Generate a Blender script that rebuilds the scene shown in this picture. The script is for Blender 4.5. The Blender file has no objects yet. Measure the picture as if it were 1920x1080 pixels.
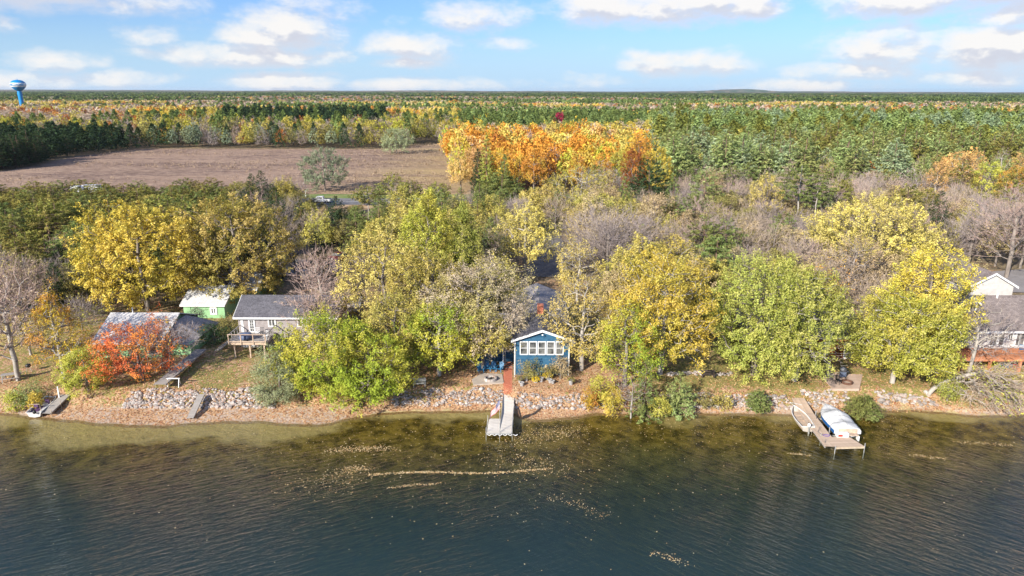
import bpy, math, random
import numpy as np
from mathutils import Vector, Matrix

R = math.radians
sc = bpy.context.scene
COL = sc.collection

# ------------------------------------------------------------------ camera
CAM_H = 32.0
PITCH = R(16.12)
FPX = 1280.0                      # focal length in photograph pixels (1920 wide)
cam_d = bpy.data.cameras.new('camera')
cam_d.sensor_width = 36.0
cam_d.lens = 36.0 * FPX / 1920.0
cam_d.clip_start = 0.5
cam_d.clip_end = 40000
cam = bpy.data.objects.new('camera', cam_d)
COL.objects.link(cam)
cam.matrix_world = (Matrix.Translation((0, 0, CAM_H)) @ Matrix.Rotation(R(90) - PITCH, 4, 'X')
                    @ Matrix.Rotation(R(0.13), 4, 'Z'))
sc.camera = cam

# ------------------------------------------------------------------ sun and sky
SUN_EL, SUN_AZ = R(26), R(218)    # azimuth clockwise from +Y
sd = bpy.data.lights.new('sun', 'SUN')
sd.energy = 4.9
sd.angle = R(0.53)
sd.color = (1.0, 0.93, 0.80)
sun = bpy.data.objects.new('sun', sd)
COL.objects.link(sun)
to_sun = Vector((math.sin(SUN_AZ) * math.cos(SUN_EL), math.cos(SUN_AZ) * math.cos(SUN_EL), math.sin(SUN_EL)))
sun.rotation_euler = to_sun.to_track_quat('Z', 'Y').to_euler()

sc.view_settings.view_transform = 'Standard'
sc.view_settings.look = 'None'
sc.view_settings.gamma = 1.0
sc.view_settings.use_curve_mapping = False
sc.view_settings.exposure = 0.88
sc.render.engine = 'CYCLES'
sc.cycles.max_bounces = 5
sc.cycles.diffuse_bounces = 3
sc.cycles.glossy_bounces = 2
sc.cycles.transmission_bounces = 3
sc.cycles.transparent_max_bounces = 6
sc.cycles.volume_bounces = 0
sc.cycles.caustics_reflective = False
sc.cycles.caustics_refractive = False


def link(nt, a, b):
    nt.links.new(a, b)


class NB:
    """small node helper"""
    def __init__(s, nt):
        s.nt = nt

    def n(s, kind, **kw):
        nd = s.nt.nodes.new(kind)
        for k, v in kw.items():
            setattr(nd, k, v)
        return nd

    def put(s, sock, v):
        if v is None:
            return
        if isinstance(v, bpy.types.NodeSocket):
            s.nt.links.new(v, sock)
        else:
            if isinstance(v, (tuple, list)) and sock.type == 'RGBA' and len(v) == 3:
                v = (*v, 1)
            sock.default_value = v

    def math(s, op, a, b=None, c=None, clamp=False):
        nd = s.n('ShaderNodeMath', operation=op, use_clamp=clamp)
        s.put(nd.inputs[0], a)
        s.put(nd.inputs[1], b)
        s.put(nd.inputs[2], c)
        return nd.outputs[0]

    def vmath(s, op, a, b=None, out=0):
        nd = s.n('ShaderNodeVectorMath', operation=op)
        s.put(nd.inputs[0], a)
        s.put(nd.inputs[1], b)
        return nd.outputs[out]

    def mix(s, f, a, b, mode='MIX'):
        nd = s.n('ShaderNodeMix', data_type='RGBA', blend_type=mode)
        s.put(nd.inputs[0], f)
        s.put(nd.inputs[6], a)
        s.put(nd.inputs[7], b)
        return nd.outputs[2]

    def ramp(s, f, stops):
        nd = s.n('ShaderNodeValToRGB')
        cr = nd.color_ramp
        while len(cr.elements) < len(stops):
            cr.elements.new(0.5)
        for e, (p, c) in zip(cr.elements, stops):
            e.position = p
            e.color = (*c, 1) if len(c) == 3 else c
        s.put(nd.inputs[0], f)
        return nd.outputs[0]

    def noise(s, vec, scale, detail=3, rough=0.55, dist=0.0, out=0):
        nd = s.n('ShaderNodeTexNoise')
        s.put(nd.inputs['Vector'], vec)
        nd.inputs['Scale'].default_value = scale
        nd.inputs['Detail'].default_value = detail
        nd.inputs['Roughness'].default_value = rough
        nd.inputs['Distortion'].default_value = dist
        return nd.outputs[out]

    def voronoi(s, vec, scale, out='Color'):
        nd = s.n('ShaderNodeTexVoronoi')
        s.put(nd.inputs['Vector'], vec)
        nd.inputs['Scale'].default_value = scale
        return nd.outputs[out]

    def mrange(s, v, a, b, c=0.0, d=1.0, smooth=True):
        nd = s.n('ShaderNodeMapRange', interpolation_type='SMOOTHSTEP' if smooth else 'LINEAR')
        s.put(nd.inputs[0], v)
        for i, q in enumerate((a, b, c, d)):
            nd.inputs[1 + i].default_value = q
        return nd.outputs[0]


def build_world():
    w = bpy.data.worlds.new('World')
    sc.world = w
    w.use_nodes = True
    nt = w.node_tree
    nt.nodes.clear()
    b = NB(nt)
    # cloud density group on (azimuth, elevation) in radians
    g = bpy.data.node_groups.new('cloud_density', 'ShaderNodeTree')
    g.interface.new_socket('v', in_out='INPUT', socket_type='NodeSocketVector')
    g.interface.new_socket('d', in_out='OUTPUT', socket_type='NodeSocketFloat')
    gb = NB(g)
    gi = gb.n('NodeGroupInput').outputs[0]
    go = gb.n('NodeGroupOutput')
    # clouds seen in the photograph: px, py, half width, half height, weight
    clouds = [(120, 18, 120, 26, 1), (300, 28, 110, 26, .75), (560, 72, 85, 34, 1), (500, 112, 130, 17, .95),
              (625, 30, 75, 26, .7), (790, 95, 80, 26, .85), (775, 120, 55, 10, .9), (900, 38, 85, 26, .8),
              (945, 85, 60, 12, .7), (330, 82, 40, 18, .7), (170, 128, 60, 16, .8), (270, 152, 60, 14, .8),
              (30, 75, 45, 18, .7), (560, 158, 90, 16, .9), (40, 160, 110, 15, .8),
              (1180, 22, 130, 28, 1), (1330, 22, 80, 28, 1), (1210, 122, 55, 20, .9), (1310, 120, 65, 20, .85),
              (1690, 22, 150, 24, 1), (1620, 98, 80, 28, .95), (1820, 105, 115, 30, 1), (1850, 50, 90, 26, .85),
              (1560, 138, 90, 16, .8), (1800, 145, 110, 16, .75), (1120, 150, 90, 14, .6), (960, 160, 180, 12, .6),
              (1480, 162, 130, 12, .8), (770, 162, 110, 12, .8), (760, 45, 40, 12, .5), (1060, 100, 60, 20, .45),
              (440, 60, 60, 20, .5)]
    acc = None
    for (px, py, hw, hh, wt) in clouds:
        az = math.atan((px - 960) / FPX / 0.985)
        el = PITCH * 0 + (171 - py) / FPX * 0.93
        sub = gb.vmath('SUBTRACT', gi, (az, el, 0))
        mul = gb.vmath('MULTIPLY', sub, (FPX / hw * 0.76, FPX / hh * 0.76, 1))
        ln = gb.vmath('LENGTH', mul, None, out=1)
        v = gb.mrange(ln, 0.2, 1.9, wt, 0.0)
        acc = v if acc is None else gb.math('MAXIMUM', acc, v)
    # overall scattered cloud for the rest of the sky, where the frame does not reach
    sepv = gb.n('ShaderNodeSeparateXYZ')
    gb.put(sepv.inputs[0], gi)
    big = gb.noise(gb.vmath('MULTIPLY', gi, (2.2, 4.5, 1)), 1.6, 2, 0.5)
    genv = gb.mrange(big, 0.46, 0.66, 0.0, 0.95)
    side = gb.mrange(gb.math('ABSOLUTE', sepv.outputs[0]), 0.62, 0.8)
    high = gb.mrange(sepv.outputs[1], 0.13, 0.2)
    genv = gb.math('MULTIPLY', genv, gb.math('MAXIMUM', side, high))
    acc = gb.math('MAXIMUM', acc, genv)
    nz = gb.noise(gb.vmath('MULTIPLY', gi, (13, 25, 1)), 1.1, 7, 0.56, 0.1)
    nz2 = gb.noise(gb.vmath('MULTIPLY', gi, (40, 70, 1)), 1.1, 5, 0.6, 0.1)
    nn = gb.math('ADD', gb.math('MULTIPLY', gb.math('SUBTRACT', nz, 0.5), 1.7), gb.math('MULTIPLY', gb.math('SUBTRACT', nz2, 0.5), 0.6))
    d = gb.math('ADD', gb.math('MULTIPLY', acc, 1.5), gb.math('ADD', nn, -0.66))
    gb.put(go.inputs[0], d)

    tc = b.n('ShaderNodeTexCoord').outputs['Generated']
    sep = b.n('ShaderNodeSeparateXYZ')
    b.put(sep.inputs[0], tc)
    az = b.math('ARCTAN2', sep.outputs[0], sep.outputs[1])
    el = b.math('ARCSINE', sep.outputs[2])
    vec = b.n('ShaderNodeCombineXYZ')
    b.put(vec.inputs[0], az)
    b.put(vec.inputs[1], el)
    G1 = b.n('ShaderNodeGroup')
    G1.node_tree = g
    b.put(G1.inputs[0], vec.outputs[0])
    G2 = b.n('ShaderNodeGroup')
    G2.node_tree = g
    b.put(G2.inputs[0], b.vmath('ADD', vec.outputs[0], (-0.008, 0.015, 0)))
    d1 = G1.outputs[0]
    dens = b.mrange(d1, -0.10, 0.85, 0, 0.95)
    shade = b.mrange(b.math('SUBTRACT', d1, G2.outputs[0]), -0.16, 0.22)
    thick = b.mrange(d1, 0.2, 1.1)
    ccol = b.mix(shade, (5.0, 5.15, 5.7), (6.6, 6.4, 6.2))
    ccol = b.mix(b.math('MULTIPLY', thick, b.math('SUBTRACT', 1.0, shade)), ccol, (4.4, 4.5, 5.1))
    sky = b.n('ShaderNodeTexSky', sky_type='NISHITA', sun_disc=False)
    sky.sun_elevation = SUN_EL
    sky.sun_rotation = SUN_AZ
    sky.air_density = 1.0
    sky.dust_density = 0.6
    sky.ozone_density = 1.6
    # low-lying pale haze towards the horizon
    hz = b.mrange(el, -0.01, 0.11, 0.85, 0.1)
    skyc = b.mix(1.0, sky.outputs[0], (0.50, 0.72, 1.16), 'MULTIPLY')
    skyc = b.mix(hz, skyc, (3.7, 5.3, 7.0))
    out = b.mix(dens, skyc, ccol)
    bg = b.n('ShaderNodeBackground')
    b.put(bg.inputs[0], out)
    bg.inputs[1].default_value = 0.082
    wo = b.n('ShaderNodeOutputWorld')
    link(nt, bg.outputs[0], wo.inputs[0])
    w.cycles.sampling_method = 'MANUAL'
    w.cycles.sample_map_resolution = 512


build_world()

# ------------------------------------------------------------------ geometry of the view (used to survey positions)
def ang(py):
    return PITCH + math.atan((py - 540) / FPX)


def Yat(py, z):
    return (CAM_H - z) / math.tan(ang(py))


def depth(Y, z):
    return Y * math.cos(PITCH) + (CAM_H - z) * math.sin(PITCH)


def Xat(px, Y, z):
    return (px - 960) / FPX * depth(Y, z)


def P(px, py, z=1.5):
    Y = Yat(py, z)
    return Vector((Xat(px, Y, z), Y, z))


def Zat(py, Y):
    return CAM_H - Y * math.tan(ang(py))


def px_of(x, y, z=6.0):
    return 960 + FPX * x / (y * math.cos(PITCH) + (CAM_H - z) * math.sin(PITCH))


# ------------------------------------------------------------------ object helpers
def link_obj(o):
    COL.objects.link(o)
    return o


def tag(o, label=None, cat=None, group=None, kind=None):
    if label: o['label'] = label
    if cat: o['category'] = cat
    if group: o['group'] = group
    if kind: o['kind'] = kind
    return o


def empty(name, loc, rz=0.0, label=None, cat=None, group=None):
    o = bpy.data.objects.new(name, None)
    o.empty_display_size = 0.3
    o.location = loc
    o.rotation_euler = (0, 0, rz)
    link_obj(o)
    return tag(o, label, cat, group)


def mesh_np(name, V, F, mats=(), attrs=None, smooth=False):
    V = np.asarray(V, dtype=np.float32).reshape(-1, 3)
    F = np.asarray(F, dtype=np.int32)
    me = bpy.data.meshes.new(name)
    me.vertices.add(len(V))
    me.vertices.foreach_set('co', V.ravel())
    k = F.shape[1] if len(F) else 4
    me.loops.add(F.size)
    me.loops.foreach_set('vertex_index', F.ravel())
    me.polygons.add(len(F))
    me.polygons.foreach_set('loop_start', np.arange(0, F.size, k, dtype=np.int32))
    if smooth:
        me.polygons.foreach_set('use_smooth', np.ones(len(F), dtype=bool))
    for m in mats:
        me.materials.append(m)
    for an, (dom, arr) in (attrs or {}).items():
        a = me.attributes.new(an, 'FLOAT', dom)
        a.data.foreach_set('value', np.asarray(arr, dtype=np.float32))
    me.update(calc_edges=True)
    return me


class MB:
    """collects simple solids, then links them as one mesh"""
    def __init__(s):
        s.v = []
        s.f = []

    def add(s, vs, fs):
        o = len(s.v)
        s.v += [tuple(v) for v in vs]
        s.f += [tuple(i + o for i in f) for f in fs]
        return s

    def box(s, x0, x1, y0, y1, z0, z1):
        return s.add([(x0, y0, z0), (x1, y0, z0), (x1, y1, z0), (x0, y1, z0), (x0, y0, z1), (x1, y0, z1), (x1, y1, z1), (x0, y1, z1)],
                     [(0, 3, 2, 1), (4, 5, 6, 7), (0, 1, 5, 4), (1, 2, 6, 5), (2, 3, 7, 6), (3, 0, 4, 7)])

    def bar(s, a, b, w, h=None, up=(0, 0, 1)):
        a, b = Vector(a), Vector(b)
        h = w if h is None else h
        d = (b - a).normalized()
        u = Vector(up)
        if abs(d.dot(u)) > 0.98: u = Vector((0, 1, 0))
        r = d.cross(u).normalized()
        u = r.cross(d).normalized()
        c = [a - r * w / 2 - u * h / 2, a + r * w / 2 - u * h / 2, a + r * w / 2 + u * h / 2, a - r * w / 2 + u * h / 2]
        e = [q + (b - a) for q in c]
        return s.add(c + e, [(0, 3, 2, 1), (4, 5, 6, 7), (0, 1, 5, 4), (1, 2, 6, 5), (2, 3, 7, 6), (3, 0, 4, 7)])

    def tube(s, pts, r, k=8, cap=True):
        pts = [Vector(p) for p in pts]
        rs = r if isinstance(r, (list, tuple)) else [r] * len(pts)
        rings = []
        for i, p in enumerate(pts):
            d = (pts[min(i + 1, len(pts) - 1)] - pts[max(i - 1, 0)]).normalized()
            u = Vector((0, 0, 1)) if abs(d.z) < 0.95 else Vector((0, 1, 0))
            a = d.cross(u).normalized()
            c = a.cross(d).normalized()
            rings.append([p + (a * math.cos(t) + c * math.sin(t)) * rs[i] for t in [2 * math.pi * j / k for j in range(k)]])
        vs = [q for rg in rings for q in rg]
        fs = []
        for i in range(len(pts) - 1):
            for j in range(k):
                fs.append((i * k + j, i * k + (j + 1) % k, (i + 1) * k + (j + 1) % k, (i + 1) * k + j))
        if cap:
            fs.append(tuple(range(k - 1, -1, -1)))
            fs.append(tuple((len(pts) - 1) * k + j for j in range(k)))
        return s.add(vs, fs)

    def lathe(s, prof, k=24, c=(0, 0, 0)):
        vs = [(c[0] + r * math.cos(2 * math.pi * j / k), c[1] + r * math.sin(2 * math.pi * j / k), c[2] + z) for (r, z) in prof for j in range(k)]
        fs = []
        for i in range(len(prof) - 1):
            for j in range(k):
                fs.append((i * k + j, i * k + (j + 1) % k, (i + 1) * k + (j + 1) % k, (i + 1) * k + j))
        return s.add(vs, fs)

    def prism(s, poly, axis, a, b):
        """extrude polygon (list of 2D) along axis between a and b"""
        def mk(p, t):
            return {'x': (t, p[0], p[1]), 'y': (p[0], t, p[1]), 'z': (p[0], p[1], t)}[axis]
        n = len(poly)
        vs = [mk(p, a) for p in poly] + [mk(p, b) for p in poly]
        fs = [tuple(range(n)), tuple(range(2 * n - 1, n - 1, -1))] + [(i, (i + 1) % n, n + (i + 1) % n, n + i) for i in range(n)]
        return s.add(vs, fs)

    def loft(s, rings, cap=True, closed=True):
        k = len(rings[0])
        vs = [q for r in rings for q in r]
        fs = []
        for i in range(len(rings) - 1):
            for j in range(k if closed else k - 1):
                fs.append((i * k + j, i * k + (j + 1) % k, (i + 1) * k + (j + 1) % k, (i + 1) * k + j))
        if cap:
            fs.append(tuple(range(k - 1, -1, -1)))
            fs.append(tuple((len(rings) - 1) * k + j for j in range(k)))
        return s.add(vs, fs)

    def mesh(s, name, m, smooth=False):
        me = bpy.data.meshes.new(name)
        me.from_pydata(s.v, [], s.f)
        me.materials.append(m)
        if smooth:
            me.polygons.foreach_set('use_smooth', [True] * len(me.polygons))
        import bmesh
        bm = bmesh.new()
        bm.from_mesh(me)
        bmesh.ops.recalc_face_normals(bm, faces=bm.faces)
        bm.to_mesh(me)
        bm.free()
        me.update()
        return me

    def build(s, name, m, parent=None, smooth=False, loc=None, label=None):
        o = bpy.data.objects.new(name, s.mesh(name, m, smooth))
        link_obj(o)
        if parent: o.parent = parent
        if loc is not None: o.location = loc
        if label: o['label'] = label
        return o


def inst(name, me, parent, loc, rot=(0, 0, 0), scale=(1, 1, 1)):
    o = bpy.data.objects.new(name, me)
    link_obj(o)
    o.parent = parent
    o.location = loc
    o.rotation_euler = rot
    o.scale = scale
    return o


# ------------------------------------------------------------------ materials
def new_mat(name):
    m = bpy.data.materials.new(name)
    m.use_nodes = True
    nt = m.node_tree
    nt.nodes.clear()
    return m, NB(nt)


def simple(name, c, rough=0.6, var=0.25, scale=3.0, bump=0.15, metal=0.0, spec=0.4, c2=None, bscale=None, stretch=(1, 1, 1)):
    m, b = new_mat(name)
    tc = b.n('ShaderNodeTexCoord').outputs['Object']
    tc = b.vmath('MULTIPLY', tc, stretch)
    n = b.noise(tc, scale, 5, 0.65)
    if c2 is None:
        c2 = tuple(min(1, q * (1 + var)) for q in c)
        c = tuple(q * (1 - var) for q in c)
    oi = b.n('ShaderNodeObjectInfo').outputs['Random']
    col = b.mix(b.mrange(n, 0.3, 0.7), c, c2)
    col = b.mix(b.math('MULTIPLY', oi, 0.15), col, (0, 0, 0))
    p = b.n('ShaderNodeBsdfPrincipled')
    b.put(p.inputs['Base Color'], col)
    p.inputs['Roughness'].default_value = rough
    p.inputs['Metallic'].default_value = metal
    p.inputs['Specular IOR Level'].default_value = spec
    if bump:
        bp = b.n('ShaderNodeBump')
        bp.inputs['Strength'].default_value = bump
        bp.inputs['Distance'].default_value = 0.05
        b.put(bp.inputs['Height'], b.noise(tc, bscale or scale * 5, 4, 0.6))
        link(m.node_tree, bp.outputs[0], p.inputs['Normal'])
    o = b.n('ShaderNodeOutputMaterial')
    link(m.node_tree, p.outputs[0], o.inputs[0])
    return m


def lined(name, c, c2, pitch, axis='z', rough=0.7, depth_=0.02, noise_scale=2.0):
    """painted boards: fine lap relief with weathering; the blue also carries leaf reflections"""
    m, b = new_mat(name)
    tc = b.n('ShaderNodeTexCoord').outputs['Object']
    s = b.n('ShaderNodeSeparateXYZ')
    b.put(s.inputs[0], tc)
    q = s.outputs['xyz'.index(axis)]
    saw = b.math('FRACT', b.math('DIVIDE', q, pitch))
    row = b.math('FLOOR', b.math('DIVIDE', q, pitch))
    wn = b.n('ShaderNodeTexWhiteNoise', noise_dimensions='1D')
    b.put(wn.inputs['W'], row)
    n = b.noise(tc, noise_scale, 6, 0.7)
    f = b.math('ADD', b.math('MULTIPLY', b.mrange(n, 0.3, 0.7), 0.7), b.math('MULTIPLY', wn.outputs[0], 0.3))
    col = b.mix(f, c, c2)
    p = b.n('ShaderNodeBsdfPrincipled')
    b.put(p.inputs['Base Color'], col)
    p.inputs['Roughness'].default_value = rough
    p.inputs['Specular IOR Level'].default_value = 0.3
    bp = b.n('ShaderNodeBump')
    bp.inputs['Strength'].default_value = 0.9
    bp.inputs['Distance'].default_value = depth_
    b.put(bp.inputs['Height'], saw)
    link(m.node_tree, bp.outputs[0], p.inputs['Normal'])
    o = b.n('ShaderNodeOutputMaterial')
    link(m.node_tree, p.outputs[0], o.inputs[0])
    return m


def shingles(name, c, c2):
    m, b = new_mat(name)
    tc = b.n('ShaderNodeTexCoord').outputs['Object']
    br = b.n('ShaderNodeTexBrick')
    b.put(br.inputs['Vector'], tc)
    br.inputs['Color1'].default_value = (*c, 1)
    br.inputs['Color2'].default_value = (*c2, 1)
    br.inputs['Mortar'].default_value = tuple(q * 0.6 for q in c) + (1,)
    br.inputs['Scale'].default_value = 1.0
    br.inputs['Mortar Size'].default_value = 0.012
    br.inputs['Brick Width'].default_value = 0.5
    br.inputs['Row Height'].default_value = 0.24
    n = b.noise(tc, 6, 6, 0.7)
    n2 = b.noise(tc, 0.6, 3, 0.6)
    col = b.mix(b.mrange(n, 0.35, 0.7, 0, 0.6), br.outputs[0], tuple(min(1, q * 1.7) for q in c2))
    col = b.mix(b.mrange(n2, 0.4, 0.7, 0, 0.35), col, tuple(q * 0.7 for q in c))
    p = b.n('ShaderNodeBsdfPrincipled')
    b.put(p.inputs['Base Color'], col)
    p.inputs['Roughness'].default_value = 0.9
    p.inputs['Specular IOR Level'].default_value = 0.2
    bp = b.n('ShaderNodeBump')
    bp.inputs['Distance'].default_value = 0.02
    b.put(bp.inputs['Height'], n)
    link(m.node_tree, bp.outputs[0], p.inputs['Normal'])
    o = b.n('ShaderNodeOutputMaterial')
    link(m.node_tree, p.outputs[0], o.inputs[0])
    return m


M = {}
M['blue_siding'] = lined('blue_siding', (0.012, 0.065, 0.14), (0.06, 0.17, 0.28), 0.18, depth_=0.035, noise_scale=1.4)  # wide tone spread: mottled leaf reflections put into the siding colour
M['grey_siding'] = lined('grey_siding', (0.22, 0.19, 0.19), (0.34, 0.31, 0.31), 0.16, 'x')
M['white_siding'] = lined('white_siding', (0.46, 0.44, 0.43), (0.60, 0.58, 0.56), 0.18)
M['green_siding'] = lined('green_siding', (0.22, 0.42, 0.21), (0.32, 0.54, 0.30), 0.2)
M['log_siding'] = lined('log_siding', (0.20, 0.055, 0.025), (0.36, 0.12, 0.05), 0.22)
M['white'] = simple('white_trim', (0.75, 0.75, 0.75), 0.5, 0.06, 2, 0.02)
M['glass'] = simple('window_glass', (0.03, 0.035, 0.04), 0.06, 0.5, 1.3, 0.02, spec=1.0, c2=(0.22, 0.22, 0.21))
M['curtain'] = simple('curtain', (0.5, 0.48, 0.46), 0.8, 0.1, 2, 0.1)
M['shingle_dark'] = shingles('shingle_dark', (0.07, 0.068, 0.078), (0.12, 0.115, 0.13))
M['shingle_brown'] = shingles('shingle_brown', (0.13, 0.105, 0.10), (0.21, 0.175, 0.165))
M['shingle_pale'] = shingles('shingle_pale', (0.38, 0.36, 0.35), (0.52, 0.50, 0.49))
M['shingle_grey'] = shingles('shingle_grey', (0.22, 0.20, 0.20), (0.32, 0.295, 0.295))
M['roof_metal'] = lined('roof_metal', (0.42, 0.42, 0.43), (0.60, 0.60, 0.60), 0.45, 'x', 0.55, 0.02)
M['wood_grey'] = simple('weathered_wood', (0.25, 0.23, 0.22), 0.85, 0.25, 3, 0.3, stretch=(1, 6, 1), c2=(0.40, 0.36, 0.33))
M['wood_tan'] = simple('tan_deck_wood', (0.42, 0.31, 0.23), 0.8, 0.2, 3, 0.3, c2=(0.60, 0.46, 0.35))
M['wood_red'] = simple('red_deck_wood', (0.40, 0.15, 0.07), 0.75, 0.2, 3, 0.2, c2=(0.56, 0.25, 0.13))
M['wood_dark'] = simple('dark_wood', (0.07, 0.05, 0.04), 0.85, 0.3, 3, 0.3)
M['wood_pale'] = simple('pale_wood', (0.50, 0.40, 0.28), 0.7, 0.2, 5, 0.2)
M['dock_panel'] = simple('dock_panel', (0.60, 0.55, 0.50), 0.7, 0.1, 1.5, 0.1, c2=(0.74, 0.69, 0.63))
M['alu'] = simple('aluminium', (0.6, 0.6, 0.6), 0.4, 0.1, 3, 0.05, metal=0.6)
M['alu_dull'] = simple('dull_aluminium', (0.42, 0.42, 0.40), 0.5, 0.2, 3, 0.05, metal=0.4)
M['concrete'] = simple('concrete', (0.40, 0.34, 0.29), 0.9, 0.15, 1.2, 0.2, c2=(0.55, 0.47, 0.40))
M['brick'] = simple('red_brick', (0.42, 0.11, 0.06), 0.85, 0.2, 7, 0.2, c2=(0.60, 0.24, 0.15))
M['black'] = simple('black_metal', (0.02, 0.02, 0.02), 0.5, 0.2, 3, 0.05)
M['dark_grey'] = simple('charcoal_metal', (0.09, 0.095, 0.11), 0.45, 0.2, 3, 0.05)
M['blue_plastic'] = simple('blue_plastic', (0.03, 0.16, 0.32), 0.5, 0.15, 3, 0.05)
M['blue_hull'] = simple('blue_hull', (0.02, 0.13, 0.40), 0.3, 0.1, 3, 0.02, spec=0.6)
M['canvas'] = simple('white_canvas', (0.50, 0.50, 0.52), 0.8, 0.06, 2, 0.5, c2=(0.66, 0.66, 0.67))
M['purple_seat'] = simple('purple_seat', (0.10, 0.05, 0.12), 0.7, 0.3, 3, 0.1)
M['tower_blue'] = simple('tower_blue', (0.0, 0.21, 0.52), 0.4, 0.05, 0.1, 0.0)
M['tower_white'] = simple('tower_white', (0.75, 0.78, 0.8), 0.4, 0.03, 0.1, 0.0)
M['car_white'] = simple('car_white', (0.75, 0.76, 0.78), 0.25, 0.03, 1, 0.0, spec=0.6)
M['car_dark'] = simple('car_dark', (0.05, 0.07, 0.11), 0.25, 0.1, 1, 0.0, spec=0.6)
M['car_silver'] = simple('car_silver', (0.35, 0.37, 0.40), 0.3, 0.05, 1, 0.0, metal=0.5)
M['car_maroon'] = simple('car_maroon', (0.10, 0.015, 0.02), 0.3, 0.1, 1, 0.0, spec=0.6)
M['tyre'] = simple('tyre', (0.02, 0.02, 0.02), 0.9, 0.2, 5, 0.1)
M['mum_yellow'] = simple('mum_yellow', (0.62, 0.42, 0.01), 0.8, 0.3, 12, 0.5, c2=(0.80, 0.60, 0.03))
M['pot_grey'] = simple('pot_grey', (0.35, 0.34, 0.34), 0.8, 0.2, 4, 0.2)
M['red_paint'] = simple('red_paint', (0.5, 0.05, 0.03), 0.5, 0.2, 4, 0.1)
M['asphalt'] = simple('asphalt', (0.13, 0.125, 0.13), 0.9, 0.15, 0.4, 0.2, c2=(0.20, 0.19, 0.195))
M['gravel_drive'] = simple('gravel_drive', (0.13, 0.12, 0.115), 0.95, 0.2, 1.5, 0.4, c2=(0.24, 0.22, 0.21))
M['road_line'] = simple('road_line', (0.7, 0.7, 0.66), 0.7, 0.1, 1, 0)


def stone_mat():
    m, b = new_mat('bank_stone')
    tc = b.n('ShaderNodeTexCoord').outputs['Object']
    at = b.n('ShaderNodeAttribute', attribute_name='tone').outputs['Fac']
    oi = b.n('ShaderNodeObjectInfo').outputs['Random']
    f = b.math('FRACT', b.math('ADD', at, oi))
    col = b.ramp(f, [(0, (0.17, 0.15, 0.14)), (0.25, (0.34, 0.30, 0.28)), (0.5, (0.46, 0.42, 0.39)), (0.75, (0.36, 0.26, 0.22)), (1, (0.58, 0.54, 0.51))])
    n = b.noise(tc, 5, 4, 0.6)
    col = b.mix(b.mrange(n, 0.4, 0.75, 0, 0.5), col, (0.22, 0.19, 0.17))
    p = b.n('ShaderNodeBsdfPrincipled')
    b.put(p.inputs['Base Color'], col)
    p.inputs['Roughness'].default_value = 0.9
    p.inputs['Specular IOR Level'].default_value = 0.2
    bp = b.n('ShaderNodeBump')
    bp.inputs['Distance'].default_value = 0.03
    b.put(bp.inputs['Height'], b.noise(tc, 14, 4, 0.6))
    link(m.node_tree, bp.outputs[0], p.inputs['Normal'])
    o = b.n('ShaderNodeOutputMaterial')
    link(m.node_tree, p.outputs[0], o.inputs[0])
    return m


M['stone'] = stone_mat()


def bark_mat(name, c, c2):
    return simple(name, c, 0.9, 0.2, 2.5, 0.4, spec=0.2, c2=c2, stretch=(1, 1, 0.3))


M['bark'] = bark_mat('bark_grey', (0.15, 0.125, 0.11), (0.30, 0.26, 0.23))
M['bark_pale'] = bark_mat('bark_pale', (0.30, 0.27, 0.24), (0.48, 0.44, 0.40))
M['bark_pine'] = bark_mat('bark_pine', (0.14, 0.09, 0.07), (0.30, 0.20, 0.15))
M['twig_grey'] = bark_mat('twig_grey', (0.24, 0.19, 0.18), (0.40, 0.34, 0.32))
M['twig_tan'] = bark_mat('twig_tan', (0.34, 0.26, 0.20), (0.52, 0.42, 0.34))
M['twig_pink'] = bark_mat('twig_pink', (0.36, 0.25, 0.22), (0.52, 0.39, 0.34))


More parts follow.
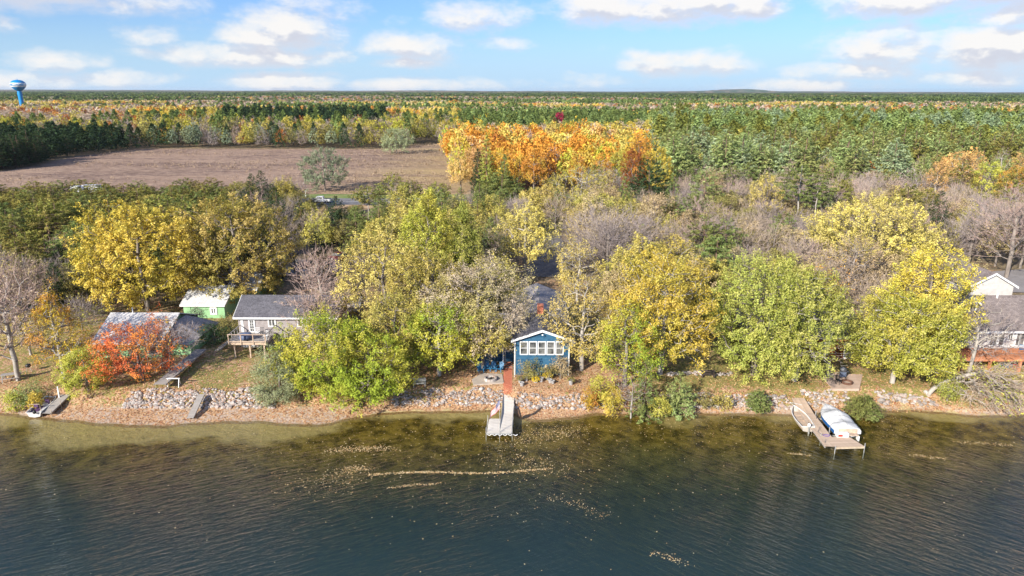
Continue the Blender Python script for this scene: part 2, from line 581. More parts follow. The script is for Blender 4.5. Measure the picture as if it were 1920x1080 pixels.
def leaf_mat(name, dark, main, light, patch=None, patch_amt=0.0, patch_scale=0.22, instancer=False, trans=0.25):
    m, b = new_mat(name)
    at = b.n('ShaderNodeAttribute', attribute_name='tone').outputs['Fac']
    if instancer:
        ti = b.n('ShaderNodeAttribute', attribute_name='tint')
        ti.attribute_type = 'INSTANCER'
        base = ti.outputs['Color']
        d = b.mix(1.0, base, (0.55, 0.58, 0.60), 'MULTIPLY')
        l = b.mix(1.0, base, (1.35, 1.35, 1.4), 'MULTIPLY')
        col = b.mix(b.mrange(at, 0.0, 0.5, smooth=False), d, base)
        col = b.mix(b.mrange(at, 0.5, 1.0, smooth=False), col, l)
    else:
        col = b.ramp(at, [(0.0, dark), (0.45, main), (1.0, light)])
        oi = b.n('ShaderNodeObjectInfo')
        if patch:
            tc = b.n('ShaderNodeTexCoord').outputs['Object']
            n = b.noise(b.vmath('ADD', tc, b.vmath('MULTIPLY', oi.outputs['Location'], (0.37, 0.51, 0.3))), patch_scale, 2, 0.6)
            col = b.mix(b.mrange(n, 0.5 - 0.12 * patch_amt, 0.64 - 0.12 * patch_amt, 0, min(1, patch_amt + .3)), col, b.mix(1.0, patch, b.ramp(at, [(0, (.6,) * 3), (1, (1.4,) * 3)]), 'MULTIPLY'))
        hs = b.n('ShaderNodeHueSaturation')
        b.put(hs.inputs['Hue'], b.math('MULTIPLY_ADD', oi.outputs['Random'], 0.02, 0.488))
        b.put(hs.inputs['Value'], b.math('MULTIPLY_ADD', oi.outputs['Random'], 0.25, 0.88))
        b.put(hs.inputs['Color'], col)
        col = hs.outputs[0]
    df = b.n('ShaderNodeBsdfDiffuse')
    b.put(df.inputs[0], col)
    tr = b.n('ShaderNodeBsdfTranslucent')
    b.put(tr.inputs[0], b.mix(1.0, col, (1.0, 1.0, 0.7), 'MULTIPLY'))
    mx = b.n('ShaderNodeMixShader')
    mx.inputs[0].default_value = trans
    link(m.node_tree, df.outputs[0], mx.inputs[1])
    link(m.node_tree, tr.outputs[0], mx.inputs[2])
    o = b.n('ShaderNodeOutputMaterial')
    link(m.node_tree, mx.outputs[0], o.inputs[0])
    return m


# foliage palettes: dark (shade painted in), main, light (sunlit tips), patch colour, patch amount
PAL = {
    'gold':      [(0.28, 0.19, 0.03), (0.64, 0.46, 0.09), (0.90, 0.72, 0.27), (0.42, 0.36, 0.06), 0.3],
    'gold2':     [(0.24, 0.19, 0.05), (0.56, 0.44, 0.14), (0.84, 0.70, 0.34), (0.30, 0.28, 0.06), 0.5],
    'yellow':    [(0.24, 0.19, 0.03), (0.62, 0.47, 0.08), (0.90, 0.74, 0.26), (0.46, 0.46, 0.08), 0.15],
    'palegold':  [(0.34, 0.28, 0.09), (0.66, 0.54, 0.18), (0.84, 0.72, 0.34), (0.44, 0.36, 0.14), 0.3],
    'lime':      [(0.13, 0.18, 0.02), (0.42, 0.44, 0.08), (0.78, 0.74, 0.27), (0.58, 0.50, 0.10), 0.3],
    'limegreen': [(0.11, 0.17, 0.03), (0.36, 0.38, 0.09), (0.76, 0.70, 0.30), (0.30, 0.36, 0.08), 0.25],
    'yellowgreen': [(0.15, 0.16, 0.02), (0.42, 0.39, 0.06), (0.74, 0.64, 0.20), (0.26, 0.34, 0.04), 0.5],
    'olivegold': [(0.18, 0.15, 0.04), (0.50, 0.42, 0.12), (0.78, 0.66, 0.30), (0.34, 0.33, 0.08), 0.4],
    'pinktan':   [(0.22, 0.17, 0.12), (0.46, 0.36, 0.27), (0.64, 0.52, 0.42), (0.40, 0.34, 0.10), 0.45],
    'tan':       [(0.24, 0.18, 0.09), (0.48, 0.37, 0.20), (0.66, 0.52, 0.32), (0.34, 0.28, 0.12), 0.4],
    'redorange': [(0.44, 0.08, 0.03), (0.74, 0.17, 0.07), (0.88, 0.34, 0.17), (0.74, 0.36, 0.07), 0.4],
    'orange':    [(0.34, 0.15, 0.03), (0.66, 0.31, 0.07), (0.86, 0.48, 0.18), (0.60, 0.44, 0.08), 0.6],
    'peach':     [(0.38, 0.20, 0.08), (0.66, 0.40, 0.19), (0.84, 0.58, 0.34), (0.62, 0.44, 0.16), 0.4],
    'orangegreen': [(0.20, 0.18, 0.03), (0.52, 0.38, 0.05), (0.72, 0.52, 0.12), (0.66, 0.28, 0.09), 0.35],
    'rust':      [(0.20, 0.07, 0.02), (0.40, 0.15, 0.05), (0.56, 0.26, 0.11), (0.30, 0.14, 0.05), 0.3],
    'maroon':    [(0.12, 0.02, 0.03), (0.24, 0.05, 0.05), (0.36, 0.10, 0.09), None, 0],
    'magenta':   [(0.28, 0.01, 0.06), (0.45, 0.02, 0.10), (0.58, 0.06, 0.16), None, 0],
    'willow':    [(0.13, 0.16, 0.09), (0.30, 0.34, 0.18), (0.46, 0.50, 0.30), None, 0],
    'greygreen': [(0.10, 0.13, 0.08), (0.22, 0.26, 0.16), (0.36, 0.40, 0.27), None, 0],
    'pine':      [(0.06, 0.09, 0.03), (0.15, 0.20, 0.06), (0.30, 0.34, 0.12), (0.20, 0.20, 0.06), 0.3],
    'pinebright': [(0.10, 0.14, 0.05), (0.25, 0.32, 0.11), (0.44, 0.50, 0.22), (0.28, 0.28, 0.09), 0.35],
    'pineblue':  [(0.10, 0.14, 0.07), (0.26, 0.33, 0.18), (0.44, 0.50, 0.30), None, 0],
    'pinedark':  [(0.02, 0.04, 0.02), (0.045, 0.075, 0.035), (0.09, 0.13, 0.055), None, 0],
    'olivepine': [(0.07, 0.08, 0.02), (0.19, 0.20, 0.045), (0.38, 0.36, 0.10), (0.28, 0.22, 0.07), 0.4],
    'brush':     [(0.14, 0.13, 0.05), (0.27, 0.24, 0.10), (0.42, 0.36, 0.17), None, 0],
    'spruceblue': [(0.16, 0.22, 0.20), (0.32, 0.40, 0.36), (0.45, 0.52, 0.46), None, 0],
}
for _k, _v in PAL.items():  # dark ends drawn towards shaded foliage, light ends towards sunlit foliage
    if 'pine' in _k or 'spruce' in _k or _k in ('pinktan', 'tan', 'willow', 'greygreen'): continue
    _v[0] = tuple(q * f for q, f in zip(_v[0], (.60, .60, .50)))
    _v[1] = tuple(q * f for q, f in zip(_v[1], (.93, .94, .74)))
    _v[2] = tuple(q * f for q, f in zip(_v[2], (.96, .95, .74)))
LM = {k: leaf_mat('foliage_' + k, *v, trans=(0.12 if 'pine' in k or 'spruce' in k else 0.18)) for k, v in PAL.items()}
LM_FAR = leaf_mat('foliage_far', None, None, None, instancer=True, trans=0.12)

# ------------------------------------------------------------------ terrain
_sh = [(-700, 772), (0, 775), (60, 783), (130, 789), (200, 796), (300, 800), (380, 793), (480, 790), (560, 797), (620, 795), (660, 783), (740, 772),
       (900, 770), (950, 768), (985, 786), (1030, 786), (1075, 781), (1120, 774), (1250, 778), (1300, 774), (1490, 775), (1510, 772),
       (1640, 769), (1700, 766), (1760, 770), (1830, 777), (1920, 776), (2600, 780)]
_sp = [P(a, b, 0.0) for a, b in _sh]
SX = np.array([p.x for p in _sp]); SY = np.array([p.y for p in _sp])
FOOT = 64.6


def hn(x, y, s=1.0):
    return (np.sin(x * 0.71 * s + 1.3) * np.cos(y * 0.83 * s - 0.4) + 0.5 * np.sin(x * 1.9 * s + y * 1.3 * s) + 0.25 * np.sin(x * 4.1 * s - y * 3.7 * s + 2))


def shore(x):
    return np.interp(x, SX, SY) + 0.10 * np.sin(np.asarray(x) * 1.7) + 0.06 * np.sin(np.asarray(x) * 4.3)


def gz(x, y):
    x = np.asarray(x, float); y = np.asarray(y, float)
    sh = shore(x)
    foot = np.maximum(FOOT, sh + 0.7)
    s = y - sh
    z = np.where(s < 0, s * 0.07, np.interp((y - sh) / (foot - sh), [0, 1], [0.0, 0.32]))
    up = y - foot
    z = np.where(up > 0, np.interp(up, [0, 2.2, 12, 60], [0.32, 1.35, 1.6, 1.6]), z)
    z = z + np.where(up > 2.5, 0.05 * hn(x, y, 0.35), 0.0)
    z = np.maximum(z, -3.0)
    return z


def gzf(x, y):
    return float(gz(x, y))


def grid(name, X, Y, Z, mats, attrs=None, smooth=True):
    ny, nx = X.shape
    V = np.stack([X, Y, Z], -1).reshape(-1, 3)
    i = np.arange(ny - 1)[:, None] * nx + np.arange(nx - 1)[None, :]
    F = np.stack([i, i + 1, i + nx + 1, i + nx], -1).reshape(-1, 4)
    at = {k: ('POINT', a.ravel()) for k, a in (attrs or {}).items()}
    return mesh_np(name, V, F, mats, at, smooth)


def ground_mat():
    m, b = new_mat('ground_earth')
    geo = b.n('ShaderNodeNewGeometry').outputs['Position']
    def A(n): return b.n('ShaderNodeAttribute', attribute_name=n).outputs['Fac']
    n1 = b.noise(geo, 0.35, 5, 0.65)
    n2 = b.noise(geo, 2.3, 5, 0.7)
    v1 = b.n('ShaderNodeSeparateColor'); b.put(v1.inputs[0], b.voronoi(geo, 7.0))
    v2 = b.n('ShaderNodeSeparateColor'); b.put(v2.inputs[0], b.voronoi(b.vmath('ADD', geo, (3.3, 1.7, 0)), 4.2))
    leaf = b.ramp(v1.outputs[0], [(0, (0.14, 0.075, 0.045)), (0.2, (0.34, 0.19, 0.10)), (0.45, (0.50, 0.31, 0.18)), (0.65, (0.40, 0.27, 0.18)), (0.85, (0.56, 0.40, 0.24)), (1, (0.40, 0.16, 0.09))])
    grass = b.mix(b.mrange(n2, 0.3, 0.7), (0.16, 0.16, 0.05), (0.34, 0.28, 0.10))
    forest = b.mix(b.mrange(n2, 0.3, 0.7), (0.13, 0.10, 0.065), (0.30, 0.24, 0.15))
    sand = b.mix(b.mrange(n2, 0.3, 0.7), (0.36, 0.27, 0.21), (0.54, 0.42, 0.33))
    base = b.mix(A('forest'), grass, forest)
    base = b.mix(A('sand'), base, sand)
    # fallen leaves lie in drifts over everything
    cover = b.math('ADD', b.math('MULTIPLY', b.math('SUBTRACT', n1, 0.5), 1.6), b.math('ADD', b.math('MULTIPLY', v2.outputs[1], 0.5), A('litter')))
    col = b.mix(b.mrange(cover, 0.66, 0.80), base, leaf)
    wet = A('wet')
    col = b.mix(b.math('MULTIPLY', wet, 0.45), col, (0.20, 0.14, 0.08))
    p = b.n('ShaderNodeBsdfPrincipled')
    b.put(p.inputs['Base Color'], col)
    p.inputs['Roughness'].default_value = 0.95
    p.inputs['Specular IOR Level'].default_value = 0.15
    bp = b.n('ShaderNodeBump')
    bp.inputs['Distance'].default_value = 0.08
    bp.inputs['Strength'].default_value = 0.7
    b.put(bp.inputs['Height'], b.math('ADD', v1.outputs[2], b.noise(geo, 5, 4, 0.6)))
    link(m.node_tree, bp.outputs[0], p.inputs['Normal'])
    o = b.n('ShaderNodeOutputMaterial')
    link(m.node_tree, p.outputs[0], o.inputs[0])
    return m


def sm(a, lo, hi):
    t = np.clip((a - lo) / (hi - lo), 0, 1)
    return t * t * (3 - 2 * t)


xs = np.concatenate([[-14000, -6000, -2500, -1000, -400, -200, -130], np.arange(-90, 90.1, 0.7), [130, 200, 400, 1000, 2500, 6000, 14000]])
ss = np.concatenate([[-0.5, -0.25], np.arange(0, 12, 0.35), np.arange(12, 60, 1.6), [70, 90, 120, 180, 300, 500, 900, 1600, 3000, 6000, 14000]])
GX, GS = np.meshgrid(xs, ss)
GY = shore(GX) + GS
GZ = gz(GX, GY)
up = GY - np.maximum(FOOT, shore(GX) + 0.7)
lit = 0.42 + 0.10 * hn(GX, GY, 0.13)
lit = lit + np.where(GX < -15, 0.05, 0) + np.where((GX > -8) & (GX < 14) & (GY < 75), 0.22, 0) + np.where(up < 2.5, 0.12, 0)
lit = lit - 0.16 * sm(GX, 13, 17) * (1 - sm(GX, 38, 42)) * sm(up, 2.2, 3) - 0.2 * sm(GY, 90, 130)
o = link_obj(bpy.data.objects.new('ground', grid('ground', GX, GY, GZ, [ground_mat()], {
    'sand': 1 - sm(up, -0.3, 0.6), 'forest': sm(GY, 84, 105), 'litter': lit, 'wet': 1 - sm(GS, -0.1, 0.45)})))
tag(o, kind='structure')


def bed_mat():
    m, b = new_mat('lake_bed_sand_and_weed')
    geo = b.n('ShaderNodeNewGeometry').outputs['Position']
    s = b.n('ShaderNodeAttribute', attribute_name='s').outputs['Fac']     # metres out from the shore
    n1 = b.noise(b.vmath('MULTIPLY', geo, (0.7, 1.0, 1)), 0.13, 5, 0.6)
    n2 = b.noise(geo, 0.9, 5, 0.7)
    n3 = b.noise(b.vmath('MULTIPLY', geo, (0.5, 1, 1)), 0.05, 3, 0.6)
    sand = b.mix(n2, (0.34, 0.26, 0.13), (0.52, 0.42, 0.24))
    weed = b.mix(b.mrange(n2, 0.35, 0.65), (0.05, 0.038, 0.010), (0.25, 0.175, 0.045))
    deep = b.mix(b.mrange(n2, 0.3, 0.7), (0.04, 0.042, 0.022), (0.14, 0.13, 0.055))
    left = b.n('ShaderNodeSeparateXYZ'); b.put(left.inputs[0], geo)
    w1 = b.math('ADD', b.math('MULTIPLY', s, 0.20), b.math('MULTIPLY', b.math('SUBTRACT', n1, 0.5), 2.6))
    w1 = b.math('ADD', w1, b.mrange(left.outputs[0], -24, -6, -0.22, 0.30))
    col = b.mix(b.mrange(w1, 0.25, 0.65), sand, weed)
    w2 = b.math('ADD', b.math('MULTIPLY', s, 0.08), b.math('MULTIPLY', b.math('SUBTRACT', n3, 0.5), 2.6))
    col = b.mix(b.mrange(w2, 0.45, 1.3), col, deep)
    p = b.n('ShaderNodeBsdfDiffuse')
    b.put(p.inputs[0], col)
    bp = b.n('ShaderNodeBump')
    bp.inputs['Distance'].default_value = 0.25
    b.put(bp.inputs['Height'], n2)
    link(m.node_tree, bp.outputs[0], p.inputs['Normal'])
    o = b.n('ShaderNodeOutputMaterial')
    link(m.node_tree, p.outputs[0], o.inputs[0])
    return m


bs = np.concatenate([[1.2, 0.6], -np.arange(0, 10, 0.8), [-12, -15, -20, -28, -45, -90, -200, -600]])
bx = np.concatenate([[-3000, -600, -200], np.arange(-90, 90.1, 1.5), [200, 600, 3000]])
BX, BS = np.meshgrid(bx, bs)
BY = shore(BX) + BS
o = link_obj(bpy.data.objects.new('lake_bed', grid('lake_bed', BX, BY, gz(BX, BY) - 0.012 - 0.06 * (BS > 0), [bed_mat()], {'s': -BS})))
tag(o, kind='structure')


def water_mat():
    m, b = new_mat('lake_water')
    geo = b.n('ShaderNodeNewGeometry').outputs['Position']
    rt = b.n('ShaderNodeVectorRotate', rotation_type='Z_AXIS')
    b.put(rt.inputs['Vector'], b.vmath('MULTIPLY', geo, (1, 1, 0)))
    sx = b.n('ShaderNodeSeparateXYZ'); b.put(sx.inputs[0], geo)
    b.put(rt.inputs['Angle'], R(-24))
    rt2 = b.n('ShaderNodeVectorRotate', rotation_type='Z_AXIS')
    b.put(rt2.inputs['Vector'], b.vmath('MULTIPLY', geo, (1, 1, 0)))
    b.put(rt2.inputs['Angle'], R(38))
    v1 = b.vmath('MULTIPLY', rt.outputs[0], (0.75, 3.0, 1))
    v2 = b.vmath('MULTIPLY', rt2.outputs[0], (0.75, 3.0, 1))
    a1 = b.noise(v1, 0.9, 5, 0.62, 0.4)
    a2 = b.noise(v2, 0.9, 5, 0.62, 0.4)
    sel = b.mrange(b.math('ADD', sx.outputs[0], b.math('MULTIPLY', b.noise(geo, 0.06, 2), 20)), 2, 24)
    h = b.math('ADD', b.math('MULTIPLY', a1, b.math('SUBTRACT', 1.0, sel)), b.math('MULTIPLY', a2, sel))
    fine = b.noise(b.vmath('MULTIPLY', rt.outputs[0], (0.6, 1.4, 1)), 3.2, 3, 0.6)
    h = b.math('ADD', h, b.math('MULTIPLY', fine, 0.22))
    calm = b.mrange(b.noise(geo, 0.05, 3, 0.6), 0.35, 0.65, 0.45, 1.0)
    near = b.mrange(sx.outputs[1], 50, 66, 1.0, 0.4)
    bp = b.n('ShaderNodeBump')
    b.put(bp.inputs['Strength'], b.math('MULTIPLY', calm, near))
    bp.inputs['Distance'].default_value = 0.20
    b.put(bp.inputs['Height'], h)
    gl = b.n('ShaderNodeBsdfGlossy')
    gl.inputs['Roughness'].default_value = 0.05
    gl.inputs['Color'].default_value = (1, 1, 1, 1)
    link(m.node_tree, bp.outputs[0], gl.inputs['Normal'])
    lw = b.n('ShaderNodeLayerWeight')
    link(m.node_tree, bp.outputs[0], lw.inputs['Normal'])
    fres = b.math('MULTIPLY_ADD', b.math('POWER', lw.outputs['Facing'], 5.0), 0.96, 0.022)
    tr = b.n('ShaderNodeBsdfTransparent')
    # the water itself is tea-coloured and lets less through where it is deeper
    dd = b.mrange(sx.outputs[1], 38, 66, 0.0, 1.0)
    b.put(tr.inputs[0], b.mix(dd, (0.30, 0.40, 0.36), (0.80, 0.80, 0.66)))
    murk_sky = b.n('ShaderNodeBsdfDiffuse')
    murk_sky.inputs[0].default_value = (0.022, 0.046, 0.050, 1)  # turbid body colour, blued to stand for sky reflected near the camera
    m0 = b.n('ShaderNodeMixShader')
    b.put(m0.inputs[0], b.mrange(sx.outputs[1], 36, 60, 0.75, 0.0))
    link(m.node_tree, tr.outputs[0], m0.inputs[1])
    link(m.node_tree, murk_sky.outputs[0], m0.inputs[2])
    mx = b.n('ShaderNodeMixShader')
    b.put(mx.inputs[0], fres)
    link(m.node_tree, m0.outputs[0], mx.inputs[1])
    link(m.node_tree, gl.outputs[0], mx.inputs[2])
    o = b.n('ShaderNodeOutputMaterial')
    link(m.node_tree, mx.outputs[0], o.inputs[0])
    return m


def sheet(name, pts, z, m, kind='structure', zfun=None):
    me = bpy.data.meshes.new(name)
    me.from_pydata([(x, y, z if zfun is None else zfun(x, y) + z) for x, y in pts], [], [tuple(range(len(pts)))])
    me.materials.append(m)
    o = link_obj(bpy.data.objects.new(name, me))
    return tag(o, kind=kind)


sheet('lake_water', [(-3000, -600), (3000, -600), (3000, 66.0), (-3000, 66.0)], 0.0, water_mat())


def field_mat():
    m, b = new_mat('dry_field_grass')
    geo = b.n('ShaderNodeNewGeometry').outputs['Position']
    n1 = b.noise(b.vmath('MULTIPLY', geo, (0.35, 1.0, 1)), 0.05, 6, 0.65, 0.6)
    n2 = b.noise(b.vmath('MULTIPLY', geo, (0.7, 1.0, 1)), 0.42, 6, 0.75)
    n3 = b.noise(b.vmath('MULTIPLY', geo, (0.2, 1.3, 1)), 0.16, 4, 0.7, 0.8)
    col = b.mix(b.mrange(n1, 0.35, 0.65), (0.19, 0.13, 0.11), (0.37, 0.255, 0.19))
    col = b.mix(b.mrange(n2, 0.40, 0.70), col, (0.43, 0.31, 0.235))
    col = b.mix(b.mrange(n2, 0.44, 0.30, 0, 0.8), col, (0.115, 0.085, 0.068))
    col = b.mix(b.mrange(n3, 0.58, 0.68, 0, 0.6), col, (0.17, 0.12, 0.095))
    v = b.n('ShaderNodeSeparateXYZ'); b.put(v.inputs[0], geo)
    gr = b.math('MULTIPLY', b.mrange(v.outputs[0], -75, -30), b.mrange(n1, 0.42, 0.6, 0.3, 0.8))
    col = b.mix(gr, col, (0.46, 0.34, 0.17))
    p = b.n('ShaderNodeBsdfDiffuse')
    b.put(p.inputs[0], col)
    bp = b.n('ShaderNodeBump')
    bp.inputs['Distance'].default_value = 1.0
    b.put(bp.inputs['Height'], n2)
    link(m.node_tree, bp.outputs[0], p.inputs['Normal'])
    o = b.n('ShaderNodeOutputMaterial')
    link(m.node_tree, p.outputs[0], o.inputs[0])
    return m


FIELD = [(-214, 242), (-204, 207), (-4, 207), (-4, 235), (-8, 262), (-18, 300), (-26, 365), (-24, 410), (-56, 412), (-60, 372), (-200, 372), (-206, 330), (-196, 268)]
sheet('field', FIELD, 1.72, field_mat())
sheet('verge', [(-250, 198.8), (250, 198.8), (250, 206.9), (-250, 206.9)], 1.70, simple('verge_grass', (0.12, 0.20, 0.04), 0.9, 0.3, 0.15, 0.2, c2=(0.26, 0.24, 0.09)))
sheet('near_verge', [(-250, 181), (250, 181), (250, 187.0), (-250, 187.0)], 1.70, simple('dry_verge', (0.36, 0.22, 0.14), 0.9, 0.3, 0.15, 0.2, c2=(0.48, 0.34, 0.20)))
sheet('road', [(-400, 187.0), (400, 187.0), (400, 198.6), (-400, 198.6)], 1.74, M['asphalt'])
sheet('road_marking', [(-400, 192.6), (400, 192.6), (400, 192.85), (-400, 192.85)], 1.745, M['road_line'])
# driveways
sheet('driveway', [(2.0, 112), (10.5, 111), (11, 132), (9, 184), (5, 184), (4, 130)], 1.72, M['gravel_drive'])
sheet('paved_drive', [(70, 104), (98, 101), (120, 112), (96, 119), (73, 113)], 1.72, simple('pale_asphalt', (0.24, 0.22, 0.215), 0.9, 0.15, 0.4, 0.2, c2=(0.33, 0.30, 0.29)))
sheet('lane', [(-120, 121), (-74, 119), (-40, 112), (-30, 112), (-30, 122), (-60, 127), (-120, 128)], 1.72, M['gravel_drive'])


# ------------------------------------------------------------------ vegetation engine
def unit(v):
    return v / np.maximum(np.linalg.norm(v, axis=-1, keepdims=True), 1e-9)


def skeleton(rng, tips, H, base_frac=0.3, lean=(0, 0), alpha=0.35, up=0.10, forks=1, r0=0.018, trunk_top=0.75):
    """grow branches from a trunk to every tip; returns node positions, parents, radii"""
    n0 = 7
    P_, par, path = [], [], []
    for i in range(n0):
        t = i / (n0 - 1)
        z = -0.4 + t * (H * trunk_top + 0.4)
        w = 0.03 * H * t
        P_.append((lean[0] * t * t + rng.normal() * w * .5, lean[1] * t * t + rng.normal() * w * .5, z))
        par.append(i - 1)
        path.append(t * H * trunk_top)
    path = [p * 0.5 for p in path]
    cap_n = n0 + 2 * len(tips) + 5
    X = np.zeros((cap_n, 3)); X[:n0] = P_
    pl = np.zeros(cap_n); pl[:n0] = path
    pr = np.full(cap_n, -1, int); pr[:n0] = par
    ok = np.zeros(cap_n, bool); ok[:n0] = np.array(P_)[:, 2] > H * base_frac * 0.8
    n = n0
    c = np.array([lean[0] * .4, lean[1] * .4, H * base_frac])
    order = np.argsort(np.linalg.norm(tips - c, axis=1))
    isTip = []
    for k in order:
        t = tips[k]
        d = np.linalg.norm(X[:n] - t, axis=1)
        cost = d + alpha * pl[:n] + np.maximum(0, X[:n, 2] - t[2]) * 0.8 + np.where(ok[:n], 0, 1e6)
        j = int(np.argmin(cost))
        L = d[j]
        mid = X[j] * 0.5 + t * 0.5 + np.array([0, 0, L * up]) + rng.normal(size=3) * L * 0.07
        X[n] = mid; pr[n] = j; pl[n] = pl[j] + L * 0.5; ok[n] = True
        X[n + 1] = t; pr[n + 1] = n; pl[n + 1] = pl[j] + L; ok[n + 1] = True
        isTip.append(n + 1)
        n += 2
    X, pr = X[:n], pr[:n]
    q = np.zeros(n)
    has = np.zeros(n, bool)
    for i in range(n - 1, 0, -1):
        if not has[i]: q[i] += r0 ** 2.3
        q[pr[i]] += q[i]; has[pr[i]] = True
    return X, pr, q ** (1 / 2.3), np.array(isTip)


def tubes(X, pr, r, sel, k):
    idx = np.where(sel)[0]
    if not len(idx): return np.zeros((0, 3)), np.zeros((0, 4), int)
    A, B = X[pr[idx]], X[idx]
    rb = r[idx]; ra = np.minimum(r[pr[idx]], rb * 1.35)
    d = unit(B - A)
    ref = np.where(np.abs(d[:, 2:3]) < 0.9, np.array([[0, 0, 1.0]]), np.array([[1.0, 0, 0]]))
    u = unit(np.cross(d, ref)); v = np.cross(d, u)
    t = np.arange(k) * 2 * math.pi / k
    ring = u[:, None] * np.cos(t)[None, :, None] + v[:, None] * np.sin(t)[None, :, None]
    VA = A[:, None] + ring * ra[:, None, None]
    VB = B[:, None] + ring * rb[:, None, None]
    V = np.concatenate([VA, VB], 1).reshape(-1, 3)
    j = np.arange(k)
    f = np.stack([j, (j + 1) % k, (j + 1) % k + k, j + k], -1)
    F = (f[None] + (np.arange(len(idx)) * 2 * k)[:, None, None]).reshape(-1, 4)
    return V, F


def branch_mesh(name, X, pr, r, rmin, m, rmax=9):
    has = pr >= 0
    parts = [(r >= 0.12, 7), ((r < 0.12) & (r >= 0.045), 5), ((r < 0.045), 3)]
    Vs, Fs, o = [], [], 0
    for s, k in parts:
        V, F = tubes(X, pr, r, has & s & (r >= rmin) & (r < rmax), k)
        Vs.append(V); Fs.append(F + o); o += len(V)
    return mesh_np(name, np.concatenate(Vs), np.concatenate(Fs), [m])


def leaf_cloud(rng, C, D, per, size, along, across, up=0.5, aspect=0.7, flat=0.0):
    """clumps of leaf faces: centres C, directions D"""
    n = len(C)
    C = np.repeat(C, per, 0); Dn = np.repeat(D, per, 0)
    t = rng.random((n * per, 1)) ** 0.8
    off = Dn * (t - 0.35) * along + rng.normal(size=(n * per, 3)) * across * (1.1 - 0.7 * t) * np.array([1, 1, 1 - flat])
    c = C + off
    nn = unit(Dn * 0.45 + np.array([0, 0, up]) + rng.normal(size=c.shape) * 0.55)
    a = unit(np.cross(nn, rng.normal(size=c.shape)))
    b = np.cross(nn, a)
    s = size * (0.65 + 0.7 * rng.random((n * per, 1)))
    V = np.stack([c - a * s, c - b * s * aspect * .5 + nn * s * .12, c + a * s, c + b * s * aspect * .5 + nn * s * .12], 1).reshape(-1, 3)
    F = np.arange(n * per * 4).reshape(-1, 4)
    clump = np.repeat(rng.random(n), per)
    tone = np.clip(0.24 * clump + 0.30 * rng.random(n * per) + 0.46 * t[:, 0], 0, 1)  # clump tips paler, inner leaves darker: sunlit tufts painted into the tone
    return V, F, tone


def crown_tips(rng, n, ax, ay, zc, bz, low=0.55, lobes=14, lob=0.24, rmin=0.45, power=0.45, conic=0.0, skirt=0.5, pocket_=-1.15):
    d = unit(rng.normal(size=(n, 3)))
    lb = unit(rng.normal(size=(lobes, 3)) * np.array([1, 1, .8]))
    ca = np.clip(d @ lb.T, -1, 1)
    m = (1 - lob) + lob * np.exp(-((np.arccos(ca) / 0.42) ** 2)).max(1)
    m *= 1 + 0.04 * rng.normal(size=n)
    rr = rmin + (1 - rmin) * rng.random(n) ** power
    rr = np.where(rng.random(n) < 0.08, rr * rng.uniform(1.0, 1.18, n), rr)
    dz = np.where(d[:, 2] < 0, d[:, 2] * low, d[:, 2])
    taper = 1 - conic * np.clip(dz, -1, 1)
    hr = np.sqrt(np.maximum(1e-4, 1 - d[:, 2] ** 2))
    taper = taper * np.where(d[:, 2] < 0, hr ** (-skirt), 1.0)
    T = np.stack([d[:, 0] * ax * taper, d[:, 1] * ay * taper, dz * bz], 1) * (m * rr)[:, None]
    ph = rng.random(3) * 6
    k = 2 * math.pi / max(2.6, 0.30 * (ax + ay))
    pocket = np.sin(T[:, 0] * k + ph[0] + np.sin(T[:, 2] * k * .8)) + np.sin(T[:, 1] * k + ph[1] + T[:, 0] * k * .4) + np.sin(T[:, 2] * k * 1.2 + ph[2])
    T = T[pocket > pocket_]
    return T + np.array([0, 0, zc])


def make_broadleaf(name, seed, H, W, pal, ntips=420, per=30, leaf=0.20, bare=0.0, low=0.75, bark='bark', conic=0.0, lean=(0, 0),
                   zc=0.55, depth_=None, lobes=14, twigmat=None, lob=0.24, trunk_base=0.22, along=1.15, across=0.30, keep=None, fine=1.65, pocket=-1.15):
    """returns (trunk mesh, crown mesh) with the tree's foot at the origin"""
    rng = np.random.default_rng(seed)
    D_ = depth_ or W
    tips = crown_tips(rng, ntips, W / 2, D_ / 2, H * zc, H * (1 - zc), low=low, lobes=lobes, conic=conic, lob=lob, pocket_=pocket)
    tips[:, 0] += lean[0]; tips[:, 1] += lean[1]
    X, pr, r, ti = skeleton(rng, tips, H, trunk_base, lean=lean, r0=0.02)
    r *= max(0.75, min(1.4, 0.026 * H / max(r[0], 1e-3)))
    tm = branch_mesh(name + '_trunk', X, pr, r, 0.018, M[bark])
    ctr = np.array([lean[0] * .7, lean[1] * .7, H * 0.34])
    T = X[ti]
    if bare > 0:
        T = T[rng.random(len(T)) > bare]
    if keep is not None:
        T = T[keep(T)]
    Dn = unit(unit(T - ctr) * np.array([1, 1, 0.8]) + np.array([0, 0, 0.35]) + rng.normal(size=T.shape) * 0.2)
    V, F, tone = leaf_cloud(rng, T, Dn, int(per * fine), leaf * .7, along, across)
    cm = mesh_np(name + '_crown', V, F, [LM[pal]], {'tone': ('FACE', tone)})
    return tm, cm


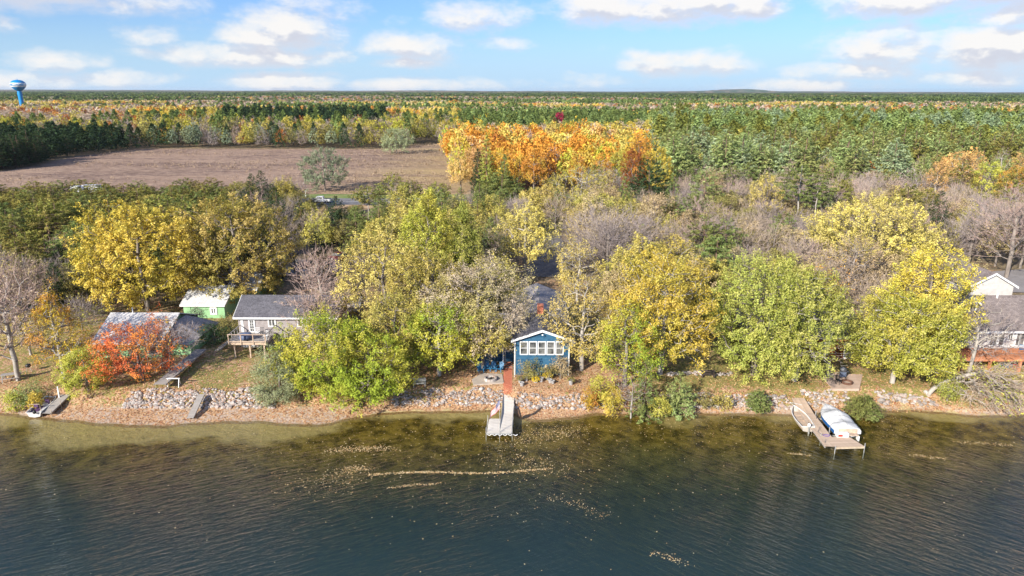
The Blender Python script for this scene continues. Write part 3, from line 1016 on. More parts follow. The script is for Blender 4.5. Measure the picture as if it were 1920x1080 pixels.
def make_bare(name, seed, H, W, bark='bark', twig='twig_grey', ntips=900, zc=0.58, low=0.9, spray=5, leaves=0, pal='tan', slen=0.9, depth_=None,
              fan=False, base=0.12):
    rng = np.random.default_rng(seed)
    D_ = depth_ or W
    tips = crown_tips(rng, ntips, W / 2, D_ / 2, H * zc, H * (1 - zc), low=low, lob=0.2, rmin=0.15, power=0.6)
    X, pr, r, ti = skeleton(rng, tips, H, base, alpha=0.55 if fan else 0.45, up=0.05, r0=0.013, trunk_top=0.6)
    r *= max(0.8, 0.02 * H / max(r[0], 1e-3))
    tm = branch_mesh(name + '_trunk', X, pr, r, 0.03, M[bark])
    # fine twigs
    has = (pr >= 0) & (r < 0.03)
    V1, F1 = tubes(X, pr, np.maximum(r, 0.014), has, 3)
    T = X[ti]; n = len(T)
    Dn = unit(T - np.array([0, 0, H * 0.3])) + np.array([0, 0, 0.25])
    C = np.repeat(T, spray, 0)
    d = unit(np.repeat(Dn, spray, 0) + rng.normal(size=C.shape) * 0.55)
    L = slen * (0.5 + rng.random((len(C), 1)))
    st = C - d * L * rng.random((len(C), 1)) * 0.6
    u = unit(np.cross(d, rng.normal(size=C.shape))) * 0.014
    en = st + d * L
    V2 = np.stack([st - u, st + u, en + u * .4, en - u * .4], 1).reshape(-1, 3)
    F2 = np.arange(len(V2)).reshape(-1, 4)
    V = np.concatenate([V1, V2]); F = np.concatenate([F1, F2 + len(V1)])
    mats = [M[twig]]
    tone = np.zeros(len(F))
    if leaves:
        k = rng.random(n) < leaves
        V3, F3, t3 = leaf_cloud(rng, T[k], unit(Dn[k]), 7, 0.15, 0.9, 0.3)
        F = np.concatenate([F, F3 + len(V)]); V = np.concatenate([V, V3]); tone = np.concatenate([tone, t3])
        mats.append(LM[pal])
        me = mesh_np(name + '_crown', V, F, mats, {'tone': ('FACE', tone)})
        mi = np.zeros(len(F), dtype=np.int32); mi[-len(F3):] = 1
        me.polygons.foreach_set('material_index', mi)
        return tm, me
    return tm, mesh_np(name + '_crown', V, F, mats, {'tone': ('FACE', tone)})


def make_pine(name, seed, H, W, pal='pine', style='round', whorls=14, per=26, leaf=0.22, trunk_bare=0.3, bark='bark_pine', clump=0.7):
    """conifers: 'round' pads (old pine), 'cone' (spruce, juniper), 'plant' (plantation pine)"""
    rng = np.random.default_rng(seed)
    tips = []
    for i in range(whorls):
        t = i / (whorls - 1)
        z = H * (trunk_bare + (0.98 - trunk_bare) * t)
        if style == 'cone':
            rad = W / 2 * (1 - t) ** 0.75 + 0.15
        elif style == 'round':
            rad = W / 2 * (0.55 + 0.75 * math.sin(math.pi * min(1, 0.25 + t * 0.75)) - 0.3) * (0.8 + 0.35 * rng.random())
        else:
            rad = W / 2 * (1 - t ** 1.8) ** 0.8 + 0.12
        nb = max(3, int((7 if style != 'round' else 6) * (0.4 + rad / (W / 2))))
        a0 = rng.random() * 6.28
        for j in range(nb):
            a = a0 + j * 6.283 / nb + rng.normal() * 0.2
            rl = rad * (0.75 + 0.4 * rng.random())
            steps = max(1, int(rl / clump))
            for q in range(steps):
                f = (q + 1) / steps
                if f < 0.35 and steps > 2 and style == 'round': continue
                rise = (0.12 if style != 'cone' else -0.12) * rl * f
                tips.append((math.cos(a) * rl * f, math.sin(a) * rl * f, z + rise + rng.normal() * 0.12))
    T = np.array(tips)
    X = [(0, 0, -0.4)] + [(rng.normal() * .06, rng.normal() * .06, H * (k + 1) / 8) for k in range(8)]
    pr = list(range(-1, 8)); r = [0.016 * H * (1 - k / 9.5) + 0.02 for k in range(9)]
    X = list(map(tuple, X)); trunkN = len(X)
    for tx in T[np.hypot(T[:, 0], T[:, 1]) > 0.55 * W / 2 * 0.9][:160]:
        zb = max(0.3, tx[2] - 0.15 * math.hypot(tx[0], tx[1]))
        k = min(7, int(zb / (H / 8)))
        X.append((0, 0, zb)); pr.append(-1); r.append(0.04)
        X.append(tuple(tx)); pr.append(len(X) - 2); r.append(0.022)
    tm = branch_mesh(name + '_trunk', np.array(X), np.array(pr), np.array(r), 0.0, M[bark])
    Dn = unit(np.stack([T[:, 0], T[:, 1], np.full(len(T), 0.35 * W / 2)], 1))
    V, F, tone = leaf_cloud(rng, T, Dn, per, leaf, clump * 1.1, clump * 0.38, up=0.8, aspect=0.5, flat=0.45 if style != 'cone' else 0.2)
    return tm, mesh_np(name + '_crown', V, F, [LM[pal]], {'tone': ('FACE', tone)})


def place_tree(kind, tm, cm, loc, rz=0.0, s=(1, 1, 1), label=None, cat='tree', group=None, pal=None):
    e = empty(kind, loc, rz, label, cat, group)
    e.scale = s
    t = bpy.data.objects.new('trunk', tm); link_obj(t); t.parent = e
    c = bpy.data.objects.new('crown', cm); link_obj(c); c.parent = e
    if pal:
        c.material_slots[0].link = 'OBJECT'
        c.material_slots[0].material = LM[pal]
    return e


TAKEN = []          # (x, y, radius) of placed crowns so that filler keeps off them


def spot(px, Y, top, wpx, z0=None):
    z0 = 1.5 if z0 is None else z0
    H = Zat(top, Y) - z0
    W = 1.1 * wpx / FPX * depth(Y, z0 + H * .6)
    x = Xat(px, Y, z0 + H * 0.5)
    return x, Y, H, W


def big(kind, seed, px, Y, top, wpx, pal, label, z0=None, rad=0.42, group=None, **kw):
    x, Y, H, W = spot(px, Y, top, wpx, z0)
    tm, cm = make_broadleaf(kind, seed, H, W, pal, **kw)
    TAKEN.append((x, Y, W * rad))
    return place_tree(kind, tm, cm, (x, Y, gzf(x, Y)), label=label, group=group)


def bigbare(kind, seed, px, Y, top, wpx, label, rad=0.35, group=None, **kw):
    x, Y, H, W = spot(px, Y, top, wpx)
    tm, cm = make_bare(kind, seed, H, W, **kw)
    TAKEN.append((x, Y, W * rad))
    return place_tree(kind, tm, cm, (x, Y, gzf(x, Y)), label=label, group=group)


def bigpine(kind, seed, px, Y, top, wpx, pal, label, rad=0.45, group=None, cat='tree', **kw):
    x, Y, H, W = spot(px, Y, top, wpx)
    tm, cm = make_pine(kind, seed, H, W, pal, **kw)
    TAKEN.append((x, Y, W * rad))
    return place_tree(kind, tm, cm, (x, Y, gzf(x, Y)), label=label, cat=cat, group=group)

# ------------------------------------------------------------------ the trees one can point to, left to right
big('maple_tree', 11, 262, 93, 368, 225, 'gold', 'huge golden maple left of centre behind the white-roofed green house, brightest yellow of its pair', ntips=850, per=34, leaf=0.24, low=1, zc=0.5, along=1.3, across=0.33, lob=.3, lobes=18, pocket=-1.6)
big('maple_tree', 12, 440, 98, 352, 225, 'gold2', 'huge duller golden maple behind the small green shed, right one of its pair', ntips=850, per=32, leaf=0.24, low=1, zc=0.5, along=1.3, across=0.33, lob=.3, lobes=18, bare=.08, pocket=-1.6)
big('young_maple_tree', 13, 103, 69.5, 520, 92, 'orangegreen', 'slim young maple on the left lawn turning from green to orange at the top', ntips=330, per=20, leaf=0.15, conic=0.5, low=0.8, zc=0.5, bark='bark_pale', trunk_base=.25, lob=.3, across=.25, bare=.12)
bigbare('oak_tree', 14, 12, 69, 500, 140, 'nearly bare tree at the left edge of the photo with a few pinkish leaves', leaves=0.35, pal='pinktan', ntips=520, bark='bark_pale', twig='twig_pink')
bigbare('oak_tree', 15, 22, 84, 476, 150, 'pinkish brown tree behind the nearly bare one at the left edge', leaves=0.85, pal='pinktan', ntips=700, twig='twig_pink')
big('young_maple_tree', 151, 50, 76, 588, 78, 'palegold', 'thin pale yellow tree on the left lawn behind the slim orange one', ntips=220, per=16, leaf=0.15, low=.8, zc=.55, bare=.3, bark='bark_pale')
bigbare('bare_tree', 152, 150, 84, 560, 95, 'bare grey tree at the left corner of the white-roofed green house', leaves=.2, pal='olivegold', ntips=380)
big('leafy_shrub', 16, 160, 66.8, 662, 88, 'lime', 'round lime-green shrub on the shore beside the orange-red maple', z0=0.6, ntips=300, per=34, leaf=0.13, low=1.0, zc=0.48, along=.6, across=.25, trunk_base=.1)
big('maple_tree', 17, 258, 69.5, 588, 190, 'redorange', 'orange-red maple in front of the white-roofed green house', ntips=480, per=26, leaf=0.15, low=1.0, zc=0.45, trunk_base=.15, lob=.42, lobes=9, bare=.25, across=.3, lean=(-0.6, 0),
    keep=lambda T: (T[:, 0] < 2.2) | (T[:, 2] < 4.6))
bigbare('bare_tree', 18, 310, 71.5, 588, 120, 'small bare grey tree mixed into the right side of the orange-red maple', ntips=420, leaves=.12, pal='orange', twig='twig_grey', slen=.7)
big('willow_tree', 19, 522, 65.6, 646, 98, 'willow', 'grey-green willow over the stone bank, left of the big yellow-green maple', z0=1.0, ntips=380, per=34, leaf=0.12, low=1.0, zc=0.45, along=.7, across=.3, trunk_base=.1)
big('maple_tree', 20, 612, 66.8, 568, 190, 'yellowgreen', 'yellow-green maple covering the right end of the grey house', ntips=600, per=32, leaf=0.17, low=1.0, zc=0.46, trunk_base=.15, lob=.3, lobes=16, pocket=-1.6)
big('maple_tree', 21, 690, 65.4, 602, 175, 'yellowgreen', 'broad yellow-green maple leaning out over the shore, nearest the water right of the willow', z0=1.2, ntips=600, per=32, leaf=0.16, low=1.0, zc=0.45, trunk_base=.12, lob=.32, lobes=16, pocket=-1.6)
big('maple_tree', 22, 822, 70.5, 556, 150, 'yellowgreen', 'yellow-green maple with a pale trunk left of the round fire pit', ntips=460, per=28, leaf=0.17, low=0.85, zc=0.53, bark='bark_pale', trunk_base=.3, lob=.35)
big('maple_tree', 220, 742, 72, 545, 150, 'olivegold', 'olive-gold maple between the yellow shore maple and the one by the fire pit', ntips=460, per=24, leaf=0.18, low=.8, zc=0.55, trunk_base=.3, lob=.35, bare=.15)
big('oak_tree', 23, 898, 75, 474, 228, 'pinktan', 'big pinkish tan oak left of the blue house', ntips=900, per=22, leaf=0.15, low=0.95, zc=0.52, bare=.05, lob=.28, lobes=20, across=.36, along=.9)
big('oak_tree', 230, 905, 72, 575, 120, 'olivegold', 'low olive and yellow tree in front of the pinkish oak, over the blue chairs', ntips=380, per=20, leaf=0.16, low=.8, zc=0.58, bare=.12, lob=.3)
big('maple_tree', 24, 720, 83, 412, 185, 'palegold', 'pale gold tree in the middle behind the grey house, left of the two lime maples', ntips=650, per=24, leaf=0.2, low=1, zc=0.5, bare=.1, lob=.34, lobes=18, conic=.1)
big('maple_tree', 240, 810, 79, 452, 170, 'olivegold', 'olive-gold tree below the two lime maple tops', ntips=560, per=24, leaf=0.2, low=1, zc=0.5, bare=.1, lob=.34, lobes=18)
big('maple_tree', 25, 800, 98, 354, 105, 'lime', 'bright lime maple top rising in the middle, wider of the two', ntips=420, per=32, leaf=0.21, low=.9, zc=.55, conic=.25, lob=.2, pocket=-2.1)
big('maple_tree', 26, 868, 98, 366, 62, 'limegreen', 'bright lime maple top rising in the middle, narrower of the two', ntips=320, per=30, leaf=0.2, low=.9, zc=.52, conic=.45, lob=.2, pocket=-2.1)
big('maple_tree', 27, 985, 108, 372, 135, 'palegold', 'pale yellow tree left of the round bare tree, above the dark drive opening', ntips=480, per=24, leaf=0.22, low=.8, zc=.56, bare=.15, lob=.34, bark='bark_pale')
big('maple_tree', 28, 1084, 98, 440, 85, 'palegold', 'thin pale yellow tree at the foot of the round bare tree', ntips=300, per=16, leaf=0.18, low=.8, zc=.5, bare=.2, lob=.3, bark='bark_pale')
bigbare('bare_tree', 29, 1140, 109, 372, 215, 'round bare grey tree with dense fine twigs in the middle of the photo', ntips=1500, spray=6, fan=True, slen=1.4, base=.06, low=1.0, zc=.5)
big('maple_tree', 31, 1094, 72, 508, 150, 'palegold', 'thin yellow-olive tree against the right side of the blue house', ntips=430, per=20, leaf=0.16, low=1, zc=0.5, bare=.12, lob=.36, bark='bark_pale')
big('maple_tree', 32, 1245, 71, 455, 200, 'yellow', 'big yellow maple right of the blue house', ntips=850, per=30, leaf=0.18, low=0.95, zc=0.5, lob=.34, lobes=20, bark='bark_pale', bare=.05)
big('maple_tree', 320, 1175, 67.8, 560, 130, 'yellowgreen', 'low yellow-green tree below the big yellow maple right of the blue house', ntips=360, per=24, leaf=0.16, low=1, zc=0.5, lob=.34, bare=.1)
big('maple_tree', 33, 1425, 71, 466, 175, 'limegreen', 'pale green maple right of the yellow maple, left part of the widest crown on shore', ntips=760, per=34, leaf=0.17, low=1.0, zc=0.5, lob=.2, lobes=16, along=1.4, pocket=-2.1)
big('maple_tree', 330, 1503, 69.3, 492, 185, 'limegreen', 'pale green maple over the brown log house patio, right half of the widest crown', ntips=760, per=34, leaf=0.17, low=0.98, zc=0.5, lob=.2, lobes=16, along=1.4, bark='bark_pale', pocket=-2.1, keep=lambda T: (T[:, 0] < 1.6) | (T[:, 2] > 5.2))
big('maple_tree', 34, 1688, 69, 535, 200, 'lime', 'lime-green maple with a pale trunk on the shore right of the covered boat', ntips=800, per=34, leaf=0.16, low=0.9, zc=0.5, lob=.28, lobes=18, bark='bark_pale', along=1.2, lean=(0.8, 0), pocket=-2.1)
big('maple_tree', 35, 1735, 74, 455, 170, 'yellow', 'yellow maple standing behind the lime-green one on the right shore', ntips=620, per=30, leaf=0.19, low=0.95, zc=0.5, lob=.3, lobes=16, pocket=-1.6)
big('maple_tree', 36, 1636, 110, 366, 215, 'palegold', 'wide pale yellow dome-shaped maple in the right half, far side of the lakeside trees', ntips=800, per=28, leaf=0.24, low=.7, zc=.55, lob=.14, lobes=20, along=1.3, pocket=-2.1)
big('maple_tree', 37, 1600, 92, 432, 110, 'tan', 'brownish thinning tree in front of the pale yellow dome', ntips=380, per=14, leaf=0.2, low=.8, zc=.55, bare=.3, lob=.3)
bigbare('bare_tree', 38, 1560, 86, 462, 100, 'bare tree with a few orange leaves behind the pale green maples', ntips=420, leaves=.2, pal='orange', twig='twig_tan')
bigpine('juniper_tree', 39, 1756, 134, 358, 55, 'pinedark', 'dark green upright juniper right of the pale yellow dome', style='cone', whorls=20, per=24, trunk_bare=.06, leaf=.2)
bigbare('bare_tree', 40, 1862, 128, 372, 140, 'tall bare grey tree above the right-hand driveway', ntips=700, fan=True, slen=1.2)
bigbare('bare_tree', 41, 1905, 112, 330, 150, 'bare pinkish grey tree at the right edge above the driveway', ntips=700, twig='twig_pink', slen=1.2)
bigbare('bare_tree', 42, 1832, 71, 545, 160, 'bare forked tree standing in front of the right-hand grey roofed house', ntips=420, twig='twig_grey', bark='bark_pale', spray=4, slen=.7, rad=.2)
bigbare('bare_tree', 43, 600, 86, 455, 110, 'pale bare tree right of the green shed, behind the grey house', ntips=520, twig='twig_pink', bark='bark_pale', fan=True, leaves=.06, pal='pinktan')
bigbare('bare_tree', 430, 598, 78.5, 532, 130, 'low bare pinkish tree leaning over the grey house roof', ntips=420, twig='twig_pink', leaves=.6, pal='pinktan', rad=.2)
bigbare('bare_tree', 44, 590, 136, 392, 70, 'small bare tree below the white pickup truck', ntips=320, twig='twig_tan', bark='bark_pale')
bigpine('juniper_tree', 45, 632, 139, 372, 78, 'pinedark', 'dark bushy juniper just right of the white pickup truck', style='cone', whorls=18, per=26, trunk_bare=.05, leaf=.22)
bigpine('juniper_tree', 450, 668, 150, 390, 66, 'pine', 'dark spreading juniper right of the bushy one by the truck', style='cone', whorls=15, per=24, trunk_bare=.05, leaf=.22)
for i, (px, Y, tp, w, lb) in enumerate([(690, 166, 352, 48, 'thin flat-topped pine beside the road, leftmost of three'), (737, 170, 328, 58, 'thin flat-topped pine beside the road, tallest of three'),
                                        (772, 176, 342, 42, 'thin flat-topped pine beside the road, rightmost of three'), (822, 172, 344, 46, 'small dark pine where the field meets the orange grove')]):
    bigpine('pine_tree', 460 + i, px, Y, tp, w, 'olivepine', lb, style='round', whorls=8, per=22, trunk_bare=.5, leaf=.25, bark='bark_pale')
bigpine('pine_tree', 47, 941, 178, 322, 74, 'pine', 'dark green pine in front of the orange grove', style='round', whorls=13, per=26, trunk_bare=.15, leaf=.28)
bigpine('spruce_tree', 470, 896, 200, 282, 26, 'pinedark', 'slim dark spruce inside the left of the orange grove', style='cone', whorls=18, per=20, trunk_bare=.05, leaf=.28)
bigpine('spruce_tree', 471, 912, 198, 256, 34, 'limegreen', 'slim bright green tree inside the left of the orange grove', style='cone', whorls=18, per=24, trunk_bare=.05, leaf=.28)
bigpine('spruce_tree', 472, 946, 190, 292, 24, 'pine', 'slim dark spruce in front of the orange grove', style='cone', whorls=16, per=20, trunk_bare=.05, leaf=.28)
bigpine('pine_tree', 48, 1216, 172, 300, 78, 'pinedark', 'dark pine below the rust-red round tree', style='round', whorls=14, per=26, trunk_bare=.1, leaf=.28)
big('oak_tree', 49, 1185, 186, 278, 46, 'rust', 'small rust-red round tree right of the orange grove', ntips=200, per=26, leaf=.26, low=.9, zc=.6, lob=.12)
big('maple_tree', 490, 1230, 190, 262, 62, 'yellow', 'bright yellow tree right of the orange grove', ntips=220, per=26, leaf=.28, low=.9, zc=.55)
big('maple_tree', 491, 1090, 168, 300, 130, 'olivegold', 'wide olive-yellow tree with white limbs in front of the orange grove', ntips=420, per=20, leaf=.26, low=.8, zc=.55, bark='bark_pale', bare=.25)
big('willow_tree', 50, 606, 214, 274, 92, 'greygreen', 'lone round grey-green willow at the edge of the brown field', ntips=420, per=24, leaf=.3, low=1.0, zc=.5, lob=.2)
big('maple_tree', 51, 1437, 158, 318, 62, 'palegold', 'small pale yellow tree among the bare brush in the right half', ntips=260, per=22, leaf=.24, low=.9, zc=.52, bare=.15)
bigpine('pine_tree', 52, 1320, 160, 316, 66, 'pinebright', 'rounded green pine among the bare brush, left of the small pale yellow tree', style='round', whorls=12, per=26, trunk_bare=.1, leaf=.26)
bigpine('pine_tree', 53, 1497, 150, 308, 78, 'pine', 'tall pine with a bare pale trunk right of the small pale yellow tree', style='round', whorls=9, per=28, trunk_bare=.5, leaf=.26, bark='bark_pale')
bigpine('pine_tree', 530, 1530, 148, 330, 56, 'pine', 'shorter pine with a bare trunk beside the tall pale-trunked pine', style='round', whorls=8, per=26, trunk_bare=.5, leaf=.26, bark='bark_pale')
big('aspen_tree', 54, 1755, 176, 294, 46, 'peach', 'narrow peach-coloured tree in front of the pine plantation', ntips=240, per=24, leaf=.24, low=1, zc=.5, conic=.3, bark='bark_pale')
big('aspen_tree', 540, 1803, 196, 272, 66, 'peach', 'wide peach-coloured tree in front of the pine plantation', ntips=260, per=24, leaf=.26, low=.9, zc=.55, bark='bark_pale')
big('aspen_tree', 541, 1872, 188, 266, 40, 'pinktan', 'thin white-barked birch near the right edge', ntips=150, per=10, leaf=.2, low=.9, zc=.55, bark='bark_pale', bare=.3)
big('maple_tree', 542, 1852, 180, 292, 60, 'lime', 'light green tree between the two peach and birch trees on the right', ntips=220, per=24, leaf=.26, low=.9, zc=.5)
big('maple_tree', 543, 1900, 172, 300, 60, 'orange', 'golden orange tree at the right edge below the plantation', ntips=220, per=24, leaf=.26, low=.9, zc=.5)
bigpine('pine_tree', 544, 1895, 150, 318, 80, 'olivepine', 'olive green pine at the right edge', style='round', whorls=12, per=26, trunk_bare=.15, leaf=.26)
big('sumac_tree', 545, 1046, 475, 207, 26, 'magenta', 'single magenta tree in the far forest behind the orange grove', ntips=160, per=20, leaf=.6, low=1, zc=.5, along=1.5, across=.8)
big('willow_tree', 546, 742, 345, 236, 60, 'willow', 'pale grey-green tree at the far edge of the brown field', ntips=240, per=20, leaf=.4, low=1, zc=.5, along=1.5, across=.6)

# shrubs along the shore and round the houses: px, foot py, top py, width, palette, name, label
SHR = [(1128, 748, 702, 44, 'lime', 'leafy_shrub', 'lime shrub on the bank at the foot of the tree right of the blue house'),
       (1152, 760, 724, 36, 'yellow', 'leafy_shrub', 'yellow shrub on the bank left of the dead conifer'),
       (1112, 752, 722, 40, 'orangegreen', 'leafy_shrub', 'small orange shrub on the bank right of the flower pots'),
       (1240, 766, 738, 40, 'lime', 'leafy_shrub', 'low lime shrub at the foot of the dark spruce'),
       (1330, 752, 736, 55, 'brush', 'leafy_shrub', 'low green-brown shrub above the bank under the bench'),
       (1360, 752, 738, 34, 'olivegold', 'leafy_shrub', 'low olive shrub above the bank beside the small conifer'),
       (1500, 640, 560, 110, 'yellow', 'leafy_shrub', 'dark yellow shrub behind the log house'),
       (1850, 700, 676, 70, 'yellow', 'leafy_shrub', 'yellow shrub in front of the right-hand house'),
       (1905, 722, 698, 50, 'olivegold', 'leafy_shrub', 'olive shrub at the right edge of the bank'),
       (1790, 745, 690, 50, 'limegreen', 'leafy_shrub', 'green shrub between the lime maple and the fallen tree'),
       (36, 751, 722, 60, 'pinebright', 'leafy_shrub', 'low dark green shrub on the left shore behind the grounded boat'),
       (15, 757, 735, 40, 'lime', 'leafy_shrub', 'low lime shrub at the left edge of the shore'),
       (58, 753, 738, 20, 'gold', 'leafy_shrub', 'small gold shrub beside the grounded boat'),
       (366, 632, 578, 42, 'greygreen', 'leafy_shrub', 'grey-green shrub in front of the small green shed'),
       (392, 655, 610, 84, 'pinedark', 'leafy_shrub', 'dark shaded shrub between the green house and the grey house'),
       (430, 640, 586, 60, 'brush', 'leafy_shrub', 'brown shaded shrub left of the grey house'),
       (500, 562, 520, 55, 'limegreen', 'leafy_shrub', 'bright green shrub behind the grey house roof'),
       (1000, 716, 674, 36, 'brush', 'leafy_shrub', 'brown twiggy shrub below the windows of the blue house, left of the statue'),
       (1052, 716, 668, 40, 'tan', 'leafy_shrub', 'tan twiggy shrub at the right corner of the blue house'),
       (1035, 714, 682, 26, 'brush', 'leafy_shrub', 'brown twiggy shrub right beside the carved statue'),
       (978, 714, 680, 26, 'tan', 'leafy_shrub', 'small brown shrub at the left corner of the blue house'),
       (985, 660, 636, 18, 'limegreen', 'leafy_shrub', 'little bright green plant by the left blue wall')][:-1]
for i, (px, fy, ty, w, pal, nm, lb) in enumerate(SHR):
    z0 = 1.0
    Y = Yat(fy, 1.4)
    x = Xat(px, Y, 2)
    g0 = gzf(x, Y)
    H = max(0.9, Zat(ty, Y) - g0)
    W = w / FPX * depth(Y, 2)
    Y += W * .33; g0 = gzf(x, Y); H = max(.9, Zat(ty, Y) - g0)
    tm, cm = make_broadleaf(nm, 700 + i, H, W, pal, ntips=max(40, int(26 * H * W / 2)), per=20, leaf=.12, low=1.0, zc=.48, along=.5, across=.25, trunk_base=.05,
                            bare=(.15 if pal in ('brush', 'tan') else 0))
    place_tree(nm, tm, cm, (x, Y, g0), label=lb, cat='shrub')
for i, (px, fy, ty, w, pal, lb, style) in enumerate([
        (1214, 770, 682, 66, 'pine', 'dark green spruce on the bank beside the dead conifer', 'cone'),
        (1281, 764, 702, 70, 'pinebright', 'spreading green juniper on the bank right of the dark spruce', 'cone'),
        (1429, 757, 733, 34, 'pine', 'small round conifer above the right bank', 'plant'),
        (1634, 766, 744, 58, 'pine', 'wide low juniper on the bank right of the covered boat', 'plant')]):
    Y = Yat(fy, 1.2)
    x = Xat(px, Y, 2)
    g0 = gzf(x, Y)
    H = Zat(ty, Y) - g0
    W = w / FPX * depth(Y, 2)
    Y += W * .4; g0 = gzf(x, Y); H = Zat(ty, Y) - g0
    tm, cm = make_pine('conifer', 760 + i, H, W, pal, style=style, whorls=14, per=22, leaf=.12, trunk_bare=.02, clump=.38)
    place_tree('juniper_bush', tm, cm, (x, Y, g0), label=lb, cat='shrub')
# dead conifer with drooping grey branches
Y = Yat(766, 1.0); x = Xat(1186, Y, 3)
rng = np.random.default_rng(5)
tt = crown_tips(rng, 260, 2.1, 2.1, 3.0, 2.2, low=1, rmin=.2)
X_, pr_, r_, ti_ = skeleton(rng, tt, 6.0, .1, r0=.012, up=-.05)
tm = branch_mesh('dead_conifer_trunk', X_, pr_, r_, .03, M['bark_pale'])
V1, F1 = tubes(X_, pr_, np.maximum(r_, .016), (pr_ >= 0) & (r_ < .03), 3)
place_tree('dead_conifer', tm, mesh_np('dead_conifer_twigs', V1, F1, [M['twig_grey']]), (x, Y, gzf(x, Y)), label='dead conifer with grey drooping twigs on the bank left of the dark spruce')

# toppled bare tree hanging over the water at the right
rng = np.random.default_rng(8)
Y = 66.8; x = Xat(1740, Y, 1)
tt = crown_tips(rng, 430, 3.9, 3.6, 0, 3.1, low=1.0, rmin=.15, lob=.35) + np.array([4.3, -3.0, 2.7])
tt = tt[tt[:, 2] > -0.9]
X_, pr_, r_, ti_ = skeleton(rng, tt, 4.6, .12, lean=(4.0, -1.8), alpha=.5, r0=.013, up=.12)
r_ *= 0.24 / r_[0]
tm = branch_mesh('leaning_trunk', X_, pr_, r_, .03, M['bark_pale'])
V1, F1 = tubes(X_, pr_, np.maximum(r_, .014), (pr_ >= 0) & (r_ < .03), 3)
T = X_[ti_]
C = np.repeat(T, 6, 0); d = unit(np.repeat(unit(T - np.array([3, -1, 3])), 6, 0) + rng.normal(size=C.shape) * .5 + np.array([0, 0, -.1]))
L = .8 * (.5 + rng.random((len(C), 1)))
u = unit(np.cross(d, rng.normal(size=C.shape))) * .013
V2 = np.stack([C - u, C + u, C + d * L + u * .4, C + d * L - u * .4], 1).reshape(-1, 3)
F2 = np.arange(len(V2)).reshape(-1, 4) + len(V1)
kk = rng.random(len(T)) < .14
V3, F3, t3 = leaf_cloud(rng, T[kk], unit(T[kk] - np.array([3, -1, 2])), 12, .12, .8, .3)
me = mesh_np('leaning_twigs', np.concatenate([V1, V2, V3]), np.concatenate([F1, F2, F3 + len(V1) + len(V2)]), [M['twig_tan'], LM['lime']], {'tone': ('FACE', np.concatenate([np.zeros(len(F1) + len(F2)), t3]))})
mi = np.zeros(len(F1) + len(F2) + len(F3), dtype=np.int32); mi[-len(F3):] = 1
me.polygons.foreach_set('material_index', mi)
place_tree('leaning_tree', tm, me, (x, Y, gzf(x, Y)), label='grey half-fallen bare tree hanging over the water at the right')

# ------------------------------------------------------------------ the woods
PROTO = {}


def protos():
    PROTO['leafy'] = [make_broadleaf('leafy_proto', 900 + i, 10, 8, 'tan', ntips=190, per=20, leaf=.27, low=.85, zc=.54, conic=c, lob=.32, lobes=12, along=1.2, across=.4, bark='bark', bare=.05)
                      for i, c in enumerate((0, .15, .3, 0))]
    PROTO['bare'] = [make_bare('bare_proto', 920 + i, 10, 8, ntips=330, spray=5, slen=1.1, twig=t, bark='bark', zc=.52, fan=(i % 2 == 0)) for i, t in enumerate(('twig_grey', 'twig_pink', 'twig_grey', 'twig_tan'))]
    PROTO['pine'] = [make_pine('pine_proto', 940 + i, 10, 6.5, 'pine', style='round', whorls=11, per=22, leaf=.27, trunk_bare=.2) for i in range(3)]
    PROTO['plant'] = [make_pine('plantation_proto', 950 + i, 10, 5.6, 'pinebright', style='plant', whorls=13, per=16, leaf=.27, trunk_bare=.12) for i in range(3)]
    PROTO['cone'] = [make_pine('juniper_proto', 960 + i, 10, 4.6, 'pinedark', style='cone', whorls=16, per=18, leaf=.24, trunk_bare=.06) for i in range(3)]


protos()
KINDN = {'leafy': 'broadleaf_tree', 'bare': 'bare_tree', 'pine': 'pine_tree', 'plant': 'plantation_pine', 'cone': 'juniper_tree'}
CWORD = {'gold': 'golden', 'gold2': 'dull golden', 'yellow': 'yellow', 'palegold': 'pale yellow', 'lime': 'lime green', 'limegreen': 'light green', 'yellowgreen': 'yellow-green',
         'olivegold': 'olive-yellow', 'pinktan': 'pinkish tan', 'tan': 'tan', 'redorange': 'orange-red', 'orange': 'orange', 'peach': 'peach', 'orangegreen': 'orange and green',
         'rust': 'rust-coloured', 'maroon': 'maroon', 'willow': 'grey-green', 'greygreen': 'dull grey-green', 'pine': 'green', 'pinebright': 'bright green', 'pineblue': 'bluish green',
         'pinedark': 'dark green', 'olivepine': 'olive green', 'brush': 'brownish green', 'spruceblue': 'pale bluish', 'magenta': 'magenta'}
RN = random.Random(77)


def pn(x, y, s, k=0.0):
    return (math.sin(x * s + 1.7 * k + 1.1 * math.sin(y * s * .7 + k)) + math.sin(y * s * 1.3 + 2.3 * k + 1.3 * math.sin(x * s * .6 - k))) * .25 + .5


def pick(opts):
    t = RN.random() * sum(o[0] for o in opts)
    for o in opts:
        t -= o[0]
        if t <= 0: return o[1:]
    return opts[-1][1:]


def pip(x, y, poly):
    c = False
    n = len(poly)
    for i in range(n):
        x1, y1 = poly[i]; x2, y2 = poly[i - 1]
        if (y1 > y) != (y2 > y) and x < (x2 - x1) * (y - y1) / (y2 - y1) + x1: c = not c
    return c


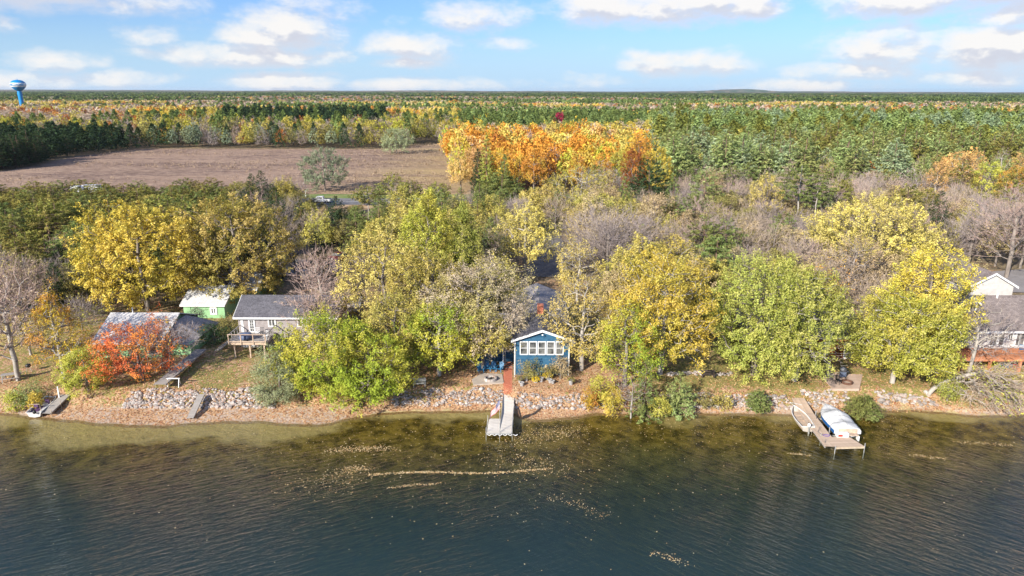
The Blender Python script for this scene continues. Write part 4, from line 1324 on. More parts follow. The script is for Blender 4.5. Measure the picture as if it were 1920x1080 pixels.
OPEN = [[(-1, 82), (13, 82), (16, 100), (13, 113), (13, 136), (9, 150), (2, 150), (1, 112)],         # lawn and drive behind the blue house
        [(-36, 84), (-18, 84), (-21, 106), (-36, 108)],                                                # lawn behind the grey house
        [(66, 84), (130, 84), (130, 121), (74, 117), (66, 100)],                                       # drive of the right-hand house
        [(-50, 92), (-36, 92), (-36, 104), (-52, 104)],                                                # sheds
        [(-58, 66), (-30, 66), (-30, 92), (-58, 92)],
        [(-125, 121), (-74, 118), (-74, 124), (-125, 128)],
        [(-46, 113), (-28, 113), (-28, 125), (-46, 125)]]


def zone(px, x, y):
    """what grows here: class, palette, height, width, label tail; None for open ground"""
    r = RN.random
    if y < 186:
        if px < 150 and y < 100:
            return pick([(.35, 'bare', 'tan', 9, 7), (.3, 'cone', 'pinedark', 8, 4.5), (.35, 'leafy', 'brush', 7, 6)]) + ('in the thicket left of the huge golden maples',)
        if y < 97:
            if (1150 < px < 1740 and y > 82) or (640 < px < 900 and y > 84):
                return pick([(.3, 'leafy', 'olivegold', 8, 7), (.2, 'leafy', 'brush', 7, 6.5), (.25, 'leafy', 'tan', 8, 7), (.25, 'bare', 'tan', 8, 7)]) + ('behind the row of lakeside maples',)
            if y < 88 or px > 1740: return None
        if px < 450:
            if y > 142: return pick([(.6, 'pine', 'olivepine', 6.2, 6.5), (.14, 'leafy', 'olivegold', 5.5, 6), (.26, 'pine', 'pine', 6.5, 6.5)]) + ('between the golden maples and the brown field',)
            return pick([(.48, 'pine', 'olivepine', 8.5, 7.5), (.2, 'pine', 'pine', 8.5, 7), (.12, 'leafy', 'olivegold', 7, 6), (.12, 'cone', 'pinedark', 8, 5), (.08, 'bare', 'tan', 7, 6)]) + ('in the dark wood left of the golden maples',)
        if 560 < px < 800 and y > 150:
            return pick([(.4, 'leafy', 'brush', 2.4, 3.4), (.3, 'leafy', 'tan', 2.2, 3), (.3, None, None, 0, 0)]) + ('on the dry bank below the road',)
        if px < 660:
            return pick([(.28, 'cone', 'pinedark', 9, 5), (.30, 'bare', 'tan', 8, 7), (.24, 'leafy', 'brush', 8, 7), (.18, 'leafy', 'olivegold', 8, 6.5)]) + ('below the road near the white pickup truck',)
        if px < 940:
            if y > 158: return pick([(.3, 'leafy', 'brush', 4.5, 5), (.25, 'bare', 'tan', 5, 5), (.2, 'cone', 'pine', 6, 3.5), (.25, None, None, 0, 0)]) + ('below the road left of the orange grove',)
            return pick([(.4, 'leafy', 'olivegold', 9, 7.5), (.2, 'cone', 'pine', 9, 5), (.2, 'leafy', 'brush', 8, 7), (.2, 'bare', 'tan', 8, 7)]) + ('behind the two lime maple tops',)
        if px < 1260:
            if y > 160: return pick([(.12, 'pine', 'pine', 6, 5), (.36, 'bare', 'tan', 5.5, 6), (.26, 'leafy', 'tan', 5, 5), (.26, None, None, 0, 0)]) + ('between the round bare tree and the orange grove',)
            return pick([(.38, 'leafy', 'palegold' if px < 1090 else 'tan', 10, 8), (.3, 'leafy', 'olivegold', 9, 7.5), (.22, 'bare', 'tan', 9, 8), (.10, 'cone', 'pine', 10, 4.5)]) + ('round the bare tree in the middle',)
        if px < 1530:
            return pick([(.60, 'bare', 'tan', 8.5, 8), (.20, 'leafy', 'brush', 7.5, 7), (.10, 'leafy', 'tan', 8, 7), (.05, 'pine', 'pine', 9, 6.5), (.05, 'cone', 'pine', 8, 4)]) + ('in the grey brush behind the pale green maples',)
        return pick([(.56, 'bare', 'tan', 9.5, 8), (.14, 'leafy', 'tan', 8, 7), (.16, 'leafy', 'brush', 7, 6.5), (.07, 'leafy', 'olivegold', 8, 6), (.07, 'pine', 'olivepine', 10, 7)]) + ('in the grey brush at the right',)
    if y < 208:
        if x > 20: return pick([(.55, 'bare', 'tan', 9, 7), (.25, 'pine', 'pine', 9, 6), (.2, 'leafy', 'tan', 9, 7)]) + ('beyond the road on the right',)
        if x < -190: return ('pine', 'pinedark', 13, 7, 'left of the brown field')
        return None
    if pip(x, y, FIELD) and x < -17 - max(0, y - 215) * .125: return None
    if x < -188 and y < 380:
        return pick([(.85, 'plant', 'pinedark', 12, 8), (.15, 'pine', 'pinedark', 11, 8)]) + ('in the dark windbreak left of the brown field',)
    # orange grove
    if y < 345 and -40 < x < 44 + (y - 215) * .10 and x > -17 - (y - 215) * .125:
        v = pn(x, y, .09, 1)
        edge = 'orange' if v > .28 else 'gold'
        hh = 13.6 + 3.0 * pn(x, y, .09, 6) + RN.uniform(-1.0, .8)
        ww = RN.uniform(7.5, 10.5)
        return pick([(.36, 'leafy', edge, hh, ww), (.16, 'leafy', 'peach' if (x < -5 or y > 280) else 'orange', hh, ww), (.04, 'leafy', 'rust', hh - 1, ww), (.06, 'leafy', 'palegold', hh, ww), (.10, 'leafy', 'lime', hh - 1, ww), (.14, 'leafy', 'gold2', hh, ww), (.05, 'plant', 'pine', hh - 2, 6), (.05, 'bare', 'tan', hh, 7)]) + ('in the orange grove beside the brown field',)
    if x > 36 and y < 240:
        if px > 1690: return pick([(.3, 'leafy', 'peach', 11, 7), (.3, 'bare', 'tan', 10, 7), (.2, 'leafy', 'limegreen', 10, 7), (.2, 'plant', 'pinebright', 12, 6)]) + ('in front of the right end of the plantation',)
        return pick([(.4, 'plant', 'pinebright', 15, 10), (.25, 'plant', 'pineblue', 15, 10), (.25, 'bare', 'tan', 10, 7), (.1, 'leafy', 'olivegold', 10, 7), (.05, 'leafy', 'rust', 9, 6)]) + ('along the front of the pine plantation',)
    if x > 40 and y < 620 and px > 1225:
        if y < 420 and r() < .28: return None
        v = pn(x, y, .02, 3)
        w_ = pn(x, y, .035, 8)
        if w_ > .8 and r() < .5: return pick([(.4, 'leafy', 'olivegold', 12, 8), (.3, 'bare', 'tan', 12, 8), (.3, 'leafy', 'yellowgreen', 12, 8)]) + ('inside the pine plantation',)
        hh = 13 + 4.5 * pn(x, y, .05, 11) + RN.uniform(-1.5, 1.5)
        sp_ = 'pineblue' if pn(x, y, .016, 2) > .55 else 'olivepine'
        if r() < .9: return pick([(.45, 'plant', 'pinebright', hh, 10), (.45, 'plant', sp_, hh, 10), (.10, 'plant', 'pine', hh, 10)]) + ('in the pine plantation on the right',)
        if v > .78 and r() < .15: return ('leafy', 'olivegold', 12, 8, 'inside the pine plantation')
        return pick([(.45, 'plant', 'pinebright', 15, 10), (.27, 'plant', 'pineblue', 15.5, 10), (.28, 'plant', 'olivepine', 14, 10)]) + ('in the pine plantation on the right',)
    if y < 470 and px < 860:
        v = pn(x, y, .05, 2)
        if y < 392:
            return pick([(.16, 'leafy', 'greygreen', 12, 8), (.26, 'bare', 'tan', 12, 8), (.20, 'plant', 'pinedark', 13, 7), (.06, 'leafy', 'maroon', 8, 6), (.06, 'leafy', 'rust', 10, 7), (.18, 'leafy', 'brush', 12, 8), (.08, 'leafy', 'olivegold', 9, 7)]) + ('in the shaded row at the far side of the brown field',)
        return pick([(.24, 'bare', 'tan', 14, 9), (.22, 'leafy', 'olivegold', 14, 9), (.16, 'leafy', 'brush', 14, 9), (.14, 'leafy', 'yellowgreen', 14, 8), (.14, 'plant', 'pine', 16, 8), (.10, 'leafy', 'rust', 13, 8)]) + ('behind the far side of the brown field',)
    tail = 'in the far forest'
    v = pn(x, y, .011, 5); v2 = pn(x, y, .006, 9); v3 = pn(x, y, .03, 4)
    if y < 760:
        if px < 240: return pick([(.32, 'bare', 'tan', 13, 10), (.24, 'leafy', 'pinktan', 13, 10), (.2, 'leafy', 'orange' if v3 > .5 else 'rust', 13, 9), (.24, 'leafy', 'olivegold', 12, 9)]) + (tail,)
        if px < 860:
            if y < 590 and 420 < px < 720: return pick([(.75, 'plant', 'pinedark', 17, 9), (.25, 'plant', 'pine', 17, 9)]) + (tail,)
            if y < 600: return pick([(.3, 'leafy', 'olivegold', 14, 9), (.25, 'leafy', 'rust' if v3 > .6 else 'yellow', 14, 9), (.25, 'bare', 'tan', 13, 9), (.2, 'plant', 'pine', 15, 8)]) + (tail,)
            if y < 700: return pick([(.34, 'leafy', 'orange' if v3 > .55 else 'gold2', 15, 10), (.16, 'leafy', 'rust', 14, 10), (.2, 'leafy', 'gold2', 14, 10), (.3, 'leafy', 'olivegold', 14, 10)]) + (tail,)
            return pick([(.55, 'leafy', 'pinktan', 13, 10), (.25, 'bare', 'tan', 13, 10), (.2, 'leafy', 'orange', 13, 10)]) + (tail,)
        if px < 1240:
            if v > .5: return pick([(.7, 'plant', 'pine', 13, 8), (.2, 'plant', 'pinebright', 13, 8), (.1, 'leafy', 'yellow', 12, 8)]) + (tail,)
            return pick([(.4, 'leafy', 'pinktan', 12, 9), (.3, 'leafy', 'olivegold', 12, 9), (.15, 'leafy', 'brush', 12, 9), (.15, 'leafy', 'yellow', 12, 9)]) + (tail,)
        if px > 1600: return pick([(.25, 'leafy', 'orange', 13, 10), (.25, 'leafy', 'rust', 13, 10), (.3, 'leafy', 'tan', 12, 10), (.2, 'plant', 'pine', 13, 8)]) + (tail,)
        return pick([(.3, 'leafy', 'gold2', 12, 10), (.4, 'leafy', 'pinktan', 12, 10), (.15, 'leafy', 'orange', 12, 9), (.15, 'plant', 'pine', 13, 8)]) + (tail,)
    if y < 1350:
        green = .60 + .08 * (px < 700) + .08 * (px > 1000) - .14 * (y < 900 and 500 < px < 900)
        if y > 820 and pn(x, y, .006, 12) > green: return pick([(.7, 'plant', 'pine', 14, 9), (.3, 'plant', 'pinebright', 14, 9)]) + (tail,)
        if v > .66: return pick([(.3, 'leafy', 'gold2', 13, 10), (.12, 'leafy', 'orange', 13, 10), (.3, 'leafy', 'tan', 13, 10), (.28, 'leafy', 'olivegold', 13, 10)]) + (tail,)
        return pick([(.44, 'bare', 'tan', 13, 10), (.2, 'leafy', 'pinktan', 13, 10), (.06, 'leafy', 'gold2', 13, 10), (.06, 'leafy', 'rust', 13, 10), (.1, 'leafy', 'brush', 13, 10), (.14, 'plant', 'pine', 13, 9)]) + (tail,)
    g = .34 + .22 * (px < 750) if y < 2600 else .36 + .12 * (px < 400)
    if pn(x, y, .0035, 7) * .6 + pn(x, y, .0016, 3) * .4 > g: return pick([(.8, 'plant', 'pine', 14, 12), (.2, 'plant', 'pinedark', 14, 12)]) + (tail,)
    return pick([(.6, 'bare', 'tan', 13, 12), (.12, 'leafy', 'pinktan', 13, 12), (.04, 'leafy', 'gold2', 13, 12), (.08, 'leafy', 'rust', 13, 12), (.16, 'plant', 'pine', 13, 12)]) + (tail,)


cands = []
y = 84.0
while y < 6500:
    spc = 4.9 if y < 200 else 6.2 if y < 420 else 7.4 if y < 700 else 9.5 if y < 1200 else 13.5 if y < 2300 else 26
    half = 0.80 * (y * .961 + 8) + 14
    nx = int(2 * half / spc)
    for i in range(nx):
        x = -half + (i + .5) * spc + RN.uniform(-.42, .42) * spc
        yy = y + RN.uniform(-.42, .42) * spc
        z = zone(px_of(x, yy), x, yy)
        if not z or z[0] is None: continue
        if yy < 200:
            if any(abs(x - a) < c + 1.6 and (x - a) ** 2 + (yy - b_) ** 2 < (c + 1.6) ** 2 for a, b_, c in TAKEN): continue
            if any(pip(x, yy, q) for q in OPEN): continue
        s = RN.uniform(.78, 1.2)
        cands.append((yy, x, z, s))
    y += spc
cands.sort(key=lambda c: c[0])
count = {}
rest = []
BASEW = {'leafy': 8, 'bare': 8, 'pine': 6.5, 'plant': 5.6, 'cone': 4.6}
MAXN = {'leafy': 295, 'bare': 255, 'pine': 270, 'plant': 290, 'cone': 270}
for (yy, x, (cls, pal, H, W, tail), s) in cands:
    n = count.get(cls, 0)
    if n < MAXN[cls] and yy < 420:
        count[cls] = n + 1
        tm, cm = PROTO[cls][RN.randrange(len(PROTO[cls]))]
        if cls == 'bare':
            lb = 'bare grey-brown tree ' + tail
        else:
            w = {'leafy': 'leafy tree', 'pine': 'rounded pine', 'plant': 'pine', 'cone': 'upright conifer'}[cls]
            lb = CWORD[pal] + ' ' + w + ' ' + tail
        place_tree(KINDN[cls], tm, cm, (x, yy, gzf(x, yy)), RN.random() * 6.28, (W / BASEW[cls] * s, W / BASEW[cls] * s * RN.uniform(.9, 1.1), H / 10 * s),
                   label=lb, group=('trees ' + tail) if cls in ('leafy', 'bare') else ('conifers ' + tail), pal=None if cls == 'bare' else pal)
    else:
        rest.append((yy, x, cls, pal, H * s, W * s))


# far protos (no trunks: they are hidden in the canopy)
def far_proto(name, seed, H, W, n, leaf, conic=0.0, zc=.55, aspect=.8, low=.8, cone=False):
    rng = np.random.default_rng(seed)
    if cone:
        t = rng.random(n) ** .8
        a = rng.random(n) * 6.283
        rr = W / 2 * (1 - t ** 1.6) ** .9 * (.55 + .45 * rng.random(n)) + .1
        T = np.stack([np.cos(a) * rr, np.sin(a) * rr, H * (.12 + .86 * t)], 1)
    else:
        T = crown_tips(rng, n, W / 2, W / 2, H * zc, H * (1 - zc), low=low, lobes=8, lob=.3, conic=conic, rmin=.6)
    D = unit(T - np.array([0, 0, H * .3]))
    V, F, tone = leaf_cloud(rng, T, D, 3, leaf, leaf * 1.3, leaf * .6, up=.4, aspect=aspect)
    me = mesh_np(name, V, F, [LM_FAR], {'tone': ('FACE', tone)})
    return bpy.data.objects.new(name, me)


def coll(name, objs):
    c = bpy.data.collections.new(name)
    for o in objs: c.objects.link(o)
    return c


C_MID = coll('mid_tree_shapes', [far_proto('a_leafy', 1, 10, 8, 230, .42), far_proto('b_leafy', 2, 10, 8, 230, .42, .3), far_proto('c_leafy', 3, 10, 8, 200, .42),
                                 far_proto('d_sparse', 4, 10, 8, 260, .5, 0, .5, .22), far_proto('e_sparse', 5, 10, 8, 260, .5, 0, .5, .22),
                                 far_proto('f_pine', 6, 10, 5.6, 230, .36, cone=True), far_proto('g_pine', 7, 10, 5.6, 230, .36, cone=True)])
C_FAR = coll('far_tree_shapes', [far_proto('a_leafy', 11, 10, 8, 50, .95), far_proto('b_leafy', 12, 10, 8, 50, .95, .3), far_proto('c_leafy', 13, 10, 8, 50, .95),
                                 far_proto('d_sparse', 14, 10, 8, 60, 1.0, 0, .5, .4), far_proto('e_sparse', 15, 10, 8, 60, 1.0, 0, .5, .4),
                                 far_proto('f_pine', 16, 10, 5.6, 50, .8, cone=True), far_proto('g_pine', 17, 10, 5.6, 50, .8, cone=True)])


def scatter_group(name, c):
    g = bpy.data.node_groups.new(name, 'GeometryNodeTree')
    g.interface.new_socket('Geometry', in_out='INPUT', socket_type='NodeSocketGeometry')
    g.interface.new_socket('Geometry', in_out='OUTPUT', socket_type='NodeSocketGeometry')
    gi = g.nodes.new('NodeGroupInput'); go = g.nodes.new('NodeGroupOutput')
    ip = g.nodes.new('GeometryNodeInstanceOnPoints')
    ci = g.nodes.new('GeometryNodeCollectionInfo')
    ci.inputs['Collection'].default_value = c
    ci.inputs['Separate Children'].default_value = True
    ci.inputs['Reset Children'].default_value = True
    def attr(nm, t):
        a = g.nodes.new('GeometryNodeInputNamedAttribute'); a.data_type = t
        a.inputs['Name'].default_value = nm
        return next(o for o in a.outputs if o.enabled and o.name == 'Attribute')
    cx = g.nodes.new('ShaderNodeCombineXYZ')
    g.links.new(gi.outputs[0], ip.inputs['Points'])
    g.links.new(ci.outputs[0], ip.inputs['Instance'])
    ip.inputs['Pick Instance'].default_value = True
    g.links.new(attr('idx', 'INT'), ip.inputs['Instance Index'])
    g.links.new(attr('rz', 'FLOAT'), cx.inputs[2])
    g.links.new(cx.outputs[0], ip.inputs['Rotation'])
    g.links.new(attr('sc', 'FLOAT_VECTOR'), ip.inputs['Scale'])
    g.links.new(ip.outputs[0], go.inputs[0])
    return g


def scatter(name, items, group):
    """items: (x, y, z, idx, (sx,sy,sz), rz, tint)"""
    n = len(items)
    me = bpy.data.meshes.new(name)
    me.vertices.add(n)
    me.vertices.foreach_set('co', np.array([i[:3] for i in items], dtype=np.float32).ravel())
    a = me.attributes.new('idx', 'INT', 'POINT'); a.data.foreach_set('value', np.array([i[3] for i in items], dtype=np.int32))
    a = me.attributes.new('sc', 'FLOAT_VECTOR', 'POINT'); a.data.foreach_set('vector', np.array([i[4] for i in items], dtype=np.float32).ravel())
    a = me.attributes.new('rz', 'FLOAT', 'POINT'); a.data.foreach_set('value', np.array([i[5] for i in items], dtype=np.float32))
    a = me.attributes.new('tint', 'FLOAT_COLOR', 'POINT'); a.data.foreach_set('color', np.array([(*i[6], 1) for i in items], dtype=np.float32).ravel())
    me.update()
    o = link_obj(bpy.data.objects.new(name, me))
    md = o.modifiers.new('scatter', 'NODES')
    md.node_group = group
    return tag(o, kind='stuff')


G_MID = scatter_group('scatter_mid', C_MID)
G_FAR = scatter_group('scatter_far', C_FAR)
lists = {}
for (yy, x, cls, pal, H, W) in rest:
    base = PAL[pal][1] if pal else (.4, .3, .25)
    if cls == 'bare': base = RN.choice([(.36, .28, .25), (.42, .33, .28), (.30, .25, .23)])
    j = RN.uniform(.82, 1.18)
    hj = RN.uniform(-.06, .06)
    tint = (min(.9, base[0] * j * (1 + hj)), min(.9, base[1] * j), min(.9, base[2] * j * (1 - hj)))
    idx = {'leafy': [0, 1, 2], 'bare': [3, 4], 'pine': [0, 5], 'plant': [5, 6], 'cone': [5, 6]}[cls]
    k = RN.choice(idx)
    bw = 5.6 if k >= 5 else 8.0
    if yy > 2300: W = W * 2.1
    elif yy > 1200: W *= 1.25
    far = yy > 620
    nm = ('pine_forest' if cls in ('pine', 'plant', 'cone') else 'autumn_forest') + ('_far' if far else '')
    lists.setdefault((nm, far), []).append((x, yy, 1.5, k, (W / bw, W / bw, H / 10), RN.random() * 6.28, tint))
for (nm, far), it in lists.items():
    o = scatter(nm.replace('_far', ''), it, G_FAR if far else G_MID)
    tag(o, label={('pine_forest', False): 'dense pine plantation filling the right half beyond the road', ('pine_forest', True): 'green pine forest stretching to the horizon',
                  ('autumn_forest', False): 'mixed autumn wood beyond the brown field and the road', ('autumn_forest', True): 'tan and orange forest stretching to the horizon'}[(nm.replace('_far', ''), far)], cat='forest')

# far wooded rises on the horizon
def hills_mat():
    m, b = new_mat('distant_woods')
    geo = b.n('ShaderNodeNewGeometry').outputs['Position']
    n = b.noise(b.vmath('MULTIPLY', geo, (1, .35, 1)), 0.004, 4, .6)
    n2 = b.noise(geo, 0.03, 4, .7)
    c = b.mix(b.mrange(n, .42, .6), (0.045, 0.075, 0.045), (0.20, 0.15, 0.11))
    c = b.mix(b.mrange(n2, .4, .7, 0, .5), c, (0.03, 0.05, 0.03))
    d = b.n('ShaderNodeBsdfDiffuse'); b.put(d.inputs[0], c)
    o = b.n('ShaderNodeOutputMaterial'); link(m.node_tree, d.outputs[0], o.inputs[0])
    return m


HM = hills_mat()
for k, (yy, h, sd_) in enumerate([(6700, 15, 1), (8200, 20, 2), (10500, 26, 3)]):
    xs_ = np.linspace(-yy * 1.3, yy * 1.3, 900)
    rngh = np.random.default_rng(sd_)
    prof = h + 3.5 * np.sin(xs_ * .0011 + sd_) + 2.5 * np.sin(xs_ * .0031 + 2 * sd_) + rngh.normal(size=900) * 1.0
    if k == 2: prof += 28 * np.exp(-((xs_ - 3600) / 260) ** 2) + 12 * np.exp(-((xs_ - 3350) / 500) ** 2)
    rows = [(-40, 0), (0, .85), (400, 1.0), (1500, .9), (1800, 0)]
    Xh = np.tile(xs_, (5, 1)); Yh = np.stack([np.full(900, yy + a) for a, _ in rows]); Zh = np.stack([1.0 + prof * q for _, q in rows])
    tag(link_obj(bpy.data.objects.new('hills', grid('hills', Xh, Yh, Zh, [HM]))), kind='structure')

# ------------------------------------------------------------------ buildings
def window(parent, x0, x1, z0, z1, y, fw=0.09, mull=(), rails=(), depth_=0.08, frame='white', glass='glass', name='window', label=None):
    """a window in a wall facing -Y whose face is at y: frame, and one pane per light"""
    f = MB()
    yo = y - depth_
    f.box(x0 - fw, x0, yo, y + 0.02, z0 - fw, z1 + fw)
    f.box(x1, x1 + fw, yo, y + 0.02, z0 - fw, z1 + fw)
    f.box(x0, x1, yo, y + 0.02, z1, z1 + fw)
    f.box(x0, x1, yo - 0.03, y + 0.02, z0 - fw, z0)
    xs_ = [x0] + [x0 + (x1 - x0) * t for t in mull] + [x1]
    zs_ = [z0] + [z0 + (z1 - z0) * t for t in rails] + [z1]
    mw = fw * 0.5 if len(mull) + len(rails) < 3 else 0.035
    for q in xs_[1:-1]: f.box(q - mw / 2, q + mw / 2, yo + .015, y + 0.01, z0, z1)
    for q in zs_[1:-1]:
        for a, b_ in zip(xs_[:-1], xs_[1:]):
            f.box(a + mw / 2, b_ - mw / 2, yo + .018, y + 0.012, q - mw / 2, q + mw / 2)
    w = f.build(name, M[frame], parent, label=label)
    for a, b_ in zip(xs_[:-1], xs_[1:]):
        for c, d in zip(zs_[:-1], zs_[1:]):
            MB().box(a, b_, y - 0.025, y - 0.012, c, d).build('pane', M[glass], w)
    return w


def gable_y(parent, x0, x1, y0, y1, ze, zr, over, oy, mat, t=0.14, name='roof', fascia='white'):
    """gable roof whose ridge runs along Y"""
    xm = (x0 + x1) / 2
    a = (zr - ze) / (xm - x0)
    zl = ze - over * a
    m_ = MB().prism([(x0 - over, zl), (xm, zr), (x1 + over, zl), (x1 + over, zl + t), (xm, zr + t), (x0 - over, zl + t)], 'y', y0 - oy, y1 + oy)
    r = m_.build(name, M[mat], parent)
    f = MB().prism([(x0 - over - .03, zl - .09), (xm, zr - .09), (x1 + over + .03, zl - .09), (x1 + over + .03, zl + t + .03), (xm, zr + t + .03), (x0 - over - .03, zl + t + .03)], 'y', y0 - oy - .06, y0 - oy - .003)
    f.build('fascia', M[fascia], r)
    return r


def gable_x(parent, x0, x1, y0, y1, ze, zr, over, ox, mat, t=0.14, name='roof', fascia='white'):
    """gable roof whose ridge runs along X, eaves front and back"""
    ym = (y0 + y1) / 2
    a = (zr - ze) / (ym - y0)
    zl = ze - over * a
    poly = [(y0 - over, zl), (ym, zr), (y1 + over, zl), (y1 + over, zl + t), (ym, zr + t), (y0 - over, zl + t)]
    r = MB().prism(poly, 'x', x0 - ox, x1 + ox).build(name, M[mat], parent)
    MB().box(x0 - ox - .03, x1 + ox + .03, y0 - over - .07, y0 - over - .003, zl - .06, zl + t + .02).build('gutter', M[fascia], r)
    for q in (x0 - ox - .05, x1 + ox + .004):
        MB().prism([(p[0], p[1] + (.02 if i > 2 else -.08)) for i, p in enumerate(poly)], 'x', q, q + .046).build('rake_board', M[fascia], r)
    return r


# --- blue house -------------------------------------------------------------
Yb = 70.6
xb0, xb1 = Xat(966, Yb, 4), Xat(1067, Yb, 4)
gb_ = gzf((xb0 + xb1) / 2, Yb)
H1 = empty('blue_house', (0, 0, 0), label='blue gabled lake house with a row of five white-framed windows facing the water', cat='house')
zeb, zrb = Zat(637, Yb), Zat(620, Yb)
ym1, ym2 = 76.3, 88.0
MB().box(xb0, xb1, Yb, ym1, gb_ - .1, zeb).build('wall', M['blue_siding'], H1)
MB().prism([(xb0, zeb + .002), (xb1, zeb + .002), ((xb0 + xb1) / 2, zrb)], 'y', Yb, Yb + .2).build('gable_wall', M['blue_siding'], H1)
rf = gable_y(H1, xb0, xb1, Yb, ym1, zeb + .05, zrb + .05, .42, .35, 'shingle_dark')
MB().box(xb0 + .1, xb1 - .1, ym1 + .01, ym2, gb_ - .1, zeb).build('wall', M['blue_siding'], H1)
rf2 = gable_y(H1, xb0 + .1, xb1 - .1, ym1 + .7, ym2, zeb + .25, zrb + .35, .5, .28, 'shingle_grey', fascia='wood_grey')
MB().box(-.35 + (xb0 + xb1) / 2, .35 + (xb0 + xb1) / 2, ym1 - .3, ym1 + .3, zrb - .6, zrb + 1.25).build('chimney', M['brick'], H1)
MB().box(-.15 + (xb0 + xb1) / 2 - .1, .12 + (xb0 + xb1) / 2, 82.4, 82.7, zrb + .2, zrb + 1.0).build('vent_pipe', M['alu_dull'], rf2)
for xa in (xb0, xb1):
    MB().box(xa - .06, xa + .06, Yb - .07, Yb - .003, gb_, zeb + .08).build('corner_board', M['white'], H1)
wz1, wz0 = Zat(640, Yb), Zat(664.5, Yb)
for i in range(5):
    xa = Xat(975.5 + i * 16.7, Yb, 4.5); xc = Xat(975.5 + i * 16.7 + 14, Yb, 4.5)
    window(H1, xa + .06, xc - .06, wz0 + .08, wz1 - .08, Yb, fw=.1, rails=(.5,))
MB().tube([((xb0 + xb1) / 2, Yb - .4, zrb - .35), ((xb0 + xb1) / 2, Yb - .42, zrb - .34)], .09, 8).build('lamp', M['white'], H1)
MB().tube([(xb0 - .32, Yb - .25, zeb - .12), (xb0 - .05, Yb - .1, zeb - .5), (xb0 - .05, Yb - .12, gb_ + .1), (xb0 - .05, Yb - .55, gb_ + .05)], .045, 6).build('downpipe', M['white'], H1)
# low wing on the left with its deck rail
wx0, wx1 = Xat(895, 73, 3), xb0 - .02
MB().box(wx0, wx1, 74.4, 80, gb_ - .1, 4.6).build('wing_wall', M['blue_siding'], H1)
MB().prism([(74.0, 4.55), (80.2, 5.5), (80.2, 5.62), (74.0, 4.67)], 'x', wx0 - .2, wx1).build('wing_roof', M['shingle_grey'], H1)
for i in range(3):
    window(H1, wx0 + .6 + i * 1.2, wx0 + 1.3 + i * 1.2, 2.9, 3.8, 74.4, fw=.07)
MB().prism([(72.6, 5.0), (74.4, 5.35), (74.4, 5.45), (72.6, 5.1)], 'x', xb0 - 1.4, xb0 - .05).build('porch_roof', M['white'], H1)
MB().bar((xb0 - 1.35, 72.7, 5.0), (xb0 - 1.35, 72.7, gb_), .1).build('porch_post', M['white'], H1)
for q in range(3):
    MB().bar((wx0 + q * 1.6, 73.1, gb_), (wx0 + q * 1.6, 73.1, gb_ + 2.6), .09).build('rail_post', M['alu_dull'], H1)
for z_ in (4.15, 3.55):
    MB().bar((wx0, 73.1, z_), (wx0 + 3.3, 73.1, z_), .06).build('rail', M['alu_dull'], H1)
# brick walk with bricks picked out, joint by joint
bw = empty('brick_walk', (0, 0, 0), label='red brick walk leading from the blue house down to the central dock', cat='path')
xa, xc = Xat(944, 69, 1.6), Xat(960, 69, 1.6)
y0w, y1w = Yat(732, 1.4), 74.2
V_, F_ = MB(), None
proto_b = MB().box(-.105, .105, -.05, .05, 0, .05).mesh('brick', M['brick'])
rows = int((y1w - y0w) / .112)
cols = int((xc - xa) / .22)
extra = MB()
cnt = 0
for r_i in range(rows):
    for c_i in range(cols):
        bx_, by_ = xa + .11 + c_i * .22 + (.11 if r_i % 2 else 0), y0w + .056 + r_i * .112
        zz = gzf(bx_, by_) + .01 + RN.uniform(0, .012)
        if cnt < 200:
            inst('brick', proto_b, bw, (bx_, by_, zz)); cnt += 1
        else:
            extra.box(bx_ - .105, bx_ + .105, by_ - .05, by_ + .05, zz, zz + .05)
tag(extra.build('bricks', M['brick'], bw), kind='stuff')
for k in range(7):
    MB().box(xa - .1, xc + .1, 72.4 + k * .6, 72.55 + k * .6, gzf(xa, 72) , gzf(xa, 72) + .1).build('edging', M['wood_grey'], bw)

# concrete patio, fire pit, chairs
pc = [P(888, 722, 1.45), P(945, 718, 1.45), P(942, 702, 1.45), P(905, 700, 1.45), P(885, 712, 1.45)]
o = MB().prism([(p.x, p.y) for p in pc], 'z', 1.25, gzf(pc[0].x, pc[0].y) + .12).build('patio', M['concrete'])
tag(o, 'pale concrete patio with a round fire pit left of the brick walk', 'patio')
fc = P(920, 710.5, 1.6)
fz = gzf(pc[0].x, pc[0].y) + .12
fp = empty('fire_pit', (fc.x, fc.y, fz), label='round stone fire pit on the concrete patio near the blue chairs', cat='fire pit')
blk = MB().box(-.14, .14, -.09, .09, 0, .26).mesh('stone_block', M['stone'])
for k in range(14):
    a = k * 2 * math.pi / 14
    inst('stone', blk, fp, (math.cos(a) * .62, math.sin(a) * .62, 0), (0, 0, a + math.pi / 2), (1, 1, RN.uniform(.85, 1.15)))
MB().lathe([(0, .08), (.5, .1), (.52, .05)], 16).build('ash_bed', simple('ash', (.22, .22, .21), .95, .3, 6, .4), fp)
MB().bar((-.3, -.1, .14), (.35, .15, .18), .08).bar((-.1, -.3, .2), (.15, .3, .22), .07).build('charred_log', M['wood_dark'], fp)


